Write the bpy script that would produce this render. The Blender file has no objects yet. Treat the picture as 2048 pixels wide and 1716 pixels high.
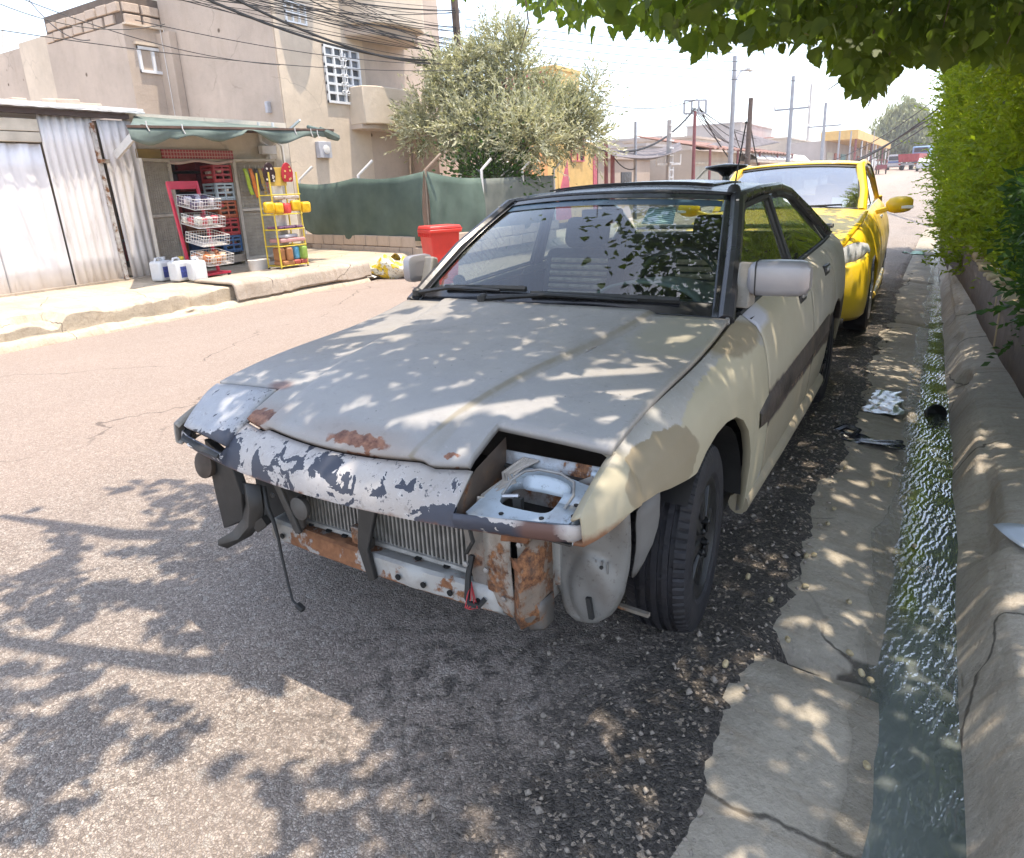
import bpy, math, random
import numpy as np
from mathutils import Vector, Matrix
random.seed(7); np.random.seed(7)
R = math.radians
scene = bpy.context.scene
COL = scene.collection

# ---------------------------------------------------------------- camera
CAM = np.array([1.3125, -1.8846, 1.352]); YAW, PITCH, ROLL, FPX = -.563397, .280606, -.045403, 1361.0
_fw = np.array([math.sin(YAW)*math.cos(PITCH), math.cos(YAW)*math.cos(PITCH), -math.sin(PITCH)])
_r = np.array([math.cos(YAW), -math.sin(YAW), 0.0]); _u = np.cross(_r, _fw)
_r2 = _r*math.cos(ROLL)+_u*math.sin(ROLL); _u2 = -_r*math.sin(ROLL)+_u*math.cos(ROLL)
cam_data = bpy.data.cameras.new('camera'); cam = bpy.data.objects.new('camera', cam_data); COL.objects.link(cam)
cam.matrix_world = Matrix(((_r2[0], _u2[0], -_fw[0], CAM[0]), (_r2[1], _u2[1], -_fw[1], CAM[1]), (_r2[2], _u2[2], -_fw[2], CAM[2]), (0, 0, 0, 1)))
cam_data.sensor_fit = 'HORIZONTAL'; cam_data.sensor_width = 36.0; cam_data.lens = 36.0*FPX/2048
cam_data.shift_y = -90/2048; cam_data.clip_start = .05; cam_data.clip_end = 3000
scene.camera = cam

# ---------------------------------------------------------------- sky, sun, exposure
SUN = Vector((.20, .07, 1.0)).normalized()
world = bpy.data.worlds.new('World'); scene.world = world; world.use_nodes = True
_wn = world.node_tree.nodes; _bg = _wn['Background']
_sky = _wn.new('ShaderNodeTexSky'); _sky.sky_type = 'NISHITA'; _sky.sun_disc = False
_sky.sun_elevation = math.asin(SUN.z); _sky.sun_rotation = math.atan2(SUN.x, SUN.y)
_sky.air_density = 1.0; _sky.dust_density = 1.2; _sky.ozone_density = 1.0; _sky.altitude = 200
_hs = _wn.new('ShaderNodeHueSaturation'); _hs.inputs['Saturation'].default_value = .7   # hazy, washed-out summer sky
world.node_tree.links.new(_sky.outputs[0], _hs.inputs['Color']); world.node_tree.links.new(_hs.outputs[0], _bg.inputs[0]); _bg.inputs[1].default_value = .15
_sl = bpy.data.lights.new('sun', 'SUN'); _sl.energy = 2.3; _sl.angle = R(.53); _sl.color = (1.0, .89, .74)
sun = bpy.data.objects.new('sun', _sl); COL.objects.link(sun)
sun.rotation_euler = SUN.to_track_quat('Z', 'Y').to_euler(); sun.location = (0, 0, 30)
vs = scene.view_settings; vs.view_transform = 'Standard'; vs.look = 'None'; vs.exposure = 1.82; vs.gamma = 1.0
scene.cycles.max_bounces = 8; scene.cycles.transparent_max_bounces = 24
scene.cycles.caustics_reflective = False; scene.cycles.caustics_refractive = False
scene.cycles.sample_clamp_indirect = 6.0
scene.cycles.use_denoising = True

# ---------------------------------------------------------------- helpers
def ray(px, py):
    d = _fw + _r2*(px-1024)/FPX + _u2*(768-py)/FPX
    return CAM, d
def at(px, py, x=None, y=None, z=None):
    """point of the place seen at a photo pixel, on a plane of known x, y or z"""
    o, d = ray(px, py)
    t = (x-o[0])/d[0] if x is not None else (y-o[1])/d[1] if y is not None else (z-o[2])/d[2]
    return Vector(o+d*t)
def proj(p):
    q = np.asarray(p, float)-CAM; d = q@_fw
    return 1024+FPX*(q@_r2)/d, 768-FPX*(q@_u2)/d, d
def rise(y):
    y = np.asarray(y, float); t = np.clip(y-16, 0, 150)
    return np.where(t < 30, .0186*t*t/60, .0186*(t-15))
def rz(y): return float(rise(y))

def link(name, me, mat=None, parent=None):
    o = bpy.data.objects.new(name, me); COL.objects.link(o)
    if mat: me.materials.append(mat)
    if parent: o.parent = parent
    return o
def tag(o, label=None, cat=None, group=None, kind=None):
    if label: o['label'] = label
    if cat: o['category'] = cat
    if group: o['group'] = group
    if kind: o['kind'] = kind
    return o
def thing(name, label, cat, loc=(0, 0, 0), rz_=0.0, group=None):
    o = bpy.data.objects.new(name, None); COL.objects.link(o); o.empty_display_size = .1
    o.location = loc; o.rotation_euler = (0, 0, rz_)
    return tag(o, label, cat, group)
def dup(root, loc=None, rz_=None, label=None, parent=None):
    c = root.copy(); COL.objects.link(c); c.parent = parent
    if loc is not None: c.location = loc
    if rz_ is not None: c.rotation_euler = (0, 0, rz_)
    if label: c['label'] = label
    for ch in list(root.children): dup(ch, parent=c)
    return c

class MB:
    def __init__(s): s.v = []; s.f = []
    def add(s, vs_, fs):
        b = len(s.v); s.v += [tuple(map(float, p)) for p in vs_]; s.f += [tuple(i+b for i in f) for f in fs]; return s
    def box(s, c, d, m=None, taper=1.0):
        x, y, z = d[0]/2, d[1]/2, d[2]/2; c = Vector(c)
        pts = [Vector(q) for q in [(-x, -y, -z), (x, -y, -z), (x, y, -z), (-x, y, -z), (-x*taper, -y*taper, z), (x*taper, -y*taper, z), (x*taper, y*taper, z), (-x*taper, y*taper, z)]]
        if m is not None: pts = [m @ p for p in pts]
        return s.add([p+c for p in pts], [(0, 3, 2, 1), (4, 5, 6, 7), (0, 1, 5, 4), (1, 2, 6, 5), (2, 3, 7, 6), (3, 0, 4, 7)])
    def bb(s, a, b):
        return s.box([(a[i]+b[i])/2 for i in range(3)], [abs(b[i]-a[i]) for i in range(3)])
    def tube(s, pts, r, n=8, caps=True, flat=1.0):
        pts = [Vector(p) for p in pts]; k = len(pts)
        rr = r if isinstance(r, (list, tuple)) else [r]*k
        vs_, fs = [], []; up = None
        for i, p in enumerate(pts):
            t = (pts[min(i+1, k-1)]-pts[max(i-1, 0)])
            t = t.normalized() if t.length > 1e-9 else Vector((0, 0, 1))
            if up is None:
                up = Vector((0, 0, 1)) if abs(t.z) < .9 else Vector((1, 0, 0))
            a = t.cross(up)
            a = a.normalized() if a.length > 1e-6 else t.orthogonal().normalized()
            b = a.cross(t).normalized(); up = b
            for j in range(n):
                q = 2*math.pi*j/n
                vs_.append(p+(a*math.cos(q)+b*math.sin(q)*flat)*rr[i])
        for i in range(k-1):
            for j in range(n):
                fs.append((i*n+j, i*n+(j+1) % n, (i+1)*n+(j+1) % n, (i+1)*n+j))
        if caps: fs += [tuple(range(n))[::-1], tuple(range((k-1)*n, k*n))]
        return s.add(vs_, fs)
    def bar(s, a, b, w, h=None, up=(0, 0, 1)):
        a, b = Vector(a), Vector(b); t = (b-a).normalized(); h = h or w
        x = t.cross(Vector(up)); x = x.normalized() if x.length > 1e-5 else t.orthogonal().normalized(); y = x.cross(t).normalized()
        vs_ = [p+x*i*w/2+y*j*h/2 for p in (a, b) for i, j in ((-1, -1), (1, -1), (1, 1), (-1, 1))]
        return s.add(vs_, [(0, 1, 2, 3)[::-1], (4, 5, 6, 7), (0, 1, 5, 4), (1, 2, 6, 5), (2, 3, 7, 6), (3, 0, 4, 7)])
    def lathe(s, prof, n=24, m=None, closed=False):
        m = m or Matrix(); vs_, fs = [], []; k = len(prof)
        for r, z in prof:
            for j in range(n):
                q = 2*math.pi*j/n; vs_.append(m @ Vector((r*math.cos(q), r*math.sin(q), z)))
        for i in range(k if closed else k-1):
            for j in range(n):
                fs.append((i*n+j, i*n+(j+1) % n, ((i+1) % k)*n+(j+1) % n, ((i+1) % k)*n+j))
        if not closed:
            fs += [tuple(range(n))[::-1], tuple(range((k-1)*n, k*n))]
        return s.add(vs_, fs)
    def prism(s, poly, a, b):
        """poly: list of 3d points; extruded by vector b-a"""
        d = Vector(b)-Vector(a); n = len(poly); p0 = [Vector(p) for p in poly]
        vs_ = p0+[p+d for p in p0]
        fs = [tuple(range(n))[::-1], tuple(range(n, 2*n))]+[(i, (i+1) % n, n+(i+1) % n, n+i) for i in range(n)]
        return s.add(vs_, fs)
    def grid(s, G, skip=None, closed_u=False):
        """G[i][j] points"""
        G = np.asarray(G, float); a, b = G.shape[:2]; fs = []
        for i in range(a if closed_u else a-1):
            for j in range(b-1):
                if skip is not None and skip(i, j): continue
                i2 = (i+1) % a
                fs.append((i*b+j, i2*b+j, i2*b+j+1, i*b+j+1))
        return s.add(G.reshape(-1, 3), fs)
    def build(s, name, mat=None, parent=None, smooth=True, solid=0, off=-1, bevel=0, sub=0, ang=35, seg=2):
        me = bpy.data.meshes.new(name); me.from_pydata(s.v, [], s.f); me.validate(); me.update()
        if smooth:
            me.polygons.foreach_set('use_smooth', [True]*len(me.polygons))
            me.set_sharp_from_angle(angle=R(ang))
        o = link(name, me, mat, parent)
        if sub:
            q = o.modifiers.new('s', 'SUBSURF'); q.levels = q.render_levels = sub
        if solid:
            q = o.modifiers.new('t', 'SOLIDIFY'); q.thickness = solid; q.offset = off
        if bevel:
            q = o.modifiers.new('b', 'BEVEL'); q.width = bevel; q.segments = seg; q.limit_method = 'ANGLE'; q.angle_limit = R(40)
        return o

def mesh_np(name, V, F, mat=None, parent=None, smooth=False):
    """V (n,3), F (m,k) arrays, fast path for foliage and terrain"""
    V = np.asarray(V, np.float32); F = np.asarray(F, np.int32); k = F.shape[1]
    me = bpy.data.meshes.new(name); me.vertices.add(len(V)); me.vertices.foreach_set('co', V.ravel())
    me.loops.add(F.size); me.loops.foreach_set('vertex_index', F.ravel())
    me.polygons.add(len(F)); me.polygons.foreach_set('loop_start', np.arange(0, F.size, k, dtype=np.int32))
    me.polygons.foreach_set('loop_total', np.full(len(F), k, np.int32))
    if smooth: me.polygons.foreach_set('use_smooth', np.ones(len(F), bool))
    me.update(calc_edges=True); me.validate()
    return link(name, me, mat, parent)
def gridmesh(name, X, Y, Z, mat=None, parent=None, smooth=True, keep=None):
    a, b = X.shape; idx = np.arange(a*b).reshape(a, b)
    F = np.stack([idx[:-1, :-1], idx[1:, :-1], idx[1:, 1:], idx[:-1, 1:]], -1)
    if keep is not None: F = F[keep]
    return mesh_np(name, np.stack([X, Y, Z], -1).reshape(-1, 3), F.reshape(-1, 4)[:, ::-1], mat, parent, smooth)

def vnoise(x, y, seed=0):
    """cheap smooth value noise in numpy"""
    x = np.asarray(x, float); y = np.asarray(y, float)
    xi, yi = np.floor(x), np.floor(y); xf, yf = x-xi, y-yi
    def h(a, b):
        v = np.sin(a*127.1+b*311.7+seed*74.7)*43758.5453; return v-np.floor(v)
    u = xf*xf*(3-2*xf); v = yf*yf*(3-2*yf)
    return (h(xi, yi)*(1-u)+h(xi+1, yi)*u)*(1-v)+(h(xi, yi+1)*(1-u)+h(xi+1, yi+1)*u)*v
def interp(x, xs, ys): return float(np.interp(x, xs, ys))
def spline(xs, ys):
    """smooth (pchip-like) interpolant"""
    xs = np.array(xs, float); ys = np.array(ys, float); h = np.diff(xs); d = np.diff(ys)/h
    m = np.zeros_like(xs); m[0], m[-1] = d[0], d[-1]
    for i in range(1, len(xs)-1): m[i] = 0 if d[i-1]*d[i] < 0 else 2*d[i-1]*d[i]/(d[i-1]+d[i]+1e-12)
    def f(x):
        x = np.asarray(x, float); i = np.clip(np.searchsorted(xs, x)-1, 0, len(xs)-2)
        t = np.clip((x-xs[i])/h[i], 0, 1); a = 1-t
        return (1+2*t)*a*a*ys[i]+t*a*a*h[i]*m[i]+t*t*(3-2*t)*ys[i+1]-t*t*a*h[i]*m[i+1]
    return f
def catenary(a, b, sag, n=14):
    a, b = Vector(a), Vector(b)
    return [a.lerp(b, i/n)-Vector((0, 0, sag*4*(i/n)*(1-i/n))) for i in range(n+1)]

# ---------------------------------------------------------------- material kit
class NT:
    def __init__(s, name, rough=.6, metal=0.0, spec=.5):
        s.m = bpy.data.materials.new(name); s.m.use_nodes = True; s.t = s.m.node_tree; s.n = s.t.nodes
        s.p = s.n['Principled BSDF']; s.out = s.n['Material Output']
        s.p.inputs['Roughness'].default_value = rough; s.p.inputs['Metallic'].default_value = metal
        s.p.inputs['Specular IOR Level'].default_value = spec
        s.tc = s.n.new('ShaderNodeTexCoord'); s.obj = s.tc.outputs['Object']; s._bump = None
    def set(s, sock, v):
        if isinstance(v, bpy.types.NodeSocket): s.t.links.new(v, sock)
        elif isinstance(v, (tuple, list)) and len(v) == 3 and sock.type == 'RGBA': sock.default_value = (*v, 1)
        else: sock.default_value = v
    def node(s, t, ins=(), **props):
        n = s.n.new(t)
        for k, v in props.items(): setattr(n, k, v)
        for k, v in (ins.items() if isinstance(ins, dict) else enumerate(ins)): s.set(n.inputs[k], v)
        return n
    def math(s, op, a, b=0.0, c=0.0, clamp=False):
        n = s.node('ShaderNodeMath', [a, b, c], operation=op); n.use_clamp = clamp; return n.outputs[0]
    def noise(s, scale, detail=4, rough=.55, vec=None, dist=0.0, color=False):
        n = s.node('ShaderNodeTexNoise', {'Vector': vec or s.obj, 'Scale': scale, 'Detail': detail, 'Roughness': rough, 'Distortion': dist})
        return n.outputs['Color' if color else 'Fac']
    def voro(s, scale, feature='F1', out='Distance', vec=None, rand=1.0):
        n = s.node('ShaderNodeTexVoronoi', {'Vector': vec or s.obj, 'Scale': scale, 'Randomness': rand}, feature=feature); return n.outputs[out]
    def wave(s, scale, vec=None, dist=0.0, direction='X', detail=2, dscale=1.0):
        n = s.node('ShaderNodeTexWave', {'Vector': vec or s.obj, 'Scale': scale, 'Distortion': dist, 'Detail': detail, 'Detail Scale': dscale}); n.bands_direction = direction
        return n.outputs['Fac']
    def mapv(s, scale=(1, 1, 1), loc=(0, 0, 0), rot=(0, 0, 0), vec=None):
        return s.node('ShaderNodeMapping', {'Vector': vec or s.obj, 'Location': loc, 'Rotation': rot, 'Scale': scale}).outputs[0]
    def warp(s, amt=.03, scale=6.0):
        nz = s.node('ShaderNodeTexNoise', {'Vector': s.obj, 'Scale': scale, 'Detail': 4.0})
        v = s.node('ShaderNodeVectorMath', [nz.outputs['Color'], (.5, .5, .5)], operation='SUBTRACT').outputs[0]
        v = s.node('ShaderNodeVectorMath', {0: v, 3: amt*2}, operation='SCALE').outputs[0]
        return s.node('ShaderNodeVectorMath', [s.obj, v], operation='ADD').outputs[0]
    def ramp(s, f, stops, interp_='LINEAR'):
        n = s.node('ShaderNodeValToRGB', [f]); cr = n.color_ramp; cr.interpolation = interp_
        while len(cr.elements) < len(stops): cr.elements.new(.5)
        for e, (p, c) in zip(cr.elements, stops):
            e.position = p; e.color = (c, c, c, 1) if isinstance(c, (int, float)) else (*c, 1)
        return n.outputs[0]
    def step(s, f, a, b):
        return s.node('ShaderNodeMapRange', {'Value': f, 'From Min': a, 'From Max': b}, clamp=True).outputs[0]
    def mix(s, f, a, b, blend='MIX'):
        n = s.node('ShaderNodeMix', data_type='RGBA', blend_type=blend)
        s.set(n.inputs[0], f); s.set(n.inputs[6], a); s.set(n.inputs[7], b); return n.outputs[2]
    def sep(s, vec=None):
        return s.node('ShaderNodeSeparateXYZ', [vec or s.obj]).outputs
    def band(s, v, lo, hi, soft):
        """1 between lo and hi"""
        a = s.step(v, lo-soft, lo+soft); b = s.step(v, hi+soft, hi-soft); return s.math('MULTIPLY', a, b)
    def blob(s, c, rad, vec=None, soft=.3):
        """1 inside an ellipsoid round c"""
        v = s.mapv(scale=tuple(1/r for r in rad), loc=tuple(-a/r for a, r in zip(c, rad)), vec=vec)
        d = s.node('ShaderNodeVectorMath', [v], operation='LENGTH').outputs['Value']
        return s.step(d, 1+soft, 1-soft)
    def bump(s, h, strength=.3, dist=.01):
        b = s.node('ShaderNodeBump', {'Height': h, 'Strength': strength, 'Distance': dist})
        if s._bump: s.t.links.new(s._bump.outputs[0], b.inputs['Normal'])
        s._bump = b; return s
    def done(s, color=None, rough=None, metal=None, **kw):
        if color is not None: s.set(s.p.inputs['Base Color'], color)
        if rough is not None: s.set(s.p.inputs['Roughness'], rough)
        if metal is not None: s.set(s.p.inputs['Metallic'], metal)
        for k, v in kw.items(): s.set(s.p.inputs[k.replace('_', ' ')], v)
        if s._bump: s.t.links.new(s._bump.outputs[0], s.p.inputs['Normal'])
        return s.m
_cache = {}
def simple(name, col, rough=.6, metal=0.0, var=.15, scale=8.0, bump=.0, bscale=60.0, spec=.5, dirt=0.0):
    """plain procedural finish: base colour broken up by noise, a little grime and relief"""
    if name in _cache: return _cache[name]
    t = NT(name, rough, metal, spec)
    f = t.noise(scale, 5)
    c = t.mix(t.step(f, .3, .7), tuple(x*(1-var) for x in col), tuple(min(1, x*(1+var)) for x in col))
    if dirt:
        g = t.math('MULTIPLY', t.step(t.noise(scale*.6, 6, .65), .45, .7), dirt); c = t.mix(g, c, (.19, .15, .11))
    if bump: t.bump(t.noise(bscale, 4), bump, .01)
    rr = t.math('ADD', t.math('MULTIPLY', t.noise(scale*2.3, 3), .16), rough-.08, clamp=True)
    _cache[name] = t.done(c, rr); return _cache[name]
def glassy(name, tint=(.75, .85, .85), rough=.0, base=.06, dirt=.08):
    """thin window glass: tinted see-through sheet with a Fresnel reflection and dust"""
    t = NT(name); tr = t.node('ShaderNodeBsdfTransparent', [tint]); gl = t.node('ShaderNodeBsdfGlossy', {'Color': (1, 1, 1), 'Roughness': rough})
    fc = t.node('ShaderNodeLayerWeight', {'Blend': .5}).outputs['Facing']
    fr = t.math('ADD', t.math('MULTIPLY', t.math('POWER', fc, 4.0), .9), base)
    mx = t.node('ShaderNodeMixShader', [t.math('MINIMUM', fr, 1.0), tr.outputs[0], gl.outputs[0]])
    df = t.node('ShaderNodeBsdfDiffuse', {'Color': (.45, .42, .38)})
    d = t.math('MULTIPLY', t.step(t.noise(9, 6, .7), .3, .8), dirt)
    m2 = t.node('ShaderNodeMixShader', [d, mx.outputs[0], df.outputs[0]])
    t.t.links.new(m2.outputs[0], t.out.inputs['Surface']); return t.m
# ================================================================ the ground
def asphalt_mat():
    t = NT('asphalt', .85, 0, .35)
    x, y, z = t.sep()
    w = t.warp(.012, 30)
    cell = t.voro(150, out='Color', vec=w); edge = t.voro(150, 'DISTANCE_TO_EDGE', vec=w)
    big = t.voro(62, out='Color', vec=w); bige = t.voro(62, 'DISTANCE_TO_EDGE', vec=w)
    cv = t.sep(cell)[0]; bv = t.sep(big)[1]
    stone = t.ramp(cv, [(0, (.13, .108, .092)), (.45, (.30, .25, .212)), (.8, (.44, .375, .32)), (1, (.58, .51, .44))])
    stone = t.mix(t.step(bv, .86, .92), stone, (.44, .40, .35))
    c = t.mix(t.step(edge, .14, .0), stone, (.075, .065, .058))
    c = t.mix(t.math('MULTIPLY', t.step(t.noise(1.3, 5), .35, .7), .25), c, (.36, .31, .275))
    pit = t.math('MULTIPLY', t.step(t.noise(33, 5, .75), .57, .63), .5); c = t.mix(pit, c, (.06, .052, .046))
    lg = t.step(t.noise(52, 4, .7), .62, .66); c = t.mix(t.math('MULTIPLY', lg, .7), c, (.55, .49, .43))
    stv = t.mapv((2.2, .16, 1)); c = t.mix(t.math('MULTIPLY', t.step(t.noise(1.1, 6, .6, stv), .50, .70), .38), c, (.17, .14, .12))
    dust = t.step(t.noise(.35, 4), .35, .65)
    c = t.mix(t.math('MULTIPLY', dust, .25), c, (.37, .29, .235))
    far = t.step(x, -1.2, -2.6); c = t.mix(t.math('MULTIPLY', far, .42), c, (.40, .30, .245))
    ck = t.voro(.42, 'DISTANCE_TO_EDGE', vec=t.warp(.35, 1.6)); ck = t.math('MULTIPLY', t.step(ck, .0042, .0015), t.step(t.noise(.7, 2), .46, .52)); c = t.mix(t.math('MULTIPLY', t.math('MULTIPLY', ck, t.step(x, -2.2, -3.2)), .7), c, (.09, .07, .06))
    # bitumen-rich, oil-stained and damp strip by the apron
    n = t.noise(3.2, 6, .65); nb = t.noise(17, 5, .7)
    k = t.math('ADD', x, t.math('MULTIPLY', t.math('SUBTRACT', n, .5), 1.3))
    k = t.math('ADD', k, t.math('MULTIPLY', t.math('SUBTRACT', nb, .5), .9))
    m = t.step(k, .28, .78)
    m = t.math('MULTIPLY', m, t.step(y, 9.0, 5.0))
    oil = t.math('MULTIPLY', t.blob((.42, -.62, 0), (.55, .42, 1), w, .5), t.step(nb, .45, .6))
    m = t.math('MAXIMUM', m, t.math('MULTIPLY', oil, .85))
    sm_ = t.sep(t.voro(105, out='Color', vec=w))[2]; dk = t.mix(t.step(sm_, .90, .93), t.mix(cv, (.022, .019, .017), (.095, .082, .070)), (.26, .215, .17))
    c = t.mix(m, c, dk)
    h = t.math('ADD', t.math('MINIMUM', edge, .35), t.math('MULTIPLY', t.math('MINIMUM', bige, .25), 1.6))
    t.bump(t.noise(5, 5), .25, .03); t.bump(h, .75, .014)
    return t.done(c, t.math('SUBTRACT', .88, t.math('MULTIPLY', m, .28)))
M_ASPH = asphalt_mat()

def concrete_mat(name, base, wet=False, sc=1.0, stain=.4):
    t = NT(name, .85, 0, .35); x, y, z = t.sep()
    c = t.mix(t.step(t.noise(2.2*sc, 6, .6), .3, .7), tuple(v*.8 for v in base), tuple(v*1.15 for v in base))
    c = t.mix(t.math('MULTIPLY', t.step(t.noise(60*sc, 3), .45, .7), .25), c, tuple(v*.6 for v in base))
    c = t.mix(t.math('MULTIPLY', t.step(t.noise(.9*sc, 5, .7), .5, .75), stain), c, tuple(v*q for v, q in zip(base, (.5, .45, .38))))
    w_ = t.warp(.10, 3.0); cr = t.voro(.9*sc, 'DISTANCE_TO_EDGE', vec=w_); cm_ = t.math('MULTIPLY', t.step(cr, .006, .002), t.step(t.noise(1.1, 2), .47, .53))
    c = t.mix(t.math('MULTIPLY', cm_, .85), c, (.05, .042, .034))
    gr = t.step(t.noise(26*sc, 6, .8), .52, .66); c = t.mix(t.math('MULTIPLY', gr, .42), c, tuple(v*.45 for v in base)); lt = t.step(t.noise(48*sc, 5, .8), .58, .68); c = t.mix(t.math('MULTIPLY', lt, .4), c, tuple(min(v*1.45, .8) for v in base)); sv = t.mapv((1, 6, .6)); c = t.mix(t.math('MULTIPLY', t.step(t.noise(2.2, 6, .7, sv), .52, .68), .4), c, tuple(v*q for v, q in zip(base, (.6, .5, .4))))
    t.bump(t.noise(9*sc, 6, .7), .5, .03); t.bump(t.noise(34*sc, 5, .7), .4, .012); t.bump(t.noise(140*sc, 3), .3, .004); t.bump(cm_, -.6, .01)
    rough = .88
    if wet:
        k = t.math('ADD', x, t.math('MULTIPLY', t.math('SUBTRACT', t.noise(1.7, 3), .5), .24))
        m = t.step(k, 1.225, 1.245)
        c = t.mix(m, c, t.mix(.35, c, (.035, .03, .022)))
        rough = t.math('SUBTRACT', .88, t.math('MULTIPLY', m, .68))
    return t.done(c, rough)
M_APRON = concrete_mat('apron_concrete', (.32, .285, .23), wet=True)
M_KERB = concrete_mat('kerb_concrete', (.40, .355, .295), stain=.5)
M_PAVE = concrete_mat('pavement_concrete', (.46, .385, .29), stain=.3)
M_KERBL = concrete_mat('kerb_plaster', (.43, .36, .29), stain=.55)
M_DIRT = simple('dusty_earth', (.42, .35, .29), .95, var=.2, scale=.3, bump=.3, bscale=3)

def ground():
    # open terrain to the horizon
    ys = np.concatenate([np.linspace(-60, 16, 20), np.linspace(18, 120, 40), np.linspace(140, 1500, 30)])
    xs = np.concatenate([np.linspace(-900, -30, 14), np.linspace(-20, 20, 15), np.linspace(30, 900, 14)])
    X, Y = np.meshgrid(xs, ys); Z = rise(Y)-.12
    tag(gridmesh('terrain', X, Y, Z, M_DIRT), kind='structure')
    # road with a crumbling edge towards the apron
    ys = np.concatenate([np.arange(-3.5, 9, .035), np.arange(9, 30, .25), np.linspace(30, 300, 60)])
    us = np.concatenate([np.linspace(0, .85, 40), np.linspace(.86, 1, 22)])
    edge = 1.0+.035*(vnoise(ys*1.1, 3)-.5)*2+.026*(vnoise(ys*5, 9)-.5)*2+.020*(vnoise(ys*19, 4)-.5)*2+.010*(vnoise(ys*47, 6)-.5)*2
    edge = np.where(ys > 6, edge-.10*np.clip((ys-6)/3, 0, 1), edge); edge = np.where(ys > 14, edge+.3*np.clip((ys-14)/10, 0, 5), edge)
    left = np.where(ys < 14, -6.46, -6.46-.02*(ys-14))
    U, Yg = np.meshgrid(us, ys); E_ = edge[:, None]; L_ = left[:, None]
    Xg = L_+(E_+.07-L_)*U
    d = Xg-E_  # positive past the edge
    rough = .006*(vnoise(Xg*9, Yg*9, 2)-.5)+.010*(vnoise(Xg*1.1, Yg*1.1, 5)-.5)
    near = np.clip((Xg-.5)/.5, 0, 1)*(Yg < 9)
    rough += near*(.016*(vnoise(Xg*26, Yg*26, 8)-.5)+.02*(vnoise(Xg*9, Yg*9, 1)-.5))
    Zg = rise(Yg)+rough-np.clip((d+.06)/.12, 0, 1.2)**2*.06
    tag(gridmesh('road', Xg, Yg, Zg, M_ASPH), kind='structure')
    # concrete gutter slabs
    base = MB().bb((.93, -3.4, -.14), (1.50, 30, -.09)).build('gutter', M_APRON, smooth=False); tag(base, kind='structure')
    cuts = [-3.5, .015, 2.55, 5.4, 8.2, 11.5, 15, 19, 24]
    for a, b in zip(cuts[:-1], cuts[1:]):
        xs = np.linspace(.94, 1.56, 22); ys = np.linspace(a+.006, b-.006, max(16, int((b-a)*14)))
        X, Y = np.meshgrid(xs, ys)
        sk = np.clip(1-np.minimum(abs(Y-a), abs(b-Y))/.25, 0, 1)
        Y = Y+.05*(X-1.1)*np.clip(1-abs(Y-a)/.6, 0, 1)*(a > -3)-.05*0
        tilt = (vnoise(a*3, 7)-.5)*.012
        Z = -.018-.060*np.clip((X-1.03)/.42, 0, 1)**1.1+.006*(vnoise(X*6, Y*6, 3)-.5)+tilt*(Y-a)/(b-a)+rise(Y)
        m = np.minimum(abs(ys-a-.006), abs(ys-b+.006)) < .02
        Z[m] -= .007
        Z[0] -= .05; Z[-1] -= .05
        gridmesh('concrete_slab', X, Y, Z, M_APRON, base)
ground()

def water():
    t = NT('gutter_water', .06, 0, 1.0); x, y, z = t.sep()
    alg = t.math('MULTIPLY', t.band(t.math('ADD', x, t.math('MULTIPLY', t.math('SUBTRACT', t.noise(7, 4), .5), .10)), 1.315, 1.375, .02), t.math('MULTIPLY', t.step(t.noise(6, 4), .28, .48), t.step(t.math('ADD', y, t.noise(5, 2)), .75, 1.3)))
    alg = t.math('MULTIPLY', alg, t.step(y, 5.5, 4.0))
    c = t.mix(t.noise(3, 3), (.085, .10, .098), (.16, .175, .17)); c = t.mix(alg, c, (.15, .185, .015))
    v = t.mapv((1.0, .42, 1), rot=(0, 0, R(32)))
    h = t.math('ADD', t.wave(13, v, 9.0, 'X', 3, 2.2), t.math('MULTIPLY', t.noise(40, 2, .3, v, .8), .3))
    t.bump(h, t.math('ADD', .08, t.math('MULTIPLY', t.step(t.noise(3.5, 4, .6), .40, .66), .34)), .008); t.bump(t.noise(9, 2, .4), .22, .012)
    al = t.step(t.math('ADD', t.math('ADD', x, t.math('MULTIPLY', t.step(y, .45, -.35), .06)), t.math('MULTIPLY', t.math('SUBTRACT', t.noise(5, 3), .5), .08)), 1.26, 1.37)
    M = t.done(c, t.math('ADD', .05, t.math('MULTIPLY', alg, .2)), Alpha=t.math('MULTIPLY', al, .93), IOR=1.5, Coat_Weight=1.0, Coat_Roughness=.03, Coat_IOR=1.8)
    t.t.links.new(t._bump.outputs[0], t.p.inputs['Coat Normal'])
    ys = np.concatenate([np.linspace(-2.5, 6, 120), np.linspace(6.2, 26, 60)]); us = np.linspace(0, 1, 26); U, Y = np.meshgrid(us, ys)
    wl = 1.20+.04*np.sin(ys*1.7)-.06*np.exp(-((ys-2.3)/.5)**2)-.12*np.clip((.5-ys)/.8, 0, 1)-.10*np.clip((ys-4)/6, 0, 1)-.05*np.exp(-((ys-4.2)/.6)**2); wl = wl[:, None]
    X = wl+(1.575-wl)*U
    Z = -.0545+rise(Y)+.002*(vnoise(X*14, Y*10, 4)-.5)
    tag(gridmesh('gutter_water', X, Y, Z, M), kind='structure')
water()

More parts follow.
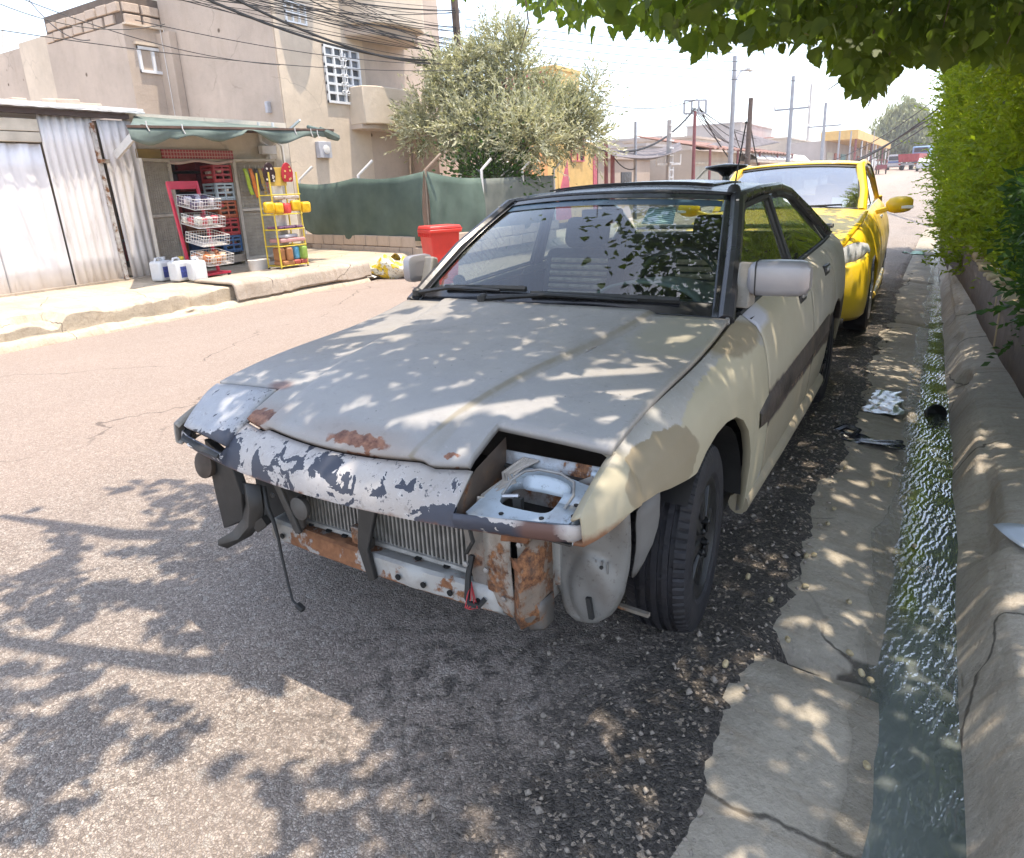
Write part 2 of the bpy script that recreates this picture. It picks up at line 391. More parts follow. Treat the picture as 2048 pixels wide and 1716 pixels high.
def right_pavement():
    # battered kerb face, worn rounded nose, narrow concrete footway up to the planter wall
    prof = [(-.03, -.12), (-.02, -.06), (.0, -.02), (.03, .04), (.055, .085), (.08, .112), (.115, .128), (.17, .138), (.30, .15), (.50, .17), (.9, .19)]
    ys = np.concatenate([np.linspace(-3.5, 9, 380), np.linspace(9.2, 26, 40)])
    k = np.array(prof); fine = np.interp(np.linspace(0, len(k)-1, 58), np.arange(len(k)), k[:, 0]); finez = np.interp(np.linspace(0, len(k)-1, 58), np.arange(len(k)), k[:, 1])
    x0 = np.interp(ys, [-4, 2, 4.3, 11, 26], [1.54, 1.50, 1.45, 1.34, 1.10])+.012*(vnoise(ys*2.5, 1, 3)-.5)
    X = x0[:, None]+fine[None]; Y = np.repeat(ys[:, None], 58, 1); Z = np.repeat(finez[None], len(ys), 0).copy()
    face = np.exp(-((np.arange(58)-22)/9.0)**2)[None]
    Z += .03*(vnoise(X*7, Y*3.2, 11)-.5)*face+.026*(vnoise(X*22, Y*17, 12)-.5)*face+.010*(vnoise(X*55, Y*45, 19)-.5)*face+.012*(vnoise(X*5, Y*5, 13)-.5)
    chip = np.clip(vnoise(X*6+3, Y*2.3, 15)-.62, 0, .2)*face; Z -= chip*.35; X = X+chip*.2
    for c in (.12, 1.9, 3.65, 5.3, 7.4): Z -= .02*np.exp(-((Y-c-.06*(X-1.5)-.02*vnoise(X*20, Y, 2))/.012)**2)*(np.arange(58)[None] > 8)
    st = np.clip((Y-4.9)/.15, 0, 1); Z += .05*st*(np.arange(58)[None] > 22); Z += rise(Y)
    o = gridmesh('right_pavement', X, Y, Z, M_KERB); o.data.set_sharp_from_angle(angle=R(32)); tag(o, kind='structure')
right_pavement()

def left_pavement():
    # worn concrete lip, broken plastered kerb, raised footway in front of the shop
    prof = [(.04, -.05), (.015, .02), (-.02, .06), (-.10, .085), (-.13, .092), (-.148, .098), (-.152, .17), (-.156, .245), (-.172, .264), (-.26, .268), (-.6, .275), (-1.2, .285), (-1.9, .298), (-2.6, .305), (-5, .32)]
    k = np.array(prof); n = 70; q = np.linspace(0, 1, n); s_ = np.concatenate([[0], np.cumsum(np.maximum(np.hypot(*np.diff(k, axis=0).T)**.5, .02))]); s_ /= s_[-1]
    px_, pz_ = np.interp(q, s_, k[:, 0]), np.interp(q, s_, k[:, 1])
    ys = np.concatenate([np.linspace(-6, 6.25, 330)])
    X = -6.44+px_[None]+0*ys[:, None]; Y = np.repeat(ys[:, None], n, 1); Z = np.repeat(pz_[None], len(ys), 0).copy()
    fm = ((pz_ > .03) & (px_ > -.5)).astype(float)[None]
    dmg = np.clip(vnoise(X*4, Y*1.3, 31)-.45, 0, .4)*np.clip(vnoise(X*14, Y*9, 33)-.25, 0, 1)*((ys < 3.8)[:, None])
    Z -= dmg*fm*.55*np.clip((Z-.08)/.15, 0, 1); X = X-dmg*fm*.35
    Z += .03*(vnoise(X*8, Y*6, 35)-.5)*fm*(ys < 3.9)[:, None]+.008*(vnoise(X*3, Y*3, 36)-.5)+(.03*(vnoise(X*22, Y*17, 39)-.5)*np.clip(dmg*6, 0, 1))*fm-.03*fm*((px_ < -.10) & (px_ > -.15))[None]*np.exp(-((Z-.10)/.03)**2)
    brk = np.clip((1.75-ys)/.12, 0, 1)[:, None]*np.clip((px_+.75)/.1, 0, 1)[None]; Z -= brk*fm*.10*(Z > .12)*(.5+vnoise(X*10, Y*7, 5)); 
    o = gridmesh('left_pavement', X, Y, Z, M_PAVE); o.data.set_sharp_from_angle(angle=R(28)); tag(o, kind='structure')
    # smooth rendered kerb section in front of the open bay, standing proud of the old one
    ys = np.linspace(3.78, 6.32, 150); q = [(-.03, .045), (-.045, .12), (-.06, .2), (-.075, .262), (-.10, .285), (-.16, .292), (-.42, .295), (-.9, .298)]
    k = np.array(q); px2 = np.interp(np.linspace(0, 7, 36), range(8), k[:, 0]); pz2 = np.interp(np.linspace(0, 7, 36), range(8), k[:, 1])
    X = -6.44+px2[None]+0*ys[:, None]; Y = np.repeat(ys[:, None], 36, 1); Z = np.repeat(pz2[None], len(ys), 0).copy()
    low = .05+.07*np.clip((ys-3.7)/1.2, 0, 1)*vnoise(ys*2.2, 8)+.03*vnoise(ys*9, 4); Z = np.maximum(Z, low[:, None]*np.exp(-np.arange(36)/9.)[None])
    Z += .006*(vnoise(X*9, Y*7, 3)-.5)
    o = gridmesh('rendered_kerb', X, Y, Z, M_KERBL); tag(o, kind='structure')
    q = o.modifiers.new('t', 'SOLIDIFY'); q.thickness = .03; q.offset = -1
    # yard beyond the shop and the pavement that follows the street
    xs = np.linspace(-11.6, -6.6, 40); ys = np.linspace(6.2, 9.6, 30); X, Y = np.meshgrid(xs, ys)
    Z = np.where(X < -6.75, .305, .305-.3*np.clip((X+6.75)/.15, 0, 1))+.012*(vnoise(X*2, Y*2, 4)-.5)-.002
    tag(gridmesh('side_yard', X, Y, Z, M_PAVE), kind='structure')
    xs = np.linspace(-7.4, -6.35, 14); ys = np.linspace(7.4, 46, 120); X, Y = np.meshgrid(xs, ys)
    Z = np.clip((-6.38-X)/.06, 0, 1)*.16+.01*(vnoise(X*4, Y*3, 4)-.5)+rise(Y)
    tag(gridmesh('street_pavement', X, Y, Z, M_KERBL), kind='structure')
left_pavement()
# ================================================================ the wrecked silver car (front axle at the origin, nose towards -y)
def car_paint(name, base, fender=False, nose=False, hood=False, door=False):
    t = NT(name, .5, .05, .45); x, y, z = t.sep(); w = t.warp(.045, 7); w2 = t.warp(.02, 22)
    c = t.mix(t.step(t.noise(2.3, 5), .3, .7), tuple(v*.86 for v in base), tuple(v*1.12 for v in base))
    c = t.mix(t.math('MULTIPLY', t.step(t.noise(11, 6, .7), .50, .70), .30), c, tuple(v*.62 for v in base))
    c = t.mix(t.math('MULTIPLY', t.step(t.noise(4.1, 7, .75), .48, .62), .30), c, tuple(v*q for v, q in zip(base, (1.18, 1.12, 1.0))))
    c = t.mix(t.math('MULTIPLY', t.step(t.noise(30, 6, .8), .57, .64), .42), c, (.15, .13, .11))
    c = t.mix(t.math('MULTIPLY', t.step(t.noise(75, 5, .8), .58, .66), .35), c, tuple(min(1, v*1.6) for v in base))
    c = t.mix(t.math('MULTIPLY', t.step(t.noise(1.6, 7, .8), .50, .60), .30), c, tuple(v*q for v, q in zip(base, (.78, .72, .62))))
    scv = t.mapv((9, 160, 40), rot=(0, 0, .5)); c = t.mix(t.math('MULTIPLY', t.step(t.noise(1.0, 3, .6, scv), .68, .74), .35), c, tuple(v*1.35 for v in base))
    rough = t.math('ADD', .40, t.math('MULTIPLY', t.noise(6, 5), .28)); metal = .05
    def over(c, m, col): return t.mix(m, c, col)
    if fender:
        ol = t.math('MAXIMUM', t.blob((.80, -.36, .665), (.25, .20, .085), w2, .02), t.blob((.78, .42, .83), (.2, .20, .05), w2, .15))
        cr = t.math('MAXIMUM', t.blob((.80, -.60, .66), (.3, .16, .10), w, .1), t.blob((.9, .15, .55), (.17, .62, .45), w2, .015))
        c = over(c, cr, t.mix(t.noise(5, 5), (.30, .27, .19), (.40, .36, .265)))
        lo = t.step(t.math('ADD', z, t.math('MULTIPLY', t.noise(4, 4), .1)), .78, .66)
        c = over(c, t.math('MULTIPLY', t.math('MULTIPLY', cr, lo), .45), (.30, .255, .17))
        c = over(c, ol, t.mix(t.noise(8, 5), (.19, .155, .10), (.25, .21, .145)))
        ru = t.math('MULTIPLY', t.step(t.math('ADD', z, t.math('MULTIPLY', t.noise(28, 5, .7), .03)), .648, .628), t.step(y, -.45, -.5)); c = over(c, t.math('MULTIPLY', ru, .9), (.16, .06, .025))
    if door:
        cr = t.step(t.math('ADD', y, t.math('MULTIPLY', t.math('SUBTRACT', t.noise(5, 5), .5), .5)), 1.9, 1.1)
        c = over(c, t.math('MULTIPLY', cr, .85), t.mix(t.noise(4, 5), (.30, .265, .19), (.38, .34, .25)))
        c = over(c, t.step(t.math('ADD', z, t.math('MULTIPLY', t.noise(6, 4), .12)), .72, .60), (.27, .225, .155))
        gl = t.blob((.75, .66, .86), (.1, .14, .05), w, .25); c = over(c, gl, (.42, .42, .47))
        dm = t.band(t.math('ADD', z, t.math('MULTIPLY', t.math('SUBTRACT', t.noise(9, 4), .5), .05)), .465, .60, .008); dm = t.math('MULTIPLY', dm, t.step(t.math('ADD', y, t.math('MULTIPLY', t.noise(9, 4), .1)), .46, .50))
        c = over(c, dm, t.mix(t.noise(7, 5), (.028, .02, .017), (.075, .05, .038)))
        sc = t.math('MULTIPLY', t.math('MULTIPLY', dm, t.step(t.noise(26, 4, .7), .56, .62)), t.band(y, 1.0, 2.1, .2)); c = over(c, sc, (.33, .21, .12))
    if hood:
        br = t.blob((.60, .27, .82), (.13, .22, .2), w, .2); c = over(c, t.math('MULTIPLY', br, .75), (.26, .235, .17))
        lv = t.step(y, .0, -.5); c = over(c, t.math('MULTIPLY', lv, .35), (.36, .37, .40))
        w3 = t.warp(.03, 34); ru = t.math('MAXIMUM', t.math('MAXIMUM', t.blob((-.36, -.655, .7), (.06, .035, .1), w3, .08), t.blob((.07, -.685, .7), (.11, .022, .1), w3, .08)), t.blob((.35, -.655, .7), (.022, .012, .1), w3, .1))
        halo = t.math('MAXIMUM', t.blob((-.36, -.65, .7), (.10, .06, .1), w, .5), t.blob((.07, -.675, .7), (.17, .045, .1), w, .5)); c = over(c, t.math('MULTIPLY', halo, .45), (.27, .19, .14))
        c = over(c, ru, t.mix(t.step(t.noise(40, 5, .7), .35, .65), (.09, .033, .022), (.27, .13, .08)))
        ru2 = t.math('MULTIPLY', t.blob((-.42, -.51, .74), (.05, .03, .1), w2, .3), .8); c = over(c, ru2, (.15, .08, .07))
        xc = t.math('ADD', t.math('MULTIPLY', y, .189), .387); cl = t.step(t.math('ABSOLUTE', t.math('SUBTRACT', x, xc)), .011, .004); c = over(c, t.math('MULTIPLY', cl, t.math('ADD', .35, t.math('MULTIPLY', t.step(t.noise(9, 4), .45, .55), .4))), (.20, .175, .13))
        sm = t.math('MULTIPLY', t.step(t.noise(7, 6, .75), .62, .70), t.blob((-.1, -.15, .8), (.35, .3, .4), w, .6)); c = over(c, t.math('MULTIPLY', sm, .55), (.16, .16, .21))
        sp = t.step(t.voro(26), .07, .05); c = over(c, t.math('MULTIPLY', sp, t.step(t.noise(4, 3), .5, .6)), (.08, .07, .065))
    if nose:
        n1 = t.noise(15, 6, .6, w2, .6); n2 = t.noise(5.5, 5, .6)
        lm = t.math('MAXIMUM', t.blob((-.50, -.74, .63), (.17, .1, .06), w, .3), t.blob((.50, -.72, .60), (.26, .1, .030), w, .3))
        lm = t.math('MAXIMUM', lm, t.math('MULTIPLY', t.blob((.08, -.74, .66), (.22, .1, .035), w, .5), .55))
        lm = t.math('MAXIMUM', lm, t.math('MULTIPLY', t.blob((-.22, -.76, .61), (.16, .1, .03), w, .5), .6))
        k = t.math('ADD', t.math('ADD', t.math('MULTIPLY', lm, .27), t.math('ADD', n1, .02)), t.math('MULTIPLY', t.math('SUBTRACT', n2, .5), .25))
        m = t.step(k, .655, .665)
        c = over(c, t.math('MULTIPLY', t.step(k, .64, .655), .6), (.60, .58, .56)); c = over(c, m, t.mix(n2, (.028, .033, .052), (.06, .065, .085)))
        fc = t.math('MULTIPLY', t.step(t.noise(55, 5, .7), .60, .63), t.step(t.noise(6, 3), .45, .55)); c = over(c, t.math('MULTIPLY', fc, .85), (.05, .052, .068))
        ru = t.math('MULTIPLY', t.step(t.math('ADD', z, t.math('MULTIPLY', t.noise(30, 5), .03)), .618, .606), t.step(t.noise(12, 4), .40, .56)); c = over(c, ru, (.14, .055, .025))
        ru = t.blob((.63, -.70, .62), (.05, .1, .05), w2, .3); c = over(c, ru, (.11, .06, .05)); metal = .1
    rough = t.math('ADD', rough, .06)
    t.bump(t.noise(3, 4), .12, .02); t.bump(t.noise(80, 4), .06, .002)
    return t.done(c, rough, metal)
SILV = (.262, .243, .222)
M_HOOD = car_paint('weathered_silver_paint', SILV, hood=True)
M_FEND = car_paint('patched_cream_primer', (.31, .30, .285), fender=True)
M_DOOR = car_paint('faded_door_paint', (.36, .33, .28), door=True)
M_NOSE = car_paint('flaking_nose_paint', (.40, .375, .365), nose=True)
M_LID = car_paint('lid_paint', (.34, .345, .37), nose=True)
M_SILV = car_paint('plain_silver_paint', SILV)
M_ROOF = simple('black_roof_paint', (.030, .030, .034), .28, .1, .3, 3, .05, 40, dirt=.12)
M_BLK = simple('black_plastic', (.014, .0135, .0135), .5, 0, .3, 10, .1, 80, dirt=.06)
M_RUB = simple('black_rubber', (.018, .018, .018), .65, 0, .2, 14, .1, 60)
M_TYRE = simple('tyre_rubber', (.016, .0155, .019), .62, 0, .3, 12, .15, 90, spec=.3, dirt=.06)
M_RIM = simple('dark_wheel_steel', (.016, .016, .017), .38, .4, .3, 12)
M_RUST = simple('rusty_steel', (.20, .085, .04), .85, .1, .55, 14, .5, 50)
def rustmix(name, base, amt, sc=7.0):
    t = NT(name, .55, .2); m = t.step(t.noise(sc, 6, .65), .60-amt*.25, .66-amt*.25)
    c = t.mix(t.noise(sc*.7, 5), tuple(v*.75 for v in base), tuple(v*1.15 for v in base))
    hal = t.step(t.noise(sc, 6, .65), .50-amt*.25, .66-amt*.25); c = t.mix(t.math('MULTIPLY', hal, .55), c, (.20, .13, .085))
    c = t.mix(m, c, t.mix(t.step(t.noise(sc*5, 5, .7), .35, .65), (.07, .028, .016), (.33, .15, .065)))
    c = t.mix(t.math('MULTIPLY', t.step(t.noise(sc*9, 5, .8), .58, .64), .5), c, (.06, .05, .042))
    c = t.mix(t.math('MULTIPLY', t.step(t.noise(sc*1.7, 5), .5, .75), .5), c, (.12, .09, .07))
    t.bump(m, .3, .004); return t.done(c, t.math('ADD', .45, t.math('MULTIPLY', m, .4)))
M_GREYM = rustmix('grey_body_metal', (.33, .32, .31), -.3)
M_GREYR = rustmix('rust_stained_metal', (.36, .35, .33), .12)
M_HVYR = rustmix('heavily_rusted_metal', (.30, .26, .22), .55, 9)
M_BLUEM = rustmix('pale_blue_metal', (.44, .50, .56), -.15, 5)
M_LINER = rustmix('liner_grey', (.20, .195, .185), -.7, 6)
M_FINS = simple('radiator_aluminium', (.26, .25, .235), .55, .3, .3, 20)
M_SEAT = simple('seat_fabric', (.02, .019, .019), .9, 0, .3, 20, .2, 80)
M_DASH = simple('dashboard_vinyl', (.11, .125, .115), .6, 0, .3, 10, .1, 90, dirt=.2)
M_GLASS = glassy('windscreen_glass', (.66, .75, .75), .0, .065, .03)
M_SGLASS = glassy('side_glass', (.62, .70, .66), .0, .22, .06)
M_WIRE = simple('white_wire', (.55, .50, .44), .5)
M_WIRER = simple('red_wire', (.45, .04, .05), .5)

CAR = thing('silver_hatchback', 'wrecked silver hatchback with black roof, missing bumper and one missing headlight cover', 'car')
CP = CAR

edge_f = spline([-.74, -.705, -.62, -.5, -.25, .12, .30, .48, .6], [.655, .675, .708, .747, .782, .808, .830, .862, .885])
crown = spline([-.74, -.6, -.3, .2, .5], [.012, .018, .03, .04, .042])
def hood_z(x, y):
    x = np.asarray(x, float); y = np.asarray(y, float)
    z = edge_f(y)+crown(y)*(1-np.clip(abs(x)/.73, 0, 1)**2.2)
    xc = np.interp(y, [-.5, .45], [.29, .47])
    return z+.016/(1+np.exp((abs(x)-xc)/.004))
rear_y = lambda x: .475-.10*(1-(abs(x)/.72)**2)
front_y = lambda x: -.703+.31*x*x

def hood():
    xs = np.array(sorted(set(np.round(np.concatenate([np.linspace(-.715, .715, 97), [-.405, .405]]), 4))))
    vs_ = np.concatenate([np.linspace(0, .16, 7), np.linspace(.16, 1, 34)[1:]])
    G = np.zeros((len(vs_), len(xs), 3))
    for i, v in enumerate(vs_):
        y0 = np.where(abs(xs) <= .405, front_y(np.clip(xs, -.4, .4)), -.525)
        yy = np.where(v <= .16, y0+(-.522-y0)*v/.16, -.522+(rear_y(xs)+.522)*(v-.16)/.84)
        G[i, :, 0] = xs; G[i, :, 1] = yy; G[i, :, 2] = hood_z(xs, yy)
    G[0, :, 2] -= .006
    def skip(i, j):
        xm = (xs[j]+xs[j+1])/2
        return vs_[i+1] <= .161 and abs(xm) > .405
    MB().grid(G, skip).build('bonnet', M_HOOD, CP, solid=.022, off=1 if False else -1, ang=60)
hood()

def nose():
    cols = [-.745, -.735, -.71, -.66, -.6, -.54, -.48, -.424, -.418]+list(np.linspace(-.40, .40, 21))+[.418, .424, .48, .54, .6, .66, .71, .735, .745]
    rows = 9; G = []
    for x in cols:
        ax = abs(x)
        low = Vector((x, -.78+.17*ax**2+(max(0, ax-.69)/.055)**2*.06, .595+.006*(ax/.7)**2))
        if ax < .42: up = Vector((x, front_y(min(ax, .4))-.008, float(hood_z(min(ax, .4), front_y(min(ax, .4))))-.006))
        else: up = Vector((x, -.757+.20*(ax-.42)+(max(0, ax-.69)/.055)**2*.06, .637+.02*(ax-.42)))
        col = []
        for r in range(rows):
            t = r/(rows-1); p = up.lerp(low, t)
            p.y -= .020*math.sin(math.pi*t)*(1 if ax < .42 else .35); p.z += .012*math.sin(math.pi*t)*(1 if ax < .42 else .2)
            col.append(p)
        col.append(low+Vector((0, .018, -.006))); G.append(col)
    MB().grid(G).build('nose_panel', M_NOSE, CP, solid=.004, off=0, ang=50)
nose()

# headlight cover, closed on the far side only
def lid(s):
    G = []
    for i in range(9):
        u = i/8; row = []
        for j in range(9):
            v = j/8; xi = .415+.0*v; xo = .715-.045*v**1.5
            x = xi+(xo-xi)*u; y = -.532-(.200-.0*u)*v+.035*u*v
            z = float(hood_z(x, y)) if v < .3 else float(hood_z(x, y))*(1-(v-.3)*.035)-.012*(v-.3)
            row.append((s*x, y, z+.004-.012*max(0, v-.8)))
        G.append(row)
    o = MB().grid(G if s > 0 else G[::-1]).build('headlight_cover', M_LID, CP, solid=.018, ang=50); o['label'] = 'closed pop-up headlight cover with chipped paint'
    MB().tube([(s*.43, -.752, .628), (s*.53, -.742, .629), (s*.66, -.715, .632), (s*.72, -.66, .64)], .016, 8, flat=.5).build('seal_strip', M_RUB, CP)
lid(-1)
MB().box((-.60, -.736, .628), (.03, .012, .010)).build('marker_lamp', simple('clear_lens', (.75, .75, .75), .15), CP, bevel=.003)

# ---- body sides
plan_f = spline([-.74, -.70, -.60, -.45, -.2, .1, .6, 2.4, 2.9, 3.2, 3.42], [.69, .735, .785, .808, .825, .832, .836, .834, .815, .785, .70])
top_f = spline([-.74, -.705, -.62, -.5, -.25, .12, .30, .48, .62, 1.2, 1.85, 2.6, 3.0, 3.4], [.640, .668, .705, .745, .779, .806, .828, .858, .872, .902, .930, .955, .965, .955])
def side_x(y, z):
    T = float(top_f(y)); d = T-z
    prof = np.interp(d, [0, .012, .03, .07, .13, .22, .30, .40, .55, .72], [.727, .752, .772, .797, .815, .829, .8345, .835, .826, .80])
    return float(prof/.835*plan_f(y)) if y > -.5 else float(.722+(prof-.727)/(.108)*(max(plan_f(y), .73)-.722))
def arch(y, c, r=.335, z0=.30):
    d = abs(y-c); return z0+math.sqrt(r*r-d*d) if d < r else None
def side_panel(name, y0, y1, zlow, mat, s, ny=40, nz=14, ztop=None, label=None):
    ys = np.linspace(y0, y1, ny); G = []
    for y in ys:
        lo = zlow(y); hi = float(top_f(y)) if ztop is None else ztop(y); col = []
        for k in range(nz):
            t = k/(nz-1); z = hi+(lo-hi)*t**1.0
            if k == nz-1: col.append((s*(side_x(y, z)), y, z)); col.append((s*(side_x(y, z)-.022), y, z-.002))
            else: col.append((s*side_x(y, z), y, z))
        # roll the top edge inwards
        G.append([(s*(side_x(y, hi)-.018), y, hi-.012)]+col)
    o = MB().grid(G if s > 0 else G[::-1]).build(name, mat, CP, solid=.006, ang=50)
    if label: o['label'] = label
    return o
def fender_low(y):
    if y < -.36: return float(np.interp(y, [-.74, -.68, -.55, -.42, -.36], [.605, .610, .633, .628, .615]))
    if y < -.19: return float(np.interp(y, [-.36, -.25, -.19], [.615, .598, .592]))
    a = float(np.interp(y, [-.19, -.1, .0, .1, .2, .27, .33, .37, .395], [.592, .622, .641, .645, .632, .60, .545, .47, .38])) if y < .395 else .2
    return a
for s in (1, -1):
    ys = None
    o = side_panel('front_wing', -.705, .612, fender_low, M_FEND if s > 0 else M_SILV, s, 90, 18, label='cream and silver patched front wing' if s > 0 else None)
    side_panel('front_door', .619, 1.612, lambda y: .275, M_DOOR, s, 30, 18)
    side_panel('rear_door', 1.619, 2.36, lambda y: max(.275, (arch(y, 2.5, .345) or 0)), M_DOOR, s, 30, 18)
    side_panel('rear_quarter', 2.366, 3.36, lambda y: max(.30, (arch(y, 2.5, .345) or 0)), M_DOOR, s, 50, 18)
    MB().tube([(s*.80, .40, .235), (s*.805, 1.0, .235), (s*.805, 1.6, .235), (s*.80, 2.16, .235)], .036, 10, flat=1.1).build('sill', M_DOOR, CP)
    # side moulding, dark and torn at its front end
    G = []
    for y in np.linspace(.47, 2.12, 34):
        zz = .53+.035*(y-.47)/1.6; h = .062 if y > .6 else .035+.027*(y-.47)/.13
        G.append([(s*(side_x(y, zz+h)+.001), y, zz+h), (s*(side_x(y, zz+h*.7)+.012), y, zz+h*.7), (s*(side_x(y, zz-h*.6)+.012), y, zz-h*.6), (s*(side_x(y, zz-h)+.001), y, zz-h)])
    MB().grid(G if s > 0 else G[::-1]).build('side_moulding', simple('scuffed_moulding', (.045, .032, .026), .45, .0, .6, 9, .3, 40, dirt=.4), CP, ang=50)
    # door handles
    for y in (1.40, 2.13):
        z = float(top_f(y))-.085; x = side_x(y, z)
        hd = MB().box((s*(x+.004), y, z), (.022, .15, .055)).build('door_handle', M_BLK, CP, bevel=.006)
        MB().box((s*(x+.017), y-.01, z+.008), (.012, .10, .022)).build('grip', M_GREYM, hd, bevel=.004)
    # arch liner
    L = []
    for k in range(19):
        a = math.pi*k/18; L.append([(s*.815, .015-.345*math.cos(a), .29+.35*math.sin(a)), (s*.56, .015-.345*math.cos(a), .29+.35*math.sin(a))])
    MB().grid([r for r in L if r[0][1] > -.27]).build('arch_liner', M_BLK, CP)
    L = [[(s*.80, 2.5-.345*math.cos(math.pi*k/18), .30+.345*math.sin(math.pi*k/18)), (s*.52, 2.5-.345*math.cos(math.pi*k/18), .30+.345*math.sin(math.pi*k/18))] for k in range(19)]
    MB().grid(L).build('arch_liner', M_BLK, CP)

# ---- wheels
def wheel(x, y, s, name='wheel'):
    root = bpy.data.objects.new(name, None); COL.objects.link(root); root.parent = CP; root.location = (s*x, y, .293)
    root.rotation_euler = (0, R(90)*s, 0)   # local z -> outward
    n = 264; rad = .295; hw = .093; prof = []
    grooves = [-.046, -.016, .016, .046]
    zs = [-.076, -.062]+sum([[g-.0075, g-.006, g+.006, g+.0075] for g in grooves], [])+[.062, .076]
    zs = sorted(zs)
    def rr(z): return rad-.010*(abs(z)/.076)**3
    P = [(.185, -hw+.012), (.200, -hw+.003), (.235, -hw), (.265, -hw+.003), (.281, -.083)]
    for z in zs:
        g = any(abs(z-q) < .0065 for q in grooves); P.append((rr(z)-(.009 if g else 0), z))
    P += [(.281, .083), (.265, hw-.003), (.235, hw), (.200, hw-.003), (.185, hw-.012)]
    V, F = [], []; k = len(P)
    for i, (r, z) in enumerate(P):
        for j in range(n):
            q = 2*math.pi*j/n; r2 = r
            if r > .268 and abs(z) > .056 and j % 4 == 0: r2 -= .005
            elif r > .28 and .02 < abs(z) < .045 and (j+int(z*900)) % 12 == 0: r2 -= .004
            V.append((r2*math.cos(q), r2*math.sin(q), z))
    for i in range(k-1):
        for j in range(n): F.append((i*n+j, i*n+(j+1) % n, (i+1)*n+(j+1) % n, (i+1)*n+j))
    MB().add(V, F).build('tyre', M_TYRE, root, ang=24)
    m = MB().lathe([(.186, -.07), (.186, -.06), (.172, -.05), (.170, .03), (.176, .06), (.190, .075), (.190, .082), (.178, .082), (.160, .066), (.120, .050), (.10, .060), (.085, .066), (.0, .066)], 40)
    rim = m.build('rim', M_RIM, root, ang=40)
    for q in range(8):
        a = 2*math.pi*q/8; mm = Matrix.Rotation(a, 3, 'Z')
        b = MB().add([mm @ Vector(p) for p in [(.06, -.02, .070), (.165, -.028, .056), (.165, .028, .056), (.06, .02, .070), (.06, -.014, .080), (.165, -.018, .072), (.165, .018, .072), (.06, .014, .080)]], [(0, 3, 2, 1), (4, 5, 6, 7), (0, 1, 5, 4), (1, 2, 6, 5), (2, 3, 7, 6), (3, 0, 4, 7)])
        b.build('spoke', M_RIM, rim, smooth=False, bevel=.004)
    for q in range(4):
        a = 2*math.pi*(q+.5)/4; MB().lathe([(.010, .06), (.010, .085), (.004, .09)], 8, Matrix.Translation((.05*math.cos(a), .05*math.sin(a), 0))).build('wheel_nut', M_RIM, rim)
    return root
for s in (1, -1):
    wheel(.712, 0, s).rotation_euler.z = R(5); wheel(.712, 2.5, s)

# ---- windscreen, roof, glass house
def ws_pt(u, v):
    """u -1..1 across, v 0 base .. 1 header"""
    base = Vector((u*.695, .505-.115*(1-u*u), .872+.030*(1-u*u))); head = Vector((u*.545, 1.155-.09*(1-u*u), 1.272+.026*(1-u*u)))
    p = base.lerp(head, v); p.z += .028*math.sin(math.pi*v); return p
def ws_grid(u0, u1, v0, v1, nu=30, nv=14): return [[ws_pt(u0+(u1-u0)*i/nu, v0+(v1-v0)*j/nv) for j in range(nv+1)] for i in range(nu+1)]
ws = MB().grid(ws_grid(-.99, .99, .045, .985)).build('windscreen', M_GLASS, CP)
seal = MB()
def lift(G, d): return [[p+Vector((0, -.006, .008))*d for p in r] for r in G]
seal.grid(lift(ws_grid(-1, 1, .0, .085), 1)); seal.grid(lift(ws_grid(-1, 1, .945, 1), 1)); seal.grid(lift(ws_grid(-1.0, -.945, .0, 1, 4), 1.05)); seal.grid(lift(ws_grid(.945, 1.0, 0, 1, 4), 1.05))
seal.build('black_border', simple('black_enamel', (.012, .012, .014), .2, 0, .2, 6), ws, solid=.003)
sh = MB().grid(lift(ws_grid(-.93, .93, .87, .94, 20, 4), .4)); sh.build('sun_band', simple('blue_sunband', (.02, .05, .08), .3), ws)

roof_z = lambda x, y: np.interp(y, [1.05, 1.25, 1.7, 2.2, 2.6], [1.296, 1.322, 1.335, 1.325, 1.29])-.045*(abs(x)/.56)**2.6
def roof_w(y): return float(np.interp(y, [1.05, 1.15, 1.7, 2.2, 2.62], [.545, .553, .562, .553, .53]))
G = []
for v in np.linspace(0, 1, 26):
    row = []
    for u in np.linspace(-1, 1, 31):
        y0 = 1.165-.09*(1-u*u); y = y0+(2.60+.06*(1-u*u)-y0)*v; x = u*roof_w(y); z = float(roof_z(x, y))
        if v == 0: z = ws_pt(u, 1).z+.006
        row.append((x, y, z))
    G.append(row)
rf = MB().grid(G).build('roof', M_ROOF, CP, solid=.012, ang=50)
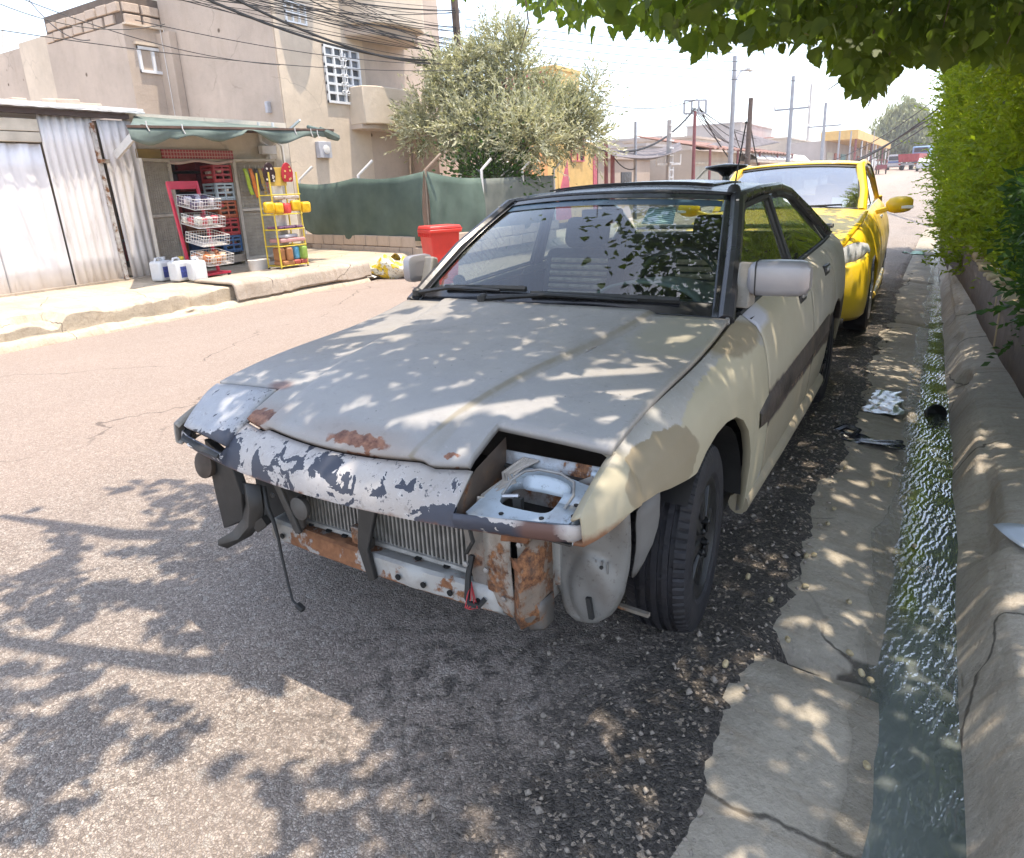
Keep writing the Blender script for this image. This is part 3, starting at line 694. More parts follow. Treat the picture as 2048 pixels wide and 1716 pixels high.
# sunroof panel and gutter strips
G = [[(x, y, float(roof_z(x, y))+.010) for x in np.linspace(-.40, .40, 13)] for y in np.linspace(1.33, 1.86, 9)]
MB().grid(G).build('sunroof_panel', simple('sunroof_black', (.05, .05, .055), .22, 0, .3, 4, dirt=.2), rf, solid=.010)
G = [[(x, y, float(roof_z(x, y))+.02-.5*(y-1.27)*0) for x in np.linspace(-.41, .41, 13)] for y in (1.285, 1.30, 1.315)]
MB().grid(G).build('sunroof_deflector', M_BLK, rf, solid=.008)
for s in (1, -1):
    MB().tube([(s*.49, y, float(roof_z(.49, y))+.004) for y in np.linspace(1.15, 2.55, 12)], .009, 6, flat=.6).build('roof_strip', M_BLK, rf)
    # A pillar
    A = [Vector((s*.705, .49, .872)), Vector((s*.645, .80, 1.085)), Vector((s*.565, 1.14, 1.266)), Vector((s*.572, 1.45, 1.290)), Vector((s*.575, 1.9, 1.296)), Vector((s*.560, 2.25, 1.268)), Vector((s*.60, 2.62, 1.14)), Vector((s*.66, 2.98, .985))]
    MB().tube(A, [.030, .030, .030, .026, .026, .028, .040, .05], 10).build('roof_rail', M_ROOF, CP)
    MB().tube([(s*.716, .465, .868), (s*.655, .775, 1.082), (s*.572, 1.11, 1.268)], .0085, 6).build('pillar_trim', M_GREYM, CP)
    for q in range(5):
        f = .15+q*.2; MB().box((s*(.720-.145*f), .46+.65*f, .876+.40*f), (.012, .014, .02)).build('trim_clip', M_WIRE, CP, bevel=.003)
    # side windows: frame and panes
    def sw(y, t):   # t 0 belt .. 1 rail
        b = Vector((s*(side_x(y, float(top_f(y)))-.016), y, float(top_f(y))))
        tt = float(np.interp(y, [.55, .80, 1.14, 1.45, 1.9, 2.25, 2.62, 2.98], [.88, 1.075, 1.252, 1.275, 1.282, 1.253, 1.122, .965])); tx = float(np.interp(y, [.55, .80, 1.14, 1.45, 1.9, 2.25, 2.62, 2.98], [.69, .648, .572, .578, .580, .566, .606, .664]))
        return b.lerp(Vector((s*tx, y, max(tt, b.z+.001))), t)
    def pane(name, ys, mat, t0=.0, t1=1.0, lean=0.0, **kw):
        G = [[sw(y+lean*(t0+(t1-t0)*j/8), t0+(t1-t0)*j/8) for j in range(9)] for y in ys]
        return MB().grid(G if s > 0 else G[::-1]).build(name, mat, CP, **kw)
    fw_ = pane('front_window', np.linspace(.70, 1.60, 24), M_SGLASS, .03, .96)
    rw_ = pane('rear_window', np.linspace(1.70, 2.74, 24), M_SGLASS, .03, .96, -.05)
    MB().grid([[sw(y-.05*j/8, j/8)+Vector((s*.004, 0, 0)) for j in range(9)] for y in (1.595, 1.63, 1.665, 1.70)][::s]).build('centre_pillar', M_BLK, CP, solid=.02, ang=60)
    for nm, a, b, ln in (('front_window_frame', .62, 1.60, 0), ('rear_window_frame', 1.69, 2.80, -.05)):
        pts = [sw(y, .95)+Vector((s*.006, 0, 0)) for y in np.linspace(a+.06, b-.04, 14)]+[sw(b+ln*t, t)+Vector((s*.006, 0, 0)) for t in (.95, .6, .3, .03)]
        MB().tube(pts, .015, 6).build(nm, M_RUB, CP)
    MB().tube([sw(y, .0)+Vector((s*.010, 0, .006)) for y in np.linspace(.60, 2.90, 20)], .011, 6).build('belt_moulding', M_RUB, CP)
    # quarter pillar skin
    MB().grid([[sw(y, t) for t in (0, .25, .5, .75, 1)] for y in np.linspace(2.72, 2.99, 6)][::s]).build('quarter_pillar', M_DOOR, CP, solid=.015)
    # mirror
    mr = MB(); prof = []
    for q, (dx, sc) in enumerate([(.0, .55), (.012, .86), (.03, .97), (.10, 1.0), (.17, .97), (.195, .85), (.205, .6)]):
        ring = []
        for k in range(20):
            a = 2*math.pi*k/20; cx, cz = math.cos(a), math.sin(a); e = .42
            ring.append((s*(.745+dx*(1 if s > 0 else .25)), .632+(.050 if s > 0 else .09)*sc*math.copysign(abs(cx)**e, cx), 1.007+.004*q/6+(.062*sc)*math.copysign(abs(cz)**e, cz)))
        prof.append(ring)
    mb = MB().grid([r+[r[0]] for r in prof]); mb.add(prof[-1], [tuple(range(20))]); mb.add(prof[0], [tuple(range(20))[::-1]])
    mo = mb.build('door_mirror', simple('mirror_paint', (.30, .285, .30), .35, .35, .12, 5, .03, 60, dirt=.08), CP, ang=50)
    MB().prism([(s*.70, .60, .90), (s*.70, .70, .90), (s*.70, .70, 1.05), (s*.70, .66, 1.06)], (0, 0, 0), (s*.055, 0, .0)).build('mirror_base', M_SILV, mo, bevel=.008)
    if s > 0: MB().tube([(.7755, .632+.0495*math.copysign(abs(math.cos(a))**.42, math.cos(a)), 1.008+.0615*math.copysign(abs(math.sin(a))**.42, math.sin(a))) for a in np.linspace(0, 2*math.pi, 49)], .0022, 5, False).build('housing_seam', M_RUB, mo)
    MB().bb((s*.765, .684, .96), (s*(.94 if s > 0 else .82), .69, 1.055)).build('mirror_glass', simple('mirror_silver', (.7, .7, .7), .05, 1.0), mo)

# rear end
MB().grid([[(u*np.interp(v, [0, 1], [.53, .665]), 2.60+.06*(1-u*u)+v*.52, 1.288-.26*v-.03*v*v-.04*abs(u)**2.6) for v in np.linspace(0, 1, 8)] for u in np.linspace(-1, 1, 21)]).build('rear_screen', M_SGLASS, CP)
G = [[(u*.70*(1-.04*v), 3.12+.05*(1-u*u)+[0, .06, .16, .22, .24, .24, .22][v], [.985, .985, .97, .88, .7, .5, .35][v]) for v in range(7)] for u in np.linspace(-1, 1, 21)]
MB().grid(G).build('tailgate', M_SILV, CP, solid=.01)
MB().tube([(u*.69, 3.20+.04*(1-u*u), 1.015) for u in np.linspace(-1, 1, 15)], .028, 8, flat=.55).build('spoiler', M_SILV, CP)
MB().box((0, 3.40, .48), (1.5, .14, .28)).build('rear_bumper', M_BLK, CP, bevel=.04)
for s in (1, -1):
    MB().box((s*.55, 3.365, .80), (.34, .05, .13)).build('tail_lamp', simple('red_lens', (.35, .02, .02), .2), CP, bevel=.01)
MB().bb((-.74, .42, .18), (.74, 3.2, .24)).build('floor_pan', M_BLK, CP)
MB().bb((-.70, .36, .24), (.70, .40, .80)).build('bulkhead', M_BLK, CP)
for s in (1, -1): MB().bb((s*.76, .63, .28), (s*.73, 2.1, .86)).build('door_card', M_SEAT, CP)

# interior
def seat(x, y, beads=False):
    st = bpy.data.objects.new('front_seat', None); COL.objects.link(st); st.parent = CP; st.location = (x, y, .25)
    MB().box((0, 0, .13), (.48, .5, .18)).build('cushion', M_SEAT, st, bevel=.05, seg=3)
    m = Matrix.Rotation(R(-18), 3, 'X')
    MB().box(Vector((0, .30, .48)), (.46, .14, .58), m).build('backrest', M_SEAT, st, bevel=.05, seg=3)
    MB().box(Vector((0, .40, .845)), (.25, .10, .17), m).build('headrest', M_SEAT, st, bevel=.04, seg=3)
    if beads:
        cov = MB()
        for r in range(13):
            cov.tube([m @ Vector((-.17, -.075, -.22+r*.036))+Vector((0, .30, .48)), m @ Vector((.17, -.075, -.22+r*.036))+Vector((0, .30, .48))], .013, 6)
        cov.build('beaded_cover', simple('straw_beads', (.34, .26, .18), .7, 0, .4, 30), st)
seat(-.36, 1.22, True); seat(.36, 1.22, True)
MB().box((0, 2.30, .44), (1.26, .50, .20)).build('rear_bench', M_SEAT, CP, bevel=.05)
MB().box((0, 2.62, .74), (1.26, .14, .55), Matrix.Rotation(R(-18), 3, 'X')).build('rear_backrest', M_SEAT, CP, bevel=.05)
G = [[(u*.68, .46-.10*(1-u*u)+[-.0, .12, .26, .36, .40, .40][v], [.865, .905, .912, .895, .84, .62][v]+.0*u) for v in range(6)] for u in np.linspace(-1, 1, 17)]
MB().grid(G).build('dashboard', M_DASH, CP, solid=.01)
G = [[(.36+.21*math.cos(a), .60+.30*v, .89+.085*math.sin(a)*(1-.25*v)) for v in np.linspace(0, 1, 5)] for a in np.linspace(0, math.pi, 15)]
MB().grid(G).build('instrument_hood', M_DASH, CP, solid=.012)
sw_c = Vector((.36, .97, .90)); mm = Matrix.Rotation(R(62), 4, 'X')
st = MB().tube([sw_c+(mm @ Vector((.185*math.cos(a), .185*math.sin(a), 0))) for a in np.linspace(0, 2*math.pi, 33)], .014, 8, False).build('steering_wheel', M_RUB, CP)
mb = MB()
for a in (R(200), R(340), R(270)): mb.tube([sw_c, sw_c+(mm @ Vector((.18*math.cos(a), .18*math.sin(a), 0)))], .014, 6)
mb.build('spokes', M_RUB, st); MB().tube([sw_c, sw_c+(mm @ Vector((0, 0, -.3)))], .03, 8).build('column', M_RUB, st)
MB().lathe([(.0, -.02), (.055, -.015), (.05, .03), (.0, .04)], 16, Matrix.Translation(sw_c) @ mm).build('hub', M_RUB, st)
MB().box((0, 1.02, 1.215), (.20, .03, .055)).build('rear_view_mirror', M_BLK, CP, bevel=.012)
pap = MB().add([ws_pt(.40, .70)+Vector((0, .012, -.014)), ws_pt(.62, .70)+Vector((0, .012, -.014)), ws_pt(.60, .90)+Vector((0, .012, -.014)), ws_pt(.40, .88)+Vector((0, .012, -.014))], [(0, 1, 2, 3)])
t = NT('windscreen_paper', .7); t_c = t.mix(t.step(t.wave(22, None, 3, 'Y', 2), .55, .65), (.55, .66, .66), (.16, .24, .27)); pap.build('permit_paper', t.done(t_c), CP)

# wipers, scuttle
MB().grid([[ws_pt(u, 0)+Vector((0, dy, dz)) for dy, dz in ((.02, -.004), (-.02, -.010), (-.055, -.03), (-.07, -.06))] for u in np.linspace(-1, 1, 31)]).build('scuttle_panel', M_BLK, CP, solid=.004)
def wiper(u0, u1, v0, v1, up):
    a, b = ws_pt(u0, v0)+Vector((0, -.035, .018)), ws_pt(u1, v1)+Vector((0, -.02, .03)); mid = a.lerp(b, .45)+Vector((0, -.01, .02))
    arm = MB().tube([a, mid, b], [.012, .009, .005], 6).build('wiper_arm', M_BLK, CP)
    MB().lathe([(.022, -.012), (.022, .012), (.012, .02)], 10, Matrix.Translation(a)).build('pivot_cap', M_BLK, arm)
    bl = [ws_pt(u0+(u1-u0)*t+.0, v0+.035+(v1-v0)*t)+Vector((0, -.014, .018)) for t in (.32, .6, .9, 1.22)]
    MB().tube(bl, .008, 5, flat=1.6).build('blade', M_RUB, arm)
wiper(-.985, -.26, .05, .055, 1); wiper(-.35, .58, .02, .035, 1)
# aerial on the right hand pillar
an = MB().lathe([(.0, -.01), (.030, -.008), (.024, .012), (.014, .022), (.0, .024)], 12, Matrix.Translation((.545, 1.16, 1.302))).build('aerial_base', M_BLK, CP)
MB().tube([(.545, 1.16, 1.31), (.56, 1.24, 1.56), (.562, 1.245, 1.575)], [.0035, .0028, .002], 6).build('aerial_mast', M_BLK, an); MB().lathe([(.0, -.007), (.007, 0), (.0, .007)], 8, Matrix.Translation((.561, 1.243, 1.572))).build('aerial_tip', M_BLK, an)
dk = thing('roof_beacon', 'round black dish on a short stem standing on the roof', 'beacon', (.175, 2.42, 1.30))
MB().lathe([(.03, 0), (.022, .03), (.02, .06), (.05, .085), (.115, .105), (.125, .115), (.12, .122), (.0, .135)], 28).build('dish', simple('gloss_black', (.02, .02, .02), .12, 0, .2, 5), dk, ang=50)
MB().tube([(-.09, .02, .115), (-.14, .03, .10), (-.19, .04, .05), (-.22, .05, .02)], .006, 6).build('cable', M_WIRE, dk)

# ---- front structure laid bare by the missing bumper
MB().bb((-.32, -.545, .33), (.40, -.51, .60)).build('radiator_core', simple('core_dark', (.06, .056, .052), .7, .3, .3, 30), CP)
fins = MB()
for k in range(46):
    x = -.315+k*.0155; fins.box((x, -.552, .465), (.0062, .014, .27))
fins.build('radiator_fins', M_FINS, CP, smooth=False)
MB().tube([(-.33, -.556, .345), (.41, -.556, .345)], .012, 8).build('radiator_tank', M_FINS, CP)
n = 44; G = []
def cbow(x): return -.028*(1-(x/.6)**2)
for i in range(n+1):
    x = -.46+i*.90/n; w = .004*math.sin(x*31)+.003*math.sin(x*77)
    G.append([(x, -.50+cbow(x), .342), (x, -.572+cbow(x), .340), (x, -.582+cbow(x), .332+w*.4), (x, -.588+cbow(x)+w, .302), (x, -.587+cbow(x), .278+w*.5), (x, -.570+cbow(x), .262), (x, -.51+cbow(x), .258)])
t = NT('crossmember_metal', .6, .2); x_, y_, z_ = t.sep(); m_ = t.math('ADD', t.math('MULTIPLY', t.step(x_, .06, -.12), .20), t.noise(11, 6, .7)); m_ = t.math('ADD', m_, t.math('MULTIPLY', t.step(z_, .285, .265), .18)); m_ = t.math('ADD', m_, t.math('MULTIPLY', t.step(x_, -.30, -.42), -.25)); rm = t.step(m_, .60, .66)
c_ = t.mix(t.noise(5, 5), (.30, .30, .29), (.42, .41, .39)); c_ = t.mix(t.math('MULTIPLY', t.step(t.noise(8, 6, .7), .45, .7), .5), c_, (.16, .13, .11)); c_ = t.mix(rm, c_, t.mix(t.noise(45, 4), (.10, .038, .02), (.36, .17, .08))); t.bump(rm, .4, .004); t.bump(t.noise(60, 4), .3, .004)
cross = MB().grid(G).build('lower_cross_member', t.done(c_, t.math('ADD', .5, t.math('MULTIPLY', rm, .4))), CP, solid=.004, off=1, ang=30); cross['label'] = 'rusty lower cross member under the radiator'
for x in (-.40, .10, .19, .28, .37): MB().lathe([(.009, 0), (.009, .004), (.0, .004)], 12, Matrix.Translation((x, -.5885+cbow(x)-.003, .300)) @ Matrix.Rotation(R(90), 4, 'X')).build('hole', simple('hole_black', (.006, .006, .006), .9), cross)
for x in (-.30, -.22, -.15, .14, .24, .33): MB().lathe([(.011, 0), (.011, .004), (.0, .004)], 12, Matrix.Translation((x, -.545+cbow(x), .3445))).build('hole', simple('hole_black', (.006, .006, .006), .9), cross)
V8 = [(-.055, -.590, .585), (.020, -.590, .585), (.020, -.606, .47), (-.005, -.625, .36), (.022, -.634, .275), (-.002, -.636, .262), (-.045, -.625, .36), (-.045, -.606, .47)]
MB().prism(V8, (0, 0, 0), (0, .016, 0)).build('latch_support', M_BLK, CP, bevel=.003)
MB().prism([(.29, -.575, .60), (.385, -.575, .60), (.395, -.59, .30), (.375, -.592, .27), (.35, -.59, .30)], (0, 0, 0), (0, .012, 0)).build('radiator_support', rustmix('grimy_support', (.20, .185, .17), .1, 9), CP, bevel=.003)
DGM = simple('dark_grey_metal', (.045, .042, .039), .6, .2, .4, 10, .2, 40, dirt=.2)
MB().prism([(-.45, -.60, .60), (-.27, -.60, .60), (-.285, -.612, .36), (-.31, -.615, .33), (-.335, -.615, .34)], (0, 0, 0), (0, .014, 0)).build('radiator_support', DGM, CP, bevel=.003)
MB().lathe([(.0, -.012), (.030, -.012), (.037, -.002), (.037, .010), (.017, .018), (.0, .02)], 20, Matrix.Translation((-.255, -.635, .445)) @ Matrix.Rotation(R(90), 4, 'X')).build('horn', simple('horn_grey', (.085, .08, .075), .6, .2, .3, 14), CP)
# right hand frame end: torn, rusted box with flanges
FE = rustmix('frame_end_metal', (.34, .32, .29), .30, 12)
G = [[(.385, -.585, .555), (.385, -.588, .46), (.39, -.590, .36), (.40, -.590, .30), (.41, -.585, .288)], [(.435, -.592, .56), (.43, -.594, .46), (.44, -.598, .36), (.445, -.598, .29), (.445, -.592, .280)], [(.475, -.590, .555), (.47, -.596, .46), (.482, -.606, .37), (.485, -.606, .29), (.475, -.60, .276)]]
MB().grid(G).build('support_plate', FE, CP, solid=.004, sub=1)
MB().bb((.482, -.585, .295), (.540, -.46, .53)).build('frame_end', FE, CP, bevel=.004)
HV = rustmix('torn_metal', (.26, .21, .17), .65, 14)
G = [[(.478, -.603, .280), (.482, -.607, .32), (.490, -.612, .40), (.482, -.604, .455)], [(.505, -.622, .272), (.506, -.628, .315), (.514, -.634, .41), (.505, -.622, .47)], [(.512, -.626, .270), (.513, -.632, .315), (.522, -.638, .41), (.512, -.626, .475)], [(.545, -.590, .285), (.545, -.59, .32), (.548, -.59, .42), (.545, -.588, .53)], [(.548, -.52, .29), (.55, -.52, .34), (.55, -.52, .43), (.55, -.52, .53)]]
MB().grid(G).build('torn_bracket', HV, CP, solid=.004)
MB().add([(.478, -.600, .455), (.515, -.626, .46), (.522, -.632, .44), (.49, -.612, .435)], [(0, 1, 2, 3)]).build('bent_flange', M_RUST, CP, solid=.004)
MB().grid([[(.455, -.59, .548), (.47, -.625, .540), (.475, -.64, .52)], [(.50, -.585, .552), (.505, -.63, .548), (.51, -.655, .535)], [(.56, -.58, .556), (.555, -.62, .548), (.545, -.64, .530)]]).build('bent_flange', M_RUST, CP, solid=.004)
G = [[(.512, -.615, .335), (.516, -.618, .30), (.522, -.60, .262), (.53, -.59, .255)], [(.540, -.59, .335), (.542, -.585, .30), (.546, -.575, .258), (.547, -.57, .250)], [(.552, -.53, .34), (.552, -.53, .305), (.554, -.535, .27), (.554, -.54, .26)]]
MB().grid(G).build('tow_lug', rustmix('lug_grey', (.13, .12, .11), .25, 14), CP, solid=.005)
# inner wing splash panel hanging below the right wing
def splash():
    zs = np.linspace(.238, .605, 30)
    xl = spline([.238, .25, .275, .31, .335, .345, .45, .605], [.595, .565, .552, .545, .525, .513, .513, .530]); xr = spline([.238, .25, .30, .36, .45, .53, .605], [.620, .655, .702, .724, .737, .743, .738]); G = []
    for z in zs:
        a_, b_ = float(xl(z)), float(xr(z)); row = []
        for k in range(22):
            u = k/21; x = a_+(b_-a_)*u
            d = math.hypot((x-.648)/.062, (z-.345)/.095); boss = 1/(1+math.exp((d-1)*9)); rim = math.exp(-((d-1.18)/.10)**2)
            up = 1/(1+math.exp((.50-z)/.012))*.6
            edge = min(u, 1-u)*21; roll = .014*max(0, 1-edge/1.2)
            row.append((x, -.478-.016*boss+.006*rim-.010*up*(x-.55)/.18+.05*max(0, x-.69)+roll+.004*math.sin(x*40+z*23), z))
        G.append(row)
    o = MB().grid(G).build('splash_panel', M_LINER, CP, solid=.004, ang=60)
    MB().box((.645, -.500, .30), (.013, .010, .060), Matrix.Rotation(R(-8), 3, 'Y')).build('slot', M_RUB, o)
    for k in range(3): MB().box((.660+.016*k, -.492, .425), (.004, .006, .032)).build('rib', simple('liner_rib', (.17, .165, .155), .6), o)
    MB().lathe([(.005, 0), (.005, .004), (0, .004)], 10, Matrix.Translation((.676, -.494, .425)) @ Matrix.Rotation(R(90), 4, 'X')).build('bolt_hole', M_RUB, o)
    G = [[(.742, -.455, .585), (.748, -.44, .50), (.738, -.435, .42), (.722, -.43, .36)], [(.768, -.41, .60), (.772, -.39, .51), (.760, -.38, .43), (.735, -.38, .375)], [(.776, -.36, .61), (.775, -.34, .52), (.758, -.33, .45), (.725, -.34, .40)], [(.760, -.33, .61), (.755, -.31, .53), (.735, -.31, .46), (.70, -.32, .41)]]
    MB().grid(G).build('wing_liner', simple('dull_grey_liner', (.12, .115, .11), .7, 0, .2, 5, dirt=.2), CP, solid=.004, sub=1)
    MB().prism([(.515, -.50, .335), (.555, -.49, .335), (.555, -.49, .58), (.515, -.50, .58)], (0, 0, 0), (0, .02, 0)).build('inner_panel', M_GREYR, CP)
splash()
MB().bar((.62, -.40, .262), (.775, -.42, .272), .013, .010).build('stay_rod', rustmix('rod_metal', (.22, .2, .17), .2, 20), CP)
# far side: bumper bracket and dangling plastic pieces
MB().prism([(-.70, -.63, .595), (-.49, -.69, .575), (-.46, -.69, .47), (-.50, -.67, .36), (-.615, -.67, .305), (-.66, -.65, .43)], (0, 0, 0), (.01, .025, 0)).build('bumper_bracket', simple('soot_black', (.008, .008, .008), .6, 0, .3, 12), CP, bevel=.003)
MB().lathe([(.0, -.02), (.040, -.02), (.046, .0), (.046, .012), (.03, .02), (.0, .02)], 20, Matrix.Translation((-.672, -.655, .520)) @ Matrix.Rotation(R(80), 4, 'X')).build('buffer_disc', simple('brown_disc', (.07, .052, .04), .8, 0, .3, 20), CP)
STY = simple('grimy_grey_plastic', (.014, .013, .012), .55, 0, .4, 10, .2, 30, dirt=.06)
MB().grid([[(-.475, -.665, .50), (-.47, -.665, .43), (-.49, -.67, .37), (-.54, -.685, .315), (-.60, -.70, .278)], [(-.43, -.68, .51), (-.425, -.685, .43), (-.44, -.69, .365), (-.49, -.70, .315), (-.585, -.712, .270)], [(-.38, -.67, .51), (-.375, -.675, .44), (-.39, -.675, .385), (-.44, -.685, .335), (-.56, -.70, .268)]]).build('bumper_stay', STY, CP, solid=.008, ang=30)
MB().bar((-.42, -.68, .36), (-.375, -.675, .395), .022, .03).build('stay_clip', STY, CP)
MB().prism([(-.40, -.645, .59), (-.37, -.645, .59), (-.25, -.655, .37), (-.275, -.655, .36)], (0, 0, 0), (0, .012, 0)).build('side_baffle', DGM, CP, bevel=.003)
MB().tube([(-.385, -.66, .50), (-.36, -.675, .44), (-.335, -.68, .40), (-.325, -.68, .345), (-.315, -.685, .29), (-.285, -.70, .215), (-.262, -.71, .165), (-.235, -.715, .155)], [.007, .007, .006, .005, .0045, .004, .0035, .0035], 8).build('dangling_hose', M_RUB, CP)
MB().box((-.220, -.718, .158), (.030, .018, .016), Matrix.Rotation(R(25), 3, 'Y')).build('hose_connector', M_RUB, CP, bevel=.004)
MB().tube([(.345, -.59, .42), (.34, -.605, .37), (.345, -.625, .31), (.36, -.635, .305), (.38, -.62, .295), (.39, -.605, .31)], .008, 6).build('loose_cable', M_RUB, CP)
for k in range(4): MB().tube([(.345, -.60, .345-.004*k), (.352+.010*k, -.632, .325-.010*k), (.348+.004*k, -.64, .29)], .0016, 5).build('loose_wire', M_WIRER, CP)
MB().bb((-.66, -.49, .25), (.50, -.30, .575)).build('engine_bay_block', simple('engine_dark', (.02, .02, .02), .8), CP)

# bolts, brackets and loom behind the nose
for x, z in ((-.42, .44), (-.36, .53), (.31, .52), (.335, .40), (.40, .40), (.42, .52), (.45, .33), (.505, .50)): MB().lathe([(.008, 0), (.008, .006), (.004, .008), (0, .008)], 6, Matrix.Translation((x, -.604, z)) @ Matrix.Rotation(R(90), 4, 'X')).build('bolt', M_GREYM, CP)
MB().tube([(-.45, -.60, .56), (-.2, -.585, .572), (.05, -.58, .565), (.28, -.585, .57), (.46, -.60, .56)], .010, 7).build('wiring_loom', M_RUB, CP)
MB().tube([(.30, -.575, .56), (.345, -.60, .53), (.36, -.602, .47), (.335, -.60, .43)], .006, 6).build('loose_cable', M_RUB, CP)
MB().bb((-.06, -.60, .345), (-.02, -.575, .375)).build('core_mount', DGM, CP, bevel=.003); MB().bb((-.10, -.592, .343), (-.045, -.57, .40)).build('latch_bracket', rustmix('latch_rust', (.2, .17, .15), .6, 14), CP, bevel=.003)

# ---- open headlight bucket on the near side
BKT = simple('bucket_black', (.03, .028, .026), .7, 0, .4, 10)
G = [[(x, -.500, .700), (x, -.503, .66), (x, -.51, .60), (x, -.53, .565)] for x in np.linspace(.405, .715, 8)]
bucket = MB().grid(G).build('headlight_bucket', rustmix('bucket_rust', (.42, .44, .46), .42, 13), CP, solid=.004)
MB().bb((.40, -.52, .66), (.72, -.44, .665)).build('dark_ledge', BKT, bucket)
MB().grid([[(.412, -.50, .735), (.412, -.64, .70), (.412, -.735, .645)], [(.416, -.50, .58), (.416, -.64, .58), (.418, -.73, .58)]]).build('bucket_wall', rustmix('brown_grime', (.10, .075, .06), .2, 12), bucket)
MB().grid([[(.714, -.50, .73), (.715, -.62, .69), (.700, -.70, .650)], [(.712, -.50, .58), (.71, -.62, .58), (.695, -.69, .59)]]).build('bucket_wall', M_BLUEM, bucket)
MB().bb((.43, -.67, .572), (.68, -.50, .577)).build('dark_well', BKT, bucket)
hz = lambda x, y: .626+.26*(y+.70)+.02*(x-.5)
o_ = [(.425, -.725), (.685, -.680), (.700, -.555), (.62, -.535), (.475, -.515), (.445, -.60)]
def ring(cx, cy, a, b, n=28, e=.45): return [(cx+a*math.copysign(abs(math.cos(q))**e, math.cos(q)), cy+b*math.copysign(abs(math.sin(q))**e, math.sin(q))) for q in np.linspace(0, 2*math.pi, n, False)]
inner = ring(.555, -.622, .072, .046); cxy = np.array([.555, -.622]); outer = []
for x, y in inner:
    d = np.array([x, y])-cxy; d /= np.linalg.norm(d); best = 9
    for i in range(len(o_)):
        p, q = np.array(o_[i]), np.array(o_[(i+1) % len(o_)]); e = q-p; den = d[0]*e[1]-d[1]*e[0]
        if abs(den) > 1e-9:
            t_ = ((p-cxy)[0]*e[1]-(p-cxy)[1]*e[0])/den; u_ = ((p-cxy)[0]*d[1]-(p-cxy)[1]*d[0])/den
            if t_ > 0 and -1e-6 <= u_ <= 1+1e-6: best = min(best, t_)
    outer.append(tuple(cxy+d*best))
G = [[(x, y, hz(x, y)-.018) for x, y in inner+[inner[0]]], [(x, y, hz(x, y)) for x, y in inner+[inner[0]]], [(x, y, hz(x, y)) for x, y in outer+[outer[0]]], [(x, y, hz(x, y)-.02) for x, y in outer+[outer[0]]]]
plate = MB().grid(G).build('carrier_plate', M_BLUEM, bucket, solid=.003, ang=35)
MB().tube([(.485, -.640, .648), (.487, -.60, .668), (.505, -.566, .682), (.54, -.553, .688), (.60, -.556, .690), (.645, -.575, .684), (.660, -.61, .668), (.655, -.645, .650)], .0036, 10).build('wire_loop', M_GREYM, bucket)
MB().grid([[(.505, -.572, .676), (.56, -.562, .684), (.64, -.575, .680)], [(.508, -.582, .660), (.56, -.574, .668), (.64, -.585, .664)], [(.512, -.590, .640), (.56, -.584, .648), (.64, -.596, .645)]]).build('reflector_shell', M_BLUEM, bucket, solid=.003, sub=1)
MB().tube([(.490, -.645, .646), (.53, -.638, .652)], .0055, 6).build('pivot_rod', simple('zinc', (.45, .45, .46), .35, .7), bucket); MB().box((.532, -.645, .625), (.022, .016, .05)).build('pivot_bracket', M_RUB, bucket)
for k in range(7):
    a = random.uniform(-.008, .008); b_ = random.uniform(-.006, .006)
    MB().tube([(.470+.007*k, -.508, .690), (.455+.005*k, -.535+a, .678), (.440+.004*k+b_, -.560, .662), (.452+.006*k, -.585-a, .655), (.436+.005*k, -.612, .646+b_), (.425+.004*k, -.640, .632), (.428, -.665, .620+.003*k)], .0036, 6).build('wire', simple('dusty_wire', (.36, .32, .28), .6), bucket)
for k in range(4): MB().tube([(.585+.010*k, -.640, .572), (.588+.009*k, -.648+.004*k, .612)], .0018, 5).build('red_wire', M_WIRER, bucket)
for x, y in ((.672, -.62), (.682, -.655), (.515, -.695), (.615, -.682)): MB().lathe([(.006, 0), (.006, .0025), (0, .0025)], 10, Matrix.Translation((x, y, hz(x, y)))).build('bolt_hole', M_RUB, plate)
MB().box((.655, -.525, .665), (.045, .004, .022), Matrix.Rotation(R(-30), 3, 'Y')).build('spring_clip', M_GREYR, bucket); MB().box((.685, -.515, .672), (.05, .02, .045)).build('motor_housing', M_BLUEM, bucket, bevel=.008); MB().lathe([(.008, 0), (.008, .004), (0, .004)], 10, Matrix.Translation((.668, -.535, .645)) @ Matrix.Rotation(R(70), 4, 'X')).build('bolt_hole', M_RUB, bucket)
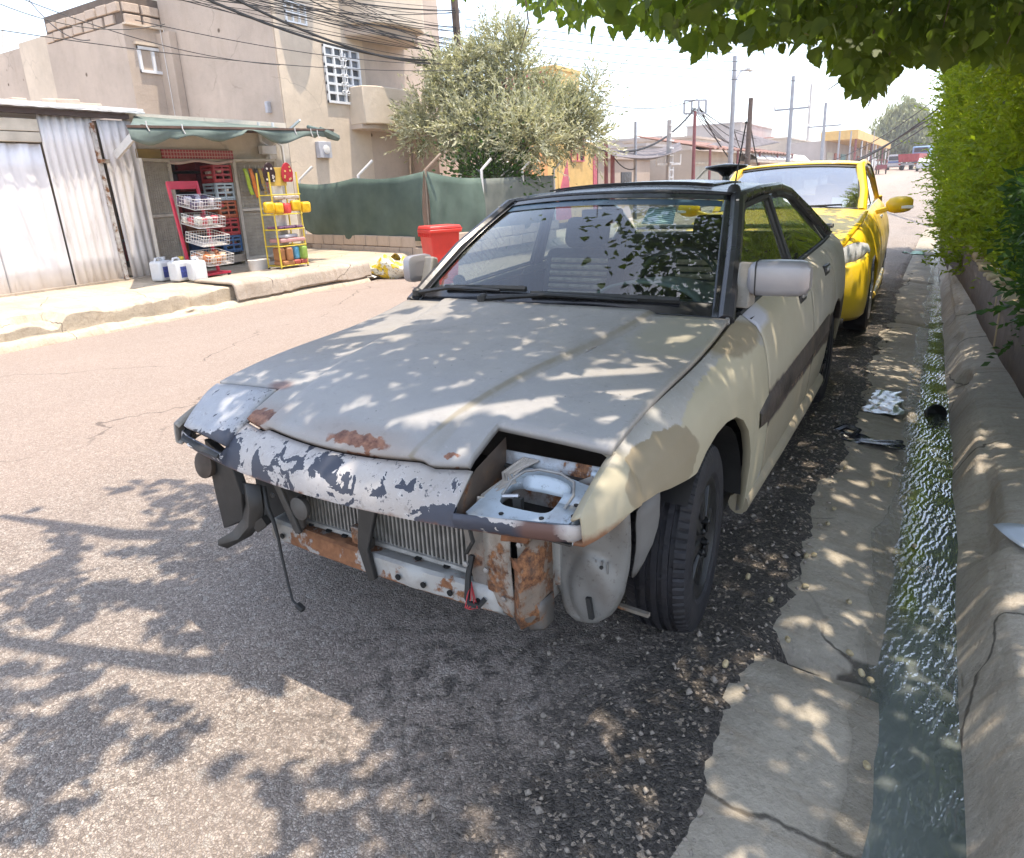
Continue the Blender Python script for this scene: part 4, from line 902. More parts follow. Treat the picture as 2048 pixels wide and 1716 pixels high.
# ================================================================ yellow taxi parked behind
def taxi():
    T = thing('yellow_taxi', 'yellow saloon taxi parked nose-on behind the wrecked car', 'taxi', (-.02, 4.78, 0), R(1.8))
    t = NT('taxi_yellow_paint', .4, 0, .4)
    c = t.mix(t.step(t.noise(2, 4), .3, .7), (.72, .47, .012), (.80, .54, .02)); x, y, z = t.sep()
    c = t.mix(t.math('MULTIPLY', t.step(t.math('ADD', z, t.math('MULTIPLY', t.noise(6, 4), .15)), .45, .22), .35), c, (.40, .32, .2))
    t.bump(t.noise(2.5, 3), .04, .02); YEL = t.done(c, None, None, Coat_Weight=.25, Coat_Roughness=.12)
    CHR = simple('chrome_trim', (.6, .6, .6), .12, 1.0, .1)
    LENS = simple('headlamp_lens', (.62, .63, .64), .12, 0, .25, 14)
    TG = glassy('taxi_glass', (.35, .42, .45), .0, .30, .10); DK = simple('taxi_interior', (.045, .045, .05), .8)
    edge = spline([-.86, -.80, -.66, -.4, 0, .4, .78], [.60, .655, .74, .83, .905, .95, .985])
    hz = lambda x, y: edge(y)+.055*(1-np.clip(abs(x)/.80, 0, 1)**2.4)*np.clip((y+.95)/.6, .3, 1)+.012/(1+np.exp((abs(x)-(.52+.1*y))/.02))
    G = []
    for v in np.linspace(0, 1, 26):
        row = []
        for u in np.linspace(-1, 1, 33):
            y0 = -.82+.22*abs(u)**2.2; y1 = .44+.26*u*u; y = y0+(y1-y0)*v
            hw = np.interp(y, [-.8, -.5, 0, .7], [.60, .68, .74, .745]); x = u*hw
            row.append((x, y, float(hz(x, y))))
        G.append(row)
    MB().grid(G).build('bonnet', YEL, T, solid=.02, ang=60)
    plan = spline([-.88, -.8, -.66, -.4, 0, .6, 2.4, 3.0, 3.5, 3.7], [.45, .62, .765, .845, .878, .886, .886, .87, .80, .6])
    top = spline([-.88, -.66, -.4, 0, .45, .78, 1.6, 2.6, 3.2, 3.65], [.60, .735, .825, .90, .955, .985, 1.005, 1.02, 1.02, .95])
    def sx(y, z):
        d = float(top(y))-z
        p = np.interp(d, [0, .02, .06, .14, .24, .36, .5, .8], [.835, .868, .90, .94, .975, 1.0, .995, .955]); return float(p*plan(y))
    def arch(y, c_, r=.345): d = abs(y-c_); return .31+math.sqrt(r*r-d*d) if d < r else 0
    def panel(name, y0, y1, s, n, base, mat=YEL):
        G = []
        for y in np.linspace(y0, y1, n):
            lo = max(base, arch(y, 0), arch(y, 2.65)); hi = float(top(y))
            col = [(s*(sx(y, hi)-.04), y, hi+.002)]+[(s*sx(y, hi+(lo-hi)*k/13), y, hi+(lo-hi)*k/13) for k in range(14)]
            col.append((s*(sx(y, lo)-.03), y, lo)); G.append(col)
        return MB().grid(G if s > 0 else G[::-1]).build(name, mat, T, solid=.006, ang=55)
    for s in (1, -1):
        panel('front_wing', -.62, .655, s, 60, .24); panel('front_door', .662, 1.66, s, 24, .26); panel('rear_door', 1.667, 2.45, s, 30, .26); panel('rear_quarter', 2.457, 3.66, s, 40, .28)
        for y in (1.48, 2.30):
            z = float(top(y))-.10; h = MB().box((s*(sx(y, z)+.012), y, z), (.03, .17, .03)).build('door_handle', CHR, T, bevel=.01)
        # sill with worn chrome strip
        MB().tube([(s*.85, .38, .25), (s*.86, 1.3, .24), (s*.85, 2.3, .25)], .035, 8).build('sill', YEL, T)
        # headlamp: teardrop shell with bowls
        G = []; 
        for i in range(11):
            u = i/10; row = []
            for j in range(9):
                v = j/8; hh = .245*math.sin(math.pi*(.10+.78*u))**.8
                yb = -.80+.40*u; xb = .545+.285*u-.02*u*u
                z = .612+.125*u+(v-.5)*hh; row.append((s*(xb+.012+.022*math.sin(math.pi*v)), yb-.022*math.sin(math.pi*v)-.03, z))
            G.append(row)
        hl = MB().grid(G if s > 0 else G[::-1]).build('headlamp', LENS, T, ang=60)
        G2 = [[(p[0]-s*.010, p[1]+.012, p[2]) for p in r] for r in G]; MB().grid(G2 if s > 0 else G2[::-1]).build('reflector', simple('lamp_reflector', (.75, .75, .76), .2, .6, .1), hl)
        # fog lamp, mirror
        MB().lathe([(.04, -.01), (.04, .01), (.0, .012)], 14, Matrix.Translation((s*.66, -.72, .36)) @ Matrix.Rotation(R(90), 4, 'X')).build('fog_lamp', CHR, T)
        ms = []
        for q, (dx, sc) in enumerate([(0, .35), (.03, .8), (.08, 1), (.15, .98), (.20, .8), (.225, .45)]):
            ms.append([(s*(.88+dx), .86+.07*sc*math.cos(a)-.02*q/5, 1.035+.012*q/5+.078*sc*math.copysign(abs(math.sin(a))**.8, math.sin(a))) for a in np.linspace(0, 2*math.pi, 19)])
        mb = MB().grid(ms); mb.add(ms[-1][:-1], [tuple(range(18))]); mo = mb.build('door_mirror', YEL, T, ang=60)
        MB().box((s*1.06, .79, 1.02), (.10, .02, .03)).build('side_repeater', simple('clear_lens', (.75, .75, .75), .15), mo, bevel=.006)
        MB().bar((s*.80, .85, .975), (s*.93, .85, 1.015), .07, .045).build('mirror_stalk', YEL, mo, bevel=.01)
        # glass house
        rail = [(.68, .74, .985), (.665, 1.0, 1.16), (.60, 1.36, 1.40), (.60, 1.8, 1.445), (.60, 2.3, 1.43), (.615, 2.8, 1.32), (.66, 3.28, 1.04)]
        RV = [Vector((s*a, b, c_)) for a, b, c_ in rail]
        MB().tube(RV, [.05, .048, .042, .036, .038, .05, .06], 10).build('roof_rail', YEL, T)
        MB().tube([v+Vector((s*.028, 0, -.03)) for v in RV[1:6]], .012, 6).build('window_chrome', CHR, T)
        ry, rzz, rx = [r[1] for r in rail], [r[2] for r in rail], [r[0] for r in rail]
        def sw(y, q):
            b = Vector((s*(sx(y, float(top(y)))-.03), y, float(top(y)))); tpt = Vector((s*float(np.interp(y, ry, rx)), y, max(float(np.interp(y, ry, rzz)), b.z+.002))); return b.lerp(tpt, q)
        for nm, a, b in (('front_window', .84, 1.66), ('rear_window', 1.74, 2.95)):
            MB().grid([[sw(y, q) for q in np.linspace(.02, .97, 7)] for y in np.linspace(a, b, 18)][::s]).build(nm, TG, T)
            MB().tube([sw(y, .97)+Vector((s*.03, 0, .0)) for y in np.linspace(a+.2, b-.1, 10)], .02, 6, flat=.5).build('rain_visor', M_BLK, T)
        MB().grid([[sw(y, q)+Vector((s*.004, 0, 0)) for q in np.linspace(0, 1, 5)] for y in (1.655, 1.70, 1.745)][::s]).build('centre_pillar', M_BLK, T, solid=.015)
        MB().tube([sw(y, 0)+Vector((s*.012, 0, .01)) for y in np.linspace(.75, 3.1, 12)], .010, 6).build('belt_moulding', CHR, T)
        for yy in (0, 2.65):
            w = bpy.data.objects.new('wheel', None); COL.objects.link(w); w.parent = T; w.location = (s*.765, yy, .312); w.rotation_euler = (0, R(90)*s, 0)
            MB().lathe([(.20, -.095), (.27, -.1), (.302, -.085), (.312, -.05), (.313, 0), (.312, .05), (.302, .085), (.27, .1), (.205, .092)], 48).build('tyre', M_TYRE, w)
            rm = MB().lathe([(.2, -.08), (.195, .06), (.208, .095), (.205, .102), (.19, .096), (.17, .075), (.09, .075), (.05, .085), (0, .085)], 40).build('rim', simple('alloy', (.45, .45, .46), .3, .8, .2), w)
            for q in range(7):
                mm = Matrix.Rotation(2*math.pi*q/7, 3, 'Z'); MB().add([mm @ Vector(p) for p in [(.05, -.02, .075), (.19, -.03, .08), (.19, .03, .08), (.05, .02, .075), (.05, -.012, .1), (.19, -.015, .1), (.19, .015, .1), (.05, .012, .1)]], [(0, 3, 2, 1), (4, 5, 6, 7), (0, 1, 5, 4), (1, 2, 6, 5), (2, 3, 7, 6), (3, 0, 4, 7)]).build('spoke', simple('alloy', (.45, .45, .46), .3, .8, .2), rm, smooth=False, bevel=.004)
            MB().grid([[(s*.87, yy-.345*math.cos(math.pi*k/16), .31+.345*math.sin(math.pi*k/16)), (s*.6, yy-.345*math.cos(math.pi*k/16), .31+.345*math.sin(math.pi*k/16))] for k in range(17)]).build('arch_liner', M_BLK, T)
    # bumper skin
    G = []
    for u in np.linspace(-1, 1, 41):
        a = abs(u); x = math.copysign(.85*math.sin(a*math.pi/2)**.9, u) if a > 0 else 0; y0 = -.90+.40*(1-math.cos(a*math.pi/2))**1.3+.0
        col = []
        for z, dy, k in [(.64, .03, .97), (.60, .0, .99), (.52, -.03, 1.0), (.42, -.035, 1.01), (.32, -.02, 1.0), (.24, .02, .985), (.20, .07, .95)]:
            zz = z+(.10*a**3 if z > .55 else 0); col.append((x*k, y0+dy, zz))
        G.append(col)
    MB().grid(G).build('front_bumper', YEL, T, solid=.006, ang=60)
    MB().grid([[(x, -.86+.1*x*x, z) for z in (.17, .20, .24)] for x in np.linspace(-.72, .72, 15)]).build('valance', M_BLK, T, solid=.02)
    MB().bb((-.42, -.945, .28), (.42, -.915, .42)).build('lower_grille', M_BLK, T, bevel=.02)
    MB().grid([[(x, -.885+.2*x*x, z) for z in (.60, .635, .67)] for x in np.linspace(-.36, .36, 13)]).build('grille', CHR, T, solid=.02)
    # windscreen and roof
    def wp(u, v): return (Vector((u*.70, .72-.26*(1-u*u), .985+.035*(1-u*u)))).lerp(Vector((u*.60, 1.40-.14*(1-u*u), 1.405+.035*(1-u*u))), v)+Vector((0, 0, .03*math.sin(math.pi*v)))
    wsn = MB().grid([[wp(u, v) for v in np.linspace(.02, .98, 12)] for u in np.linspace(-.97, .97, 25)]).build('windscreen', TG, T)
    fr = MB()
    for u0, u1, v0, v1 in ((-1, 1, 0, .06), (-1, 1, .955, 1), (-1, -.955, 0, 1), (.955, 1, 0, 1)): fr.grid([[wp(u, v)+Vector((0, -.005, .006)) for v in np.linspace(v0, v1, 8)] for u in np.linspace(u0, u1, 16)])
    fr.build('black_border', M_BLK, wsn, solid=.003)
    MB().add([wp(.80, .10)+Vector((0, .012, -.01)), wp(.62, .10)+Vector((0, .012, -.01)), wp(.62, .26)+Vector((0, .012, -.01)), wp(.80, .26)+Vector((0, .012, -.01))], [(0, 1, 2, 3)]).build('permit_sticker', simple('pale_sticker', (.5, .6, .56), .5), wsn)
    MB().tube([wp(-.2, .03)+Vector((0, -.03, .02)), wp(.75, .06)+Vector((0, -.02, .03))], .009, 6).build('wiper_arm', M_BLK, T)
    G = []
    for v in np.linspace(0, 1, 20):
        row = []
        for u in np.linspace(-1, 1, 25):
            y0 = 1.41-.14*(1-u*u); y = y0+(2.72+.1*(1-u*u)-y0)*v; row.append((u*.60, y, float(np.interp(y, [1.2, 1.5, 1.9, 2.4, 2.85], [1.437, 1.468, 1.482, 1.468, 1.40]))-.04*abs(u)**2.6))
        G.append(row)
    rf = MB().grid(G).build('roof', YEL, T, solid=.012, ang=60)
    for s in (1, -1): MB().tube([(s*.575, y, float(np.interp(y, [1.2, 1.5, 1.9, 2.4, 2.85], [1.437, 1.468, 1.482, 1.468, 1.40]))-.03) for y in np.linspace(1.4, 2.7, 9)], .008, 6).build('roof_strip', M_RUB, rf)
    MB().grid([[(u*(.60+.05*v), 2.74+.1*(1-u*u)+.55*v, 1.415-.04*abs(u)**2.6-.36*v) for v in np.linspace(0, 1, 7)] for u in np.linspace(-1, 1, 17)]).build('rear_screen', TG, T)
    MB().grid([[(u*.74, 3.28+.06*(1-u*u)+[0, .2, .36, .42, .44, .42][v], [1.05, 1.055, 1.03, .85, .6, .3][v]) for v in range(6)] for u in np.linspace(-1, 1, 17)]).build('boot_lid', YEL, T, solid=.01)
    MB().bb((-.80, .5, .2), (.80, 3.3, .26)).build('floor_pan', M_BLK, T); MB().bb((-.7, -.75, .25), (.7, .4, .55)).build('engine_bay_block', M_BLK, T)
    MB().grid([[(u*.7, .70-.2*(1-u*u)+[0, .2, .42, .46][v], [.96, 1.0, .97, .7][v]) for v in range(4)] for u in np.linspace(-1, 1, 11)]).build('dashboard', DK, T, solid=.02)
    for s in (1, -1):
        MB().box((s*.37, 1.55, .62), (.5, .5, .3)).build('seat_cushion', DK, T, bevel=.05); MB().box((s*.37, 1.86, .93), (.48, .14, .62), Matrix.Rotation(R(-15), 3, 'X')).build('seat_back', DK, T, bevel=.05); MB().box((s*.37, 1.97, 1.27), (.26, .1, .17)).build('headrest', DK, T, bevel=.04)
    MB().box((0, 2.75, .85), (1.3, .2, .5)).build('rear_bench', DK, T, bevel=.05)
    c0 = Vector((.36, 1.22, .98)); mm = Matrix.Rotation(R(65), 4, 'X')
    MB().tube([c0+(mm @ Vector((.185*math.cos(a), .185*math.sin(a), 0))) for a in np.linspace(0, 2*math.pi, 25)], .014, 6, False).build('steering_wheel', M_RUB, T)
taxi()
# ================================================================ left side of the street: shop, goods, houses, fence
def wallmat(name, base, sc=1.0, stain=.3, pits=True):
    t = NT(name, .9, 0, .3); x, y, z = t.sep()
    c = t.mix(t.step(t.noise(.8*sc, 6, .6), .3, .7), tuple(v*.82 for v in base), tuple(v*1.12 for v in base))
    v = t.mapv((2.2, 2.2, .35)); c = t.mix(t.math('MULTIPLY', t.step(t.noise(1.2*sc, 6, .65, v), .5, .75), stain), c, tuple(v_*q for v_, q in zip(base, (.62, .58, .52))))
    c = t.mix(t.math('MULTIPLY', t.step(t.noise(7, 7, .8), .52, .62), .28), c, tuple(v_*.68 for v_ in base)); c = t.mix(t.math('MULTIPLY', t.step(t.noise(14, 6, .8), .56, .63), .30), c, tuple(min(v_*1.25, .8) for v_ in base))
    ckw = t.voro(.55, 'DISTANCE_TO_EDGE', vec=t.warp(.4, 1.4)); c = t.mix(t.math('MULTIPLY', t.math('MULTIPLY', t.step(ckw, .008, .003), t.step(t.noise(.6, 2), .52, .58)), .28), c, tuple(v_*.3 for v_ in base))
    if pits:
        pt = t.math('MULTIPLY', t.step(t.voro(2.0), .11, .05), t.step(t.noise(1.3, 3), .38, .5)); c = t.mix(pt, c, (.12, .085, .06))
    t.bump(t.noise(3*sc, 6, .65), .3, .05); t.bump(t.noise(45, 4), .3, .01); return t.done(c)
M_WALL_A = wallmat('brown_render', (.50, .41, .335)); M_WALL_B = wallmat('cream_render', (.62, .52, .41), stain=.2, pits=False)
M_WALL_S = wallmat('shop_plaster', (.60, .54, .45), 1.5, .25, False)
def sheetmat(name, base, amt):
    t = NT(name, .5, .1); v = t.mapv((1, 1, .14)); c = t.mix(t.step(t.noise(2.5, 5), .3, .7), tuple(q*.9 for q in base), tuple(min(q*1.06, .85) for q in base))
    st = t.math('MULTIPLY', t.step(t.noise(13, 6, .7, v), .56-amt, .72-amt), .5); c = t.mix(st, c, (.34, .28, .23)); sp = t.step(t.noise(38, 5, .7), .70-amt*.4, .73-amt*.4); c = t.mix(t.math('MULTIPLY', sp, .8), c, (.16, .08, .05)); return t.done(c)
M_SHEET = sheetmat('white_painted_sheet', (.76, .73, .73), -.04); M_SHEET2 = sheetmat('streaked_white_sheet', (.76, .72, .70), .02)
M_WHITE = simple('white_paint', (.68, .66, .63), .6, 0, .1, 6, dirt=.25)
M_FRAMEW = simple('white_window_frame', (.72, .73, .74), .5, 0, .08, 6, dirt=.1)
M_WINDK = simple('dark_window_glass', (.05, .055, .065), .12, 0, .3, 2)
M_WINSKY = simple('window_glass', (.16, .18, .21), .08, 0, .3, 2)
M_BRK = wallmat('raw_block', (.50, .40, .32), 3, .3, False)
M_MORT = simple('mortar', (.13, .10, .08), .95, 0, .2, 8, .4, 30)

def corrugated(name, y0, y1, z0, z1, x, pitch, amp, mat, parent, tilt=0.0, flat=False):
    n = int((y1-y0)/pitch*(8 if not flat else 10)); ys = np.linspace(y0, y1, n+1); G = []
    for y in ys:
        ph = (y-y0)/pitch*2*math.pi
        d = amp*math.sin(ph) if not flat else amp*np.clip(2.2*math.sin(ph), -1, 1)
        G.append([(x+d+.004*random.uniform(-1, 1), y+tilt*(1-k/6), z0+(z1-z0)*k/6) for k in range(7)])
    return MB().grid(G).build(name, mat, parent, solid=.004, ang=60)

def shop():
    X = -8.75; S = thing('corner_shop', 'small corrugated iron shop with green tarpaulin awning and open mesh doors', 'shop', (0, 0, 0))
    # gate of wide sheets with header boards on the left
    def Y(px, py=400): return at(px, py, x=X).y
    yg = Y(112, 420); y2 = Y(212, 400); y3 = Y(292, 430); yo0 = Y(348, 430); yo1 = Y(478, 430); ye = Y(560, 400)+.35
    for k, (a, b) in enumerate([(yg-3.0, yg-1.62), (yg-1.61, yg-.82), (yg-.81, yg-.02)]):
        corrugated('gate_sheet', a, b, .31, 2.16, X+.02*(k % 2), .26, .014, M_SHEET, S, .05, True)
    for z0, z1 in ((2.18, 2.30), (2.31, 2.46)): MB().bb((X-.02, yg-3, z0), (X+.05, yg-.01, z1)).build('header_board', simple('cream_board', (.55, .49, .40), .7, 0, .15, 4, dirt=.3), S, bevel=.006)
    MB().bb((X-.02, yg-3, .29), (X+.06, y3, .33)).build('threshold', M_KERBL, S)
    corrugated('wall_sheet', yg, y2+.02, .32, 2.52, X+.01, .105, .012, M_SHEET2, S, .05)
    corrugated('wall_sheet', y2+.06, y3, .32, 2.50, X+.035, .115, .012, M_SHEET2, S, .09)
    MB().bar((X+.06, y2+.04, .32), (X+.05, y2-.02, 2.45), .06, .05).build('door_post', rustmix('chipped_white_post', (.6, .57, .54), .2, 8), S)
    for z in (1.95,): MB().box((X+.09, y2+.03, z), (.05, .14, .05)).build('latch', M_HVYR, S)
    # masonry round the doorway
    wl = MB(); zt = 2.62
    wl.bb((X-.12, y3-.02, .3), (X-.01, yo0, 1.97)); wl.bb((X-.12, yo1, .3), (X-.005, ye, zt)); wl.bb((X-.12, y3-.02, 1.972), (X-.008, yo1-.001, zt)); wl.bb((X-2.5, ye-.1, .3), (X-.121, ye, zt)); wl.bb((X-2.6, yg-3, .3), (X-2.5, ye, zt)); wl.build('wall', M_WALL_S, S, smooth=False)
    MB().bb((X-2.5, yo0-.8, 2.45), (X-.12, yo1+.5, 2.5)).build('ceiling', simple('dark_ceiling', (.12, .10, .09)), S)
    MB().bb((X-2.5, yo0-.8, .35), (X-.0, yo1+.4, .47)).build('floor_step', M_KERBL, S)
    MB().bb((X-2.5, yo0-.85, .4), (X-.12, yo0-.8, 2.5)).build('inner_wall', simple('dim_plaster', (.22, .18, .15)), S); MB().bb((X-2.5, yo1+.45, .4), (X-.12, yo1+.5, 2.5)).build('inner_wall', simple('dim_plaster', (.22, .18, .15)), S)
    # roof sheet, gutter, rubble
    MB().bb((X-2.7, yg-3.2, zt), (X+.18, yo0-.3, zt+.035)).build('roof_sheet', M_SHEET, S, bevel=.004)
    corrugated('roof_edge', yg-3.2, yo0-.3, zt-.03, zt-.002, X+.19, .25, .012, M_WHITE, S)
    MB().bb((X+.02, yg-3.2, zt-.10), (X+.10, y2+.5, zt-.035)).build('gutter', simple('dark_brown_gutter', (.06, .04, .035), .7), S)
    for k in range(26):
        y = random.uniform(yg-2.9, yo0-.5); MB().box((X-random.uniform(.1, .6), y, zt+.03+random.uniform(.02, .07)), (random.uniform(.1, .25), random.uniform(.15, .4), random.uniform(.05, .14)), Matrix.Rotation(random.uniform(-.4, .4), 3, 'Z')).build('roof_block', M_BRK, S, bevel=.012)
    # sign strips over the door
    t = NT('red_check_print', .5); v = t.mapv((0, 1, 1)); ck = t.node('ShaderNodeTexBrick', {'Vector': t.node('ShaderNodeMapping', {'Vector': t.obj, 'Rotation': (0, R(90), 0)}).outputs[0], 'Color1': (.33, .03, .03, 1), 'Color2': (.24, .02, .025, 1), 'Mortar': (.45, .28, .24, 1), 'Scale': 1.0, 'Mortar Size': .006, 'Brick Width': .055, 'Row Height': .05})
    ck.offset = 0; MB().bb((X+.0, yo0-.05, 2.0), (X+.05, yo1+.02, 2.13)).build('sign_board', t.done(ck.outputs['Color']), S)
    MB().bb((X+.0, y3+.0, 2.0), (X+.04, yo0-.06, 2.13)).build('lintel_board', simple('ochre_board', (.26, .17, .05), .7, 0, .3, 5), S)
    MB().grid([[(X+.05, y, 1.93+dz+.02*math.sin(y*9)) for dz in (.05, .0)] for y in np.linspace(yo0, yo1, 20)]).build('roller_cover', simple('pink_grey_cloth', (.45, .34, .31), .9), S, solid=.02)
    # mesh doors
    mesh_m = simple('grey_wire', (.36, .33, .28), .5, .3, .2); fr_m = simple('cream_steel', (.50, .46, .40), .6, .1, .15, 6, dirt=.3)
    def mesh_door(a, b, z0, z1, backed):
        a, b = Vector(a), Vector(b); d = (b-a); r = bpy.data.objects.new('mesh_door', None); COL.objects.link(r); r.parent = S
        f = MB()
        for p in (a, b): f.bar(p+Vector((0, 0, z0)), p+Vector((0, 0, z1)), .045)
        for z in (z0+.02, (z0+z1)*.5, z1-.02): f.bar(a+Vector((0, 0, z)), b+Vector((0, 0, z)), .04)
        f.build('door_frame', fr_m, r, smooth=False); g = MB(); n = int(d.length/.055)
        for k in range(1, n): p = a+d*k/n; g.tube([p+Vector((0, 0, z0)), p+Vector((0, 0, z1))], .0045, 4, False)
        for k in range(1, int((z1-z0)/.055)): g.tube([a+Vector((0, 0, z0+k*.055)), b+Vector((0, 0, z0+k*.055))], .0045, 4, False)
        o = g.build('wire_grid', mesh_m, r)
        if backed: MB().add([a+Vector((-.03, 0, z0)), b+Vector((-.03, 0, z0)), b+Vector((-.03, 0, z1)), a+Vector((-.03, 0, z1))], [(0, 1, 2, 3)]).build('sheet_backing', simple('tan_sheet', (.40, .36, .30), .7, 0, .15), r)
    l0 = at(314, 312, x=X+.42); l1 = at(372, 545, x=X+.06)
    mesh_door((X+.36, Y(352, 430)-.62, 0), (X+.05, yo0+.03, 0), .38, 1.98, True)
    mesh_door((X+.05, yo1+.02, 0), (X+.22, yo1+.72, 0), .38, 2.0, True)
    # stock inside
    cols = [(.30, .03, .03), (.34, .10, .03), (.05, .05, .07), (.34, .04, .05), (.05, .12, .28), (.38, .16, .04), (.2, .03, .05), (.28, .2, .06)]
    for r in range(5):
        for k in range(6):
            y = yo0-.55+k*.36; z = .50+r*.34; c = cols[(r*5+k*3) % 8] if not (r > 2 and k < 4) else (.045, .03, .045)
            o = MB().box((X-.95-.02*((k+r) % 2), y, z+.15), (.3, .33, .29)).build('stock_box', simple('stock_%d' % ((r*5+k*3) % 8 if not (r > 2 and k < 4) else 9), c, .6, 0, .4, 9), S, bevel=.008)
    crates = [(.52, 'blue', (.03, .10, .24)), (.80, 'red', (.38, .03, .035)), (1.08, 'orange', (.40, .10, .04)), (1.36, 'white', (.40, .48, .54)), (1.64, 'red', (.40, .04, .03))]
    for k, (z, nm, c) in enumerate(crates):
        # plastic crates of snacks piled inside the right jamb
        cr = thing('plastic_crate', '%s plastic crate, %s in the pile at the shop doorway' % (nm, ['lowest', 'second from bottom', 'third from bottom', 'fourth from bottom', 'topmost'][k]), 'crate', (X-.16, yo1-.19, z), 0, 'crates piled in the doorway')
        m = simple('crate_'+nm, c, .45, 0, .15, 6); b = MB(); b.bb((-.15, -.17, 0), (.15, .17, .02))
        for s in (1, -1):
            for zz in (.04, .12, .20, .255): b.bb((s*.15, -.17, zz-.016), (s*.165, .17, zz+.016)); b.bb((-.15, s*.17, zz-.016), (.15, s*.185, zz+.016))
            for q in (-1, 0, 1): b.bb((s*.151, q*.15-.015, 0), (s*.162, q*.15+.015, .27))
            for q in (-1, 1): b.bb((q*.14-.015, s*.171, 0), (q*.14+.015, s*.18, .27))
        b.build('crate_body', m, cr, smooth=False)
        for q in range(6): MB().box((random.uniform(-.1, .1), random.uniform(-.12, .12), .10+.02*q), (.12, .14, .06), Matrix.Rotation(random.uniform(0, 3), 3, 'Z')).build('snack_bag', simple('snack_%d' % (q % 4), [(.5, .4, .3), (.45, .05, .05), (.12, .2, .1), (.55, .5, .45)][q % 4], .4, 0, .5, 20), cr, bevel=.02)
    # awning
    a0, a1 = at(255, 255, x=-7.35), at(668, 262, x=-7.35); G = []; n = 44
    for i in range(n+1):
        u = i/n; y = a0.y+(a1.y-a0.y)*u; zf = a0.z+(a1.z-a0.z)*u; zb = 2.58-.03*u; row = []
        for j in range(11):
            v = j/10; row.append((X-.02+(-7.35-X)*v, y+(1-v)*(1-u)*(Y(268, 225)-a0.y), zb+(zf-zb)*v-.05*math.sin(math.pi*v)*(.6+.4*math.sin(u*14))))
        drop = .10+.05*math.sin(u*9+1)+.06*math.sin(u*21)+(.05 if .18 < u < .5 else 0)-.05*(u > .9)
        for q in (.25, .5, .75, 1): row.append((-7.35+.035*math.sin(u*24+q*2)*q, y+.01*math.sin(u*40)*q, zf-drop*q))
        G.append(row)
    t = NT('green_tarpaulin', .7, 0, .3); c = t.mix(t.step(t.noise(3, 5), .3, .7), (.085, .115, .098), (.15, .185, .16)); ny = t.sep(t.node('ShaderNodeNewGeometry').outputs['Normal'])[2]
    t.bump(t.noise(9, 4), .4, .02); aw = MB().grid(G).build('awning', t.done(c), S, solid=.004, ang=70)
    # bundled end of the tarp
    MB().tube([(-7.42, a1.y-.25, a1.z+.02), (-7.36, a1.y-.1, a1.z-.06), (-7.33, a1.y+.02, a1.z-.10), (-7.5, a1.y+.06, a1.z-.02), (-8.0, a1.y+.05, a1.z+.12)], [.05, .07, .06, .04, .03], 7).build('rolled_tarp', t.m, aw)
    for u in (.06, .35, .62, .95):
        y = a0.y+(a1.y-a0.y)*u; MB().bar((X, y+(1-u)*(Y(268, 225)-a0.y), 2.44), (-7.38, y, a0.z+.03), .035).build('awning_rib', simple('brown_steel', (.12, .07, .05), .6, .2, .3), aw)
    MB().bar((-7.36, a0.y, a0.z+.015), (-7.36, a1.y, a1.z+.015), .03).build('awning_rail', simple('brown_steel', (.12, .07, .05)), aw)
    MB().bar(at(232, 312, x=X+.12), at(275, 262, x=-8.2), .05, .10).build('awning_arm', M_WHITE, aw); MB().bar(at(545, 290, x=X+.3), at(600, 240, x=-7.7), .03).build('awning_arm', M_WHITE, aw)
    for px, py in ((293, 252), (365, 258), (590, 262), (622, 265), (635, 268)): p = at(px, py, x=-7.34); MB().tube([p+Vector((0, 0, .06)), p, p+Vector((0, .03, -.06))], .008, 5).build('tie_cord', M_WHITE, aw)
    # pipes and box on the right pier
    for px in (520, 548): p = at(px, 270, x=X+.05); MB().tube([p+Vector((0, 0, .2)), p+Vector((0, 0, -.1)), p+Vector((.02, .12, -.18)), p+Vector((.02, .13, -.55))], .025, 7).build('drain_pipe', M_WHITE, S)
    MB().box(at(535, 300, x=X+.08), (.1, .3, .14)).build('cable_box', M_WHITE, S, bevel=.01)
    return X, yo0, yo1, ye
SX, SY0, SY1, SYE = shop()

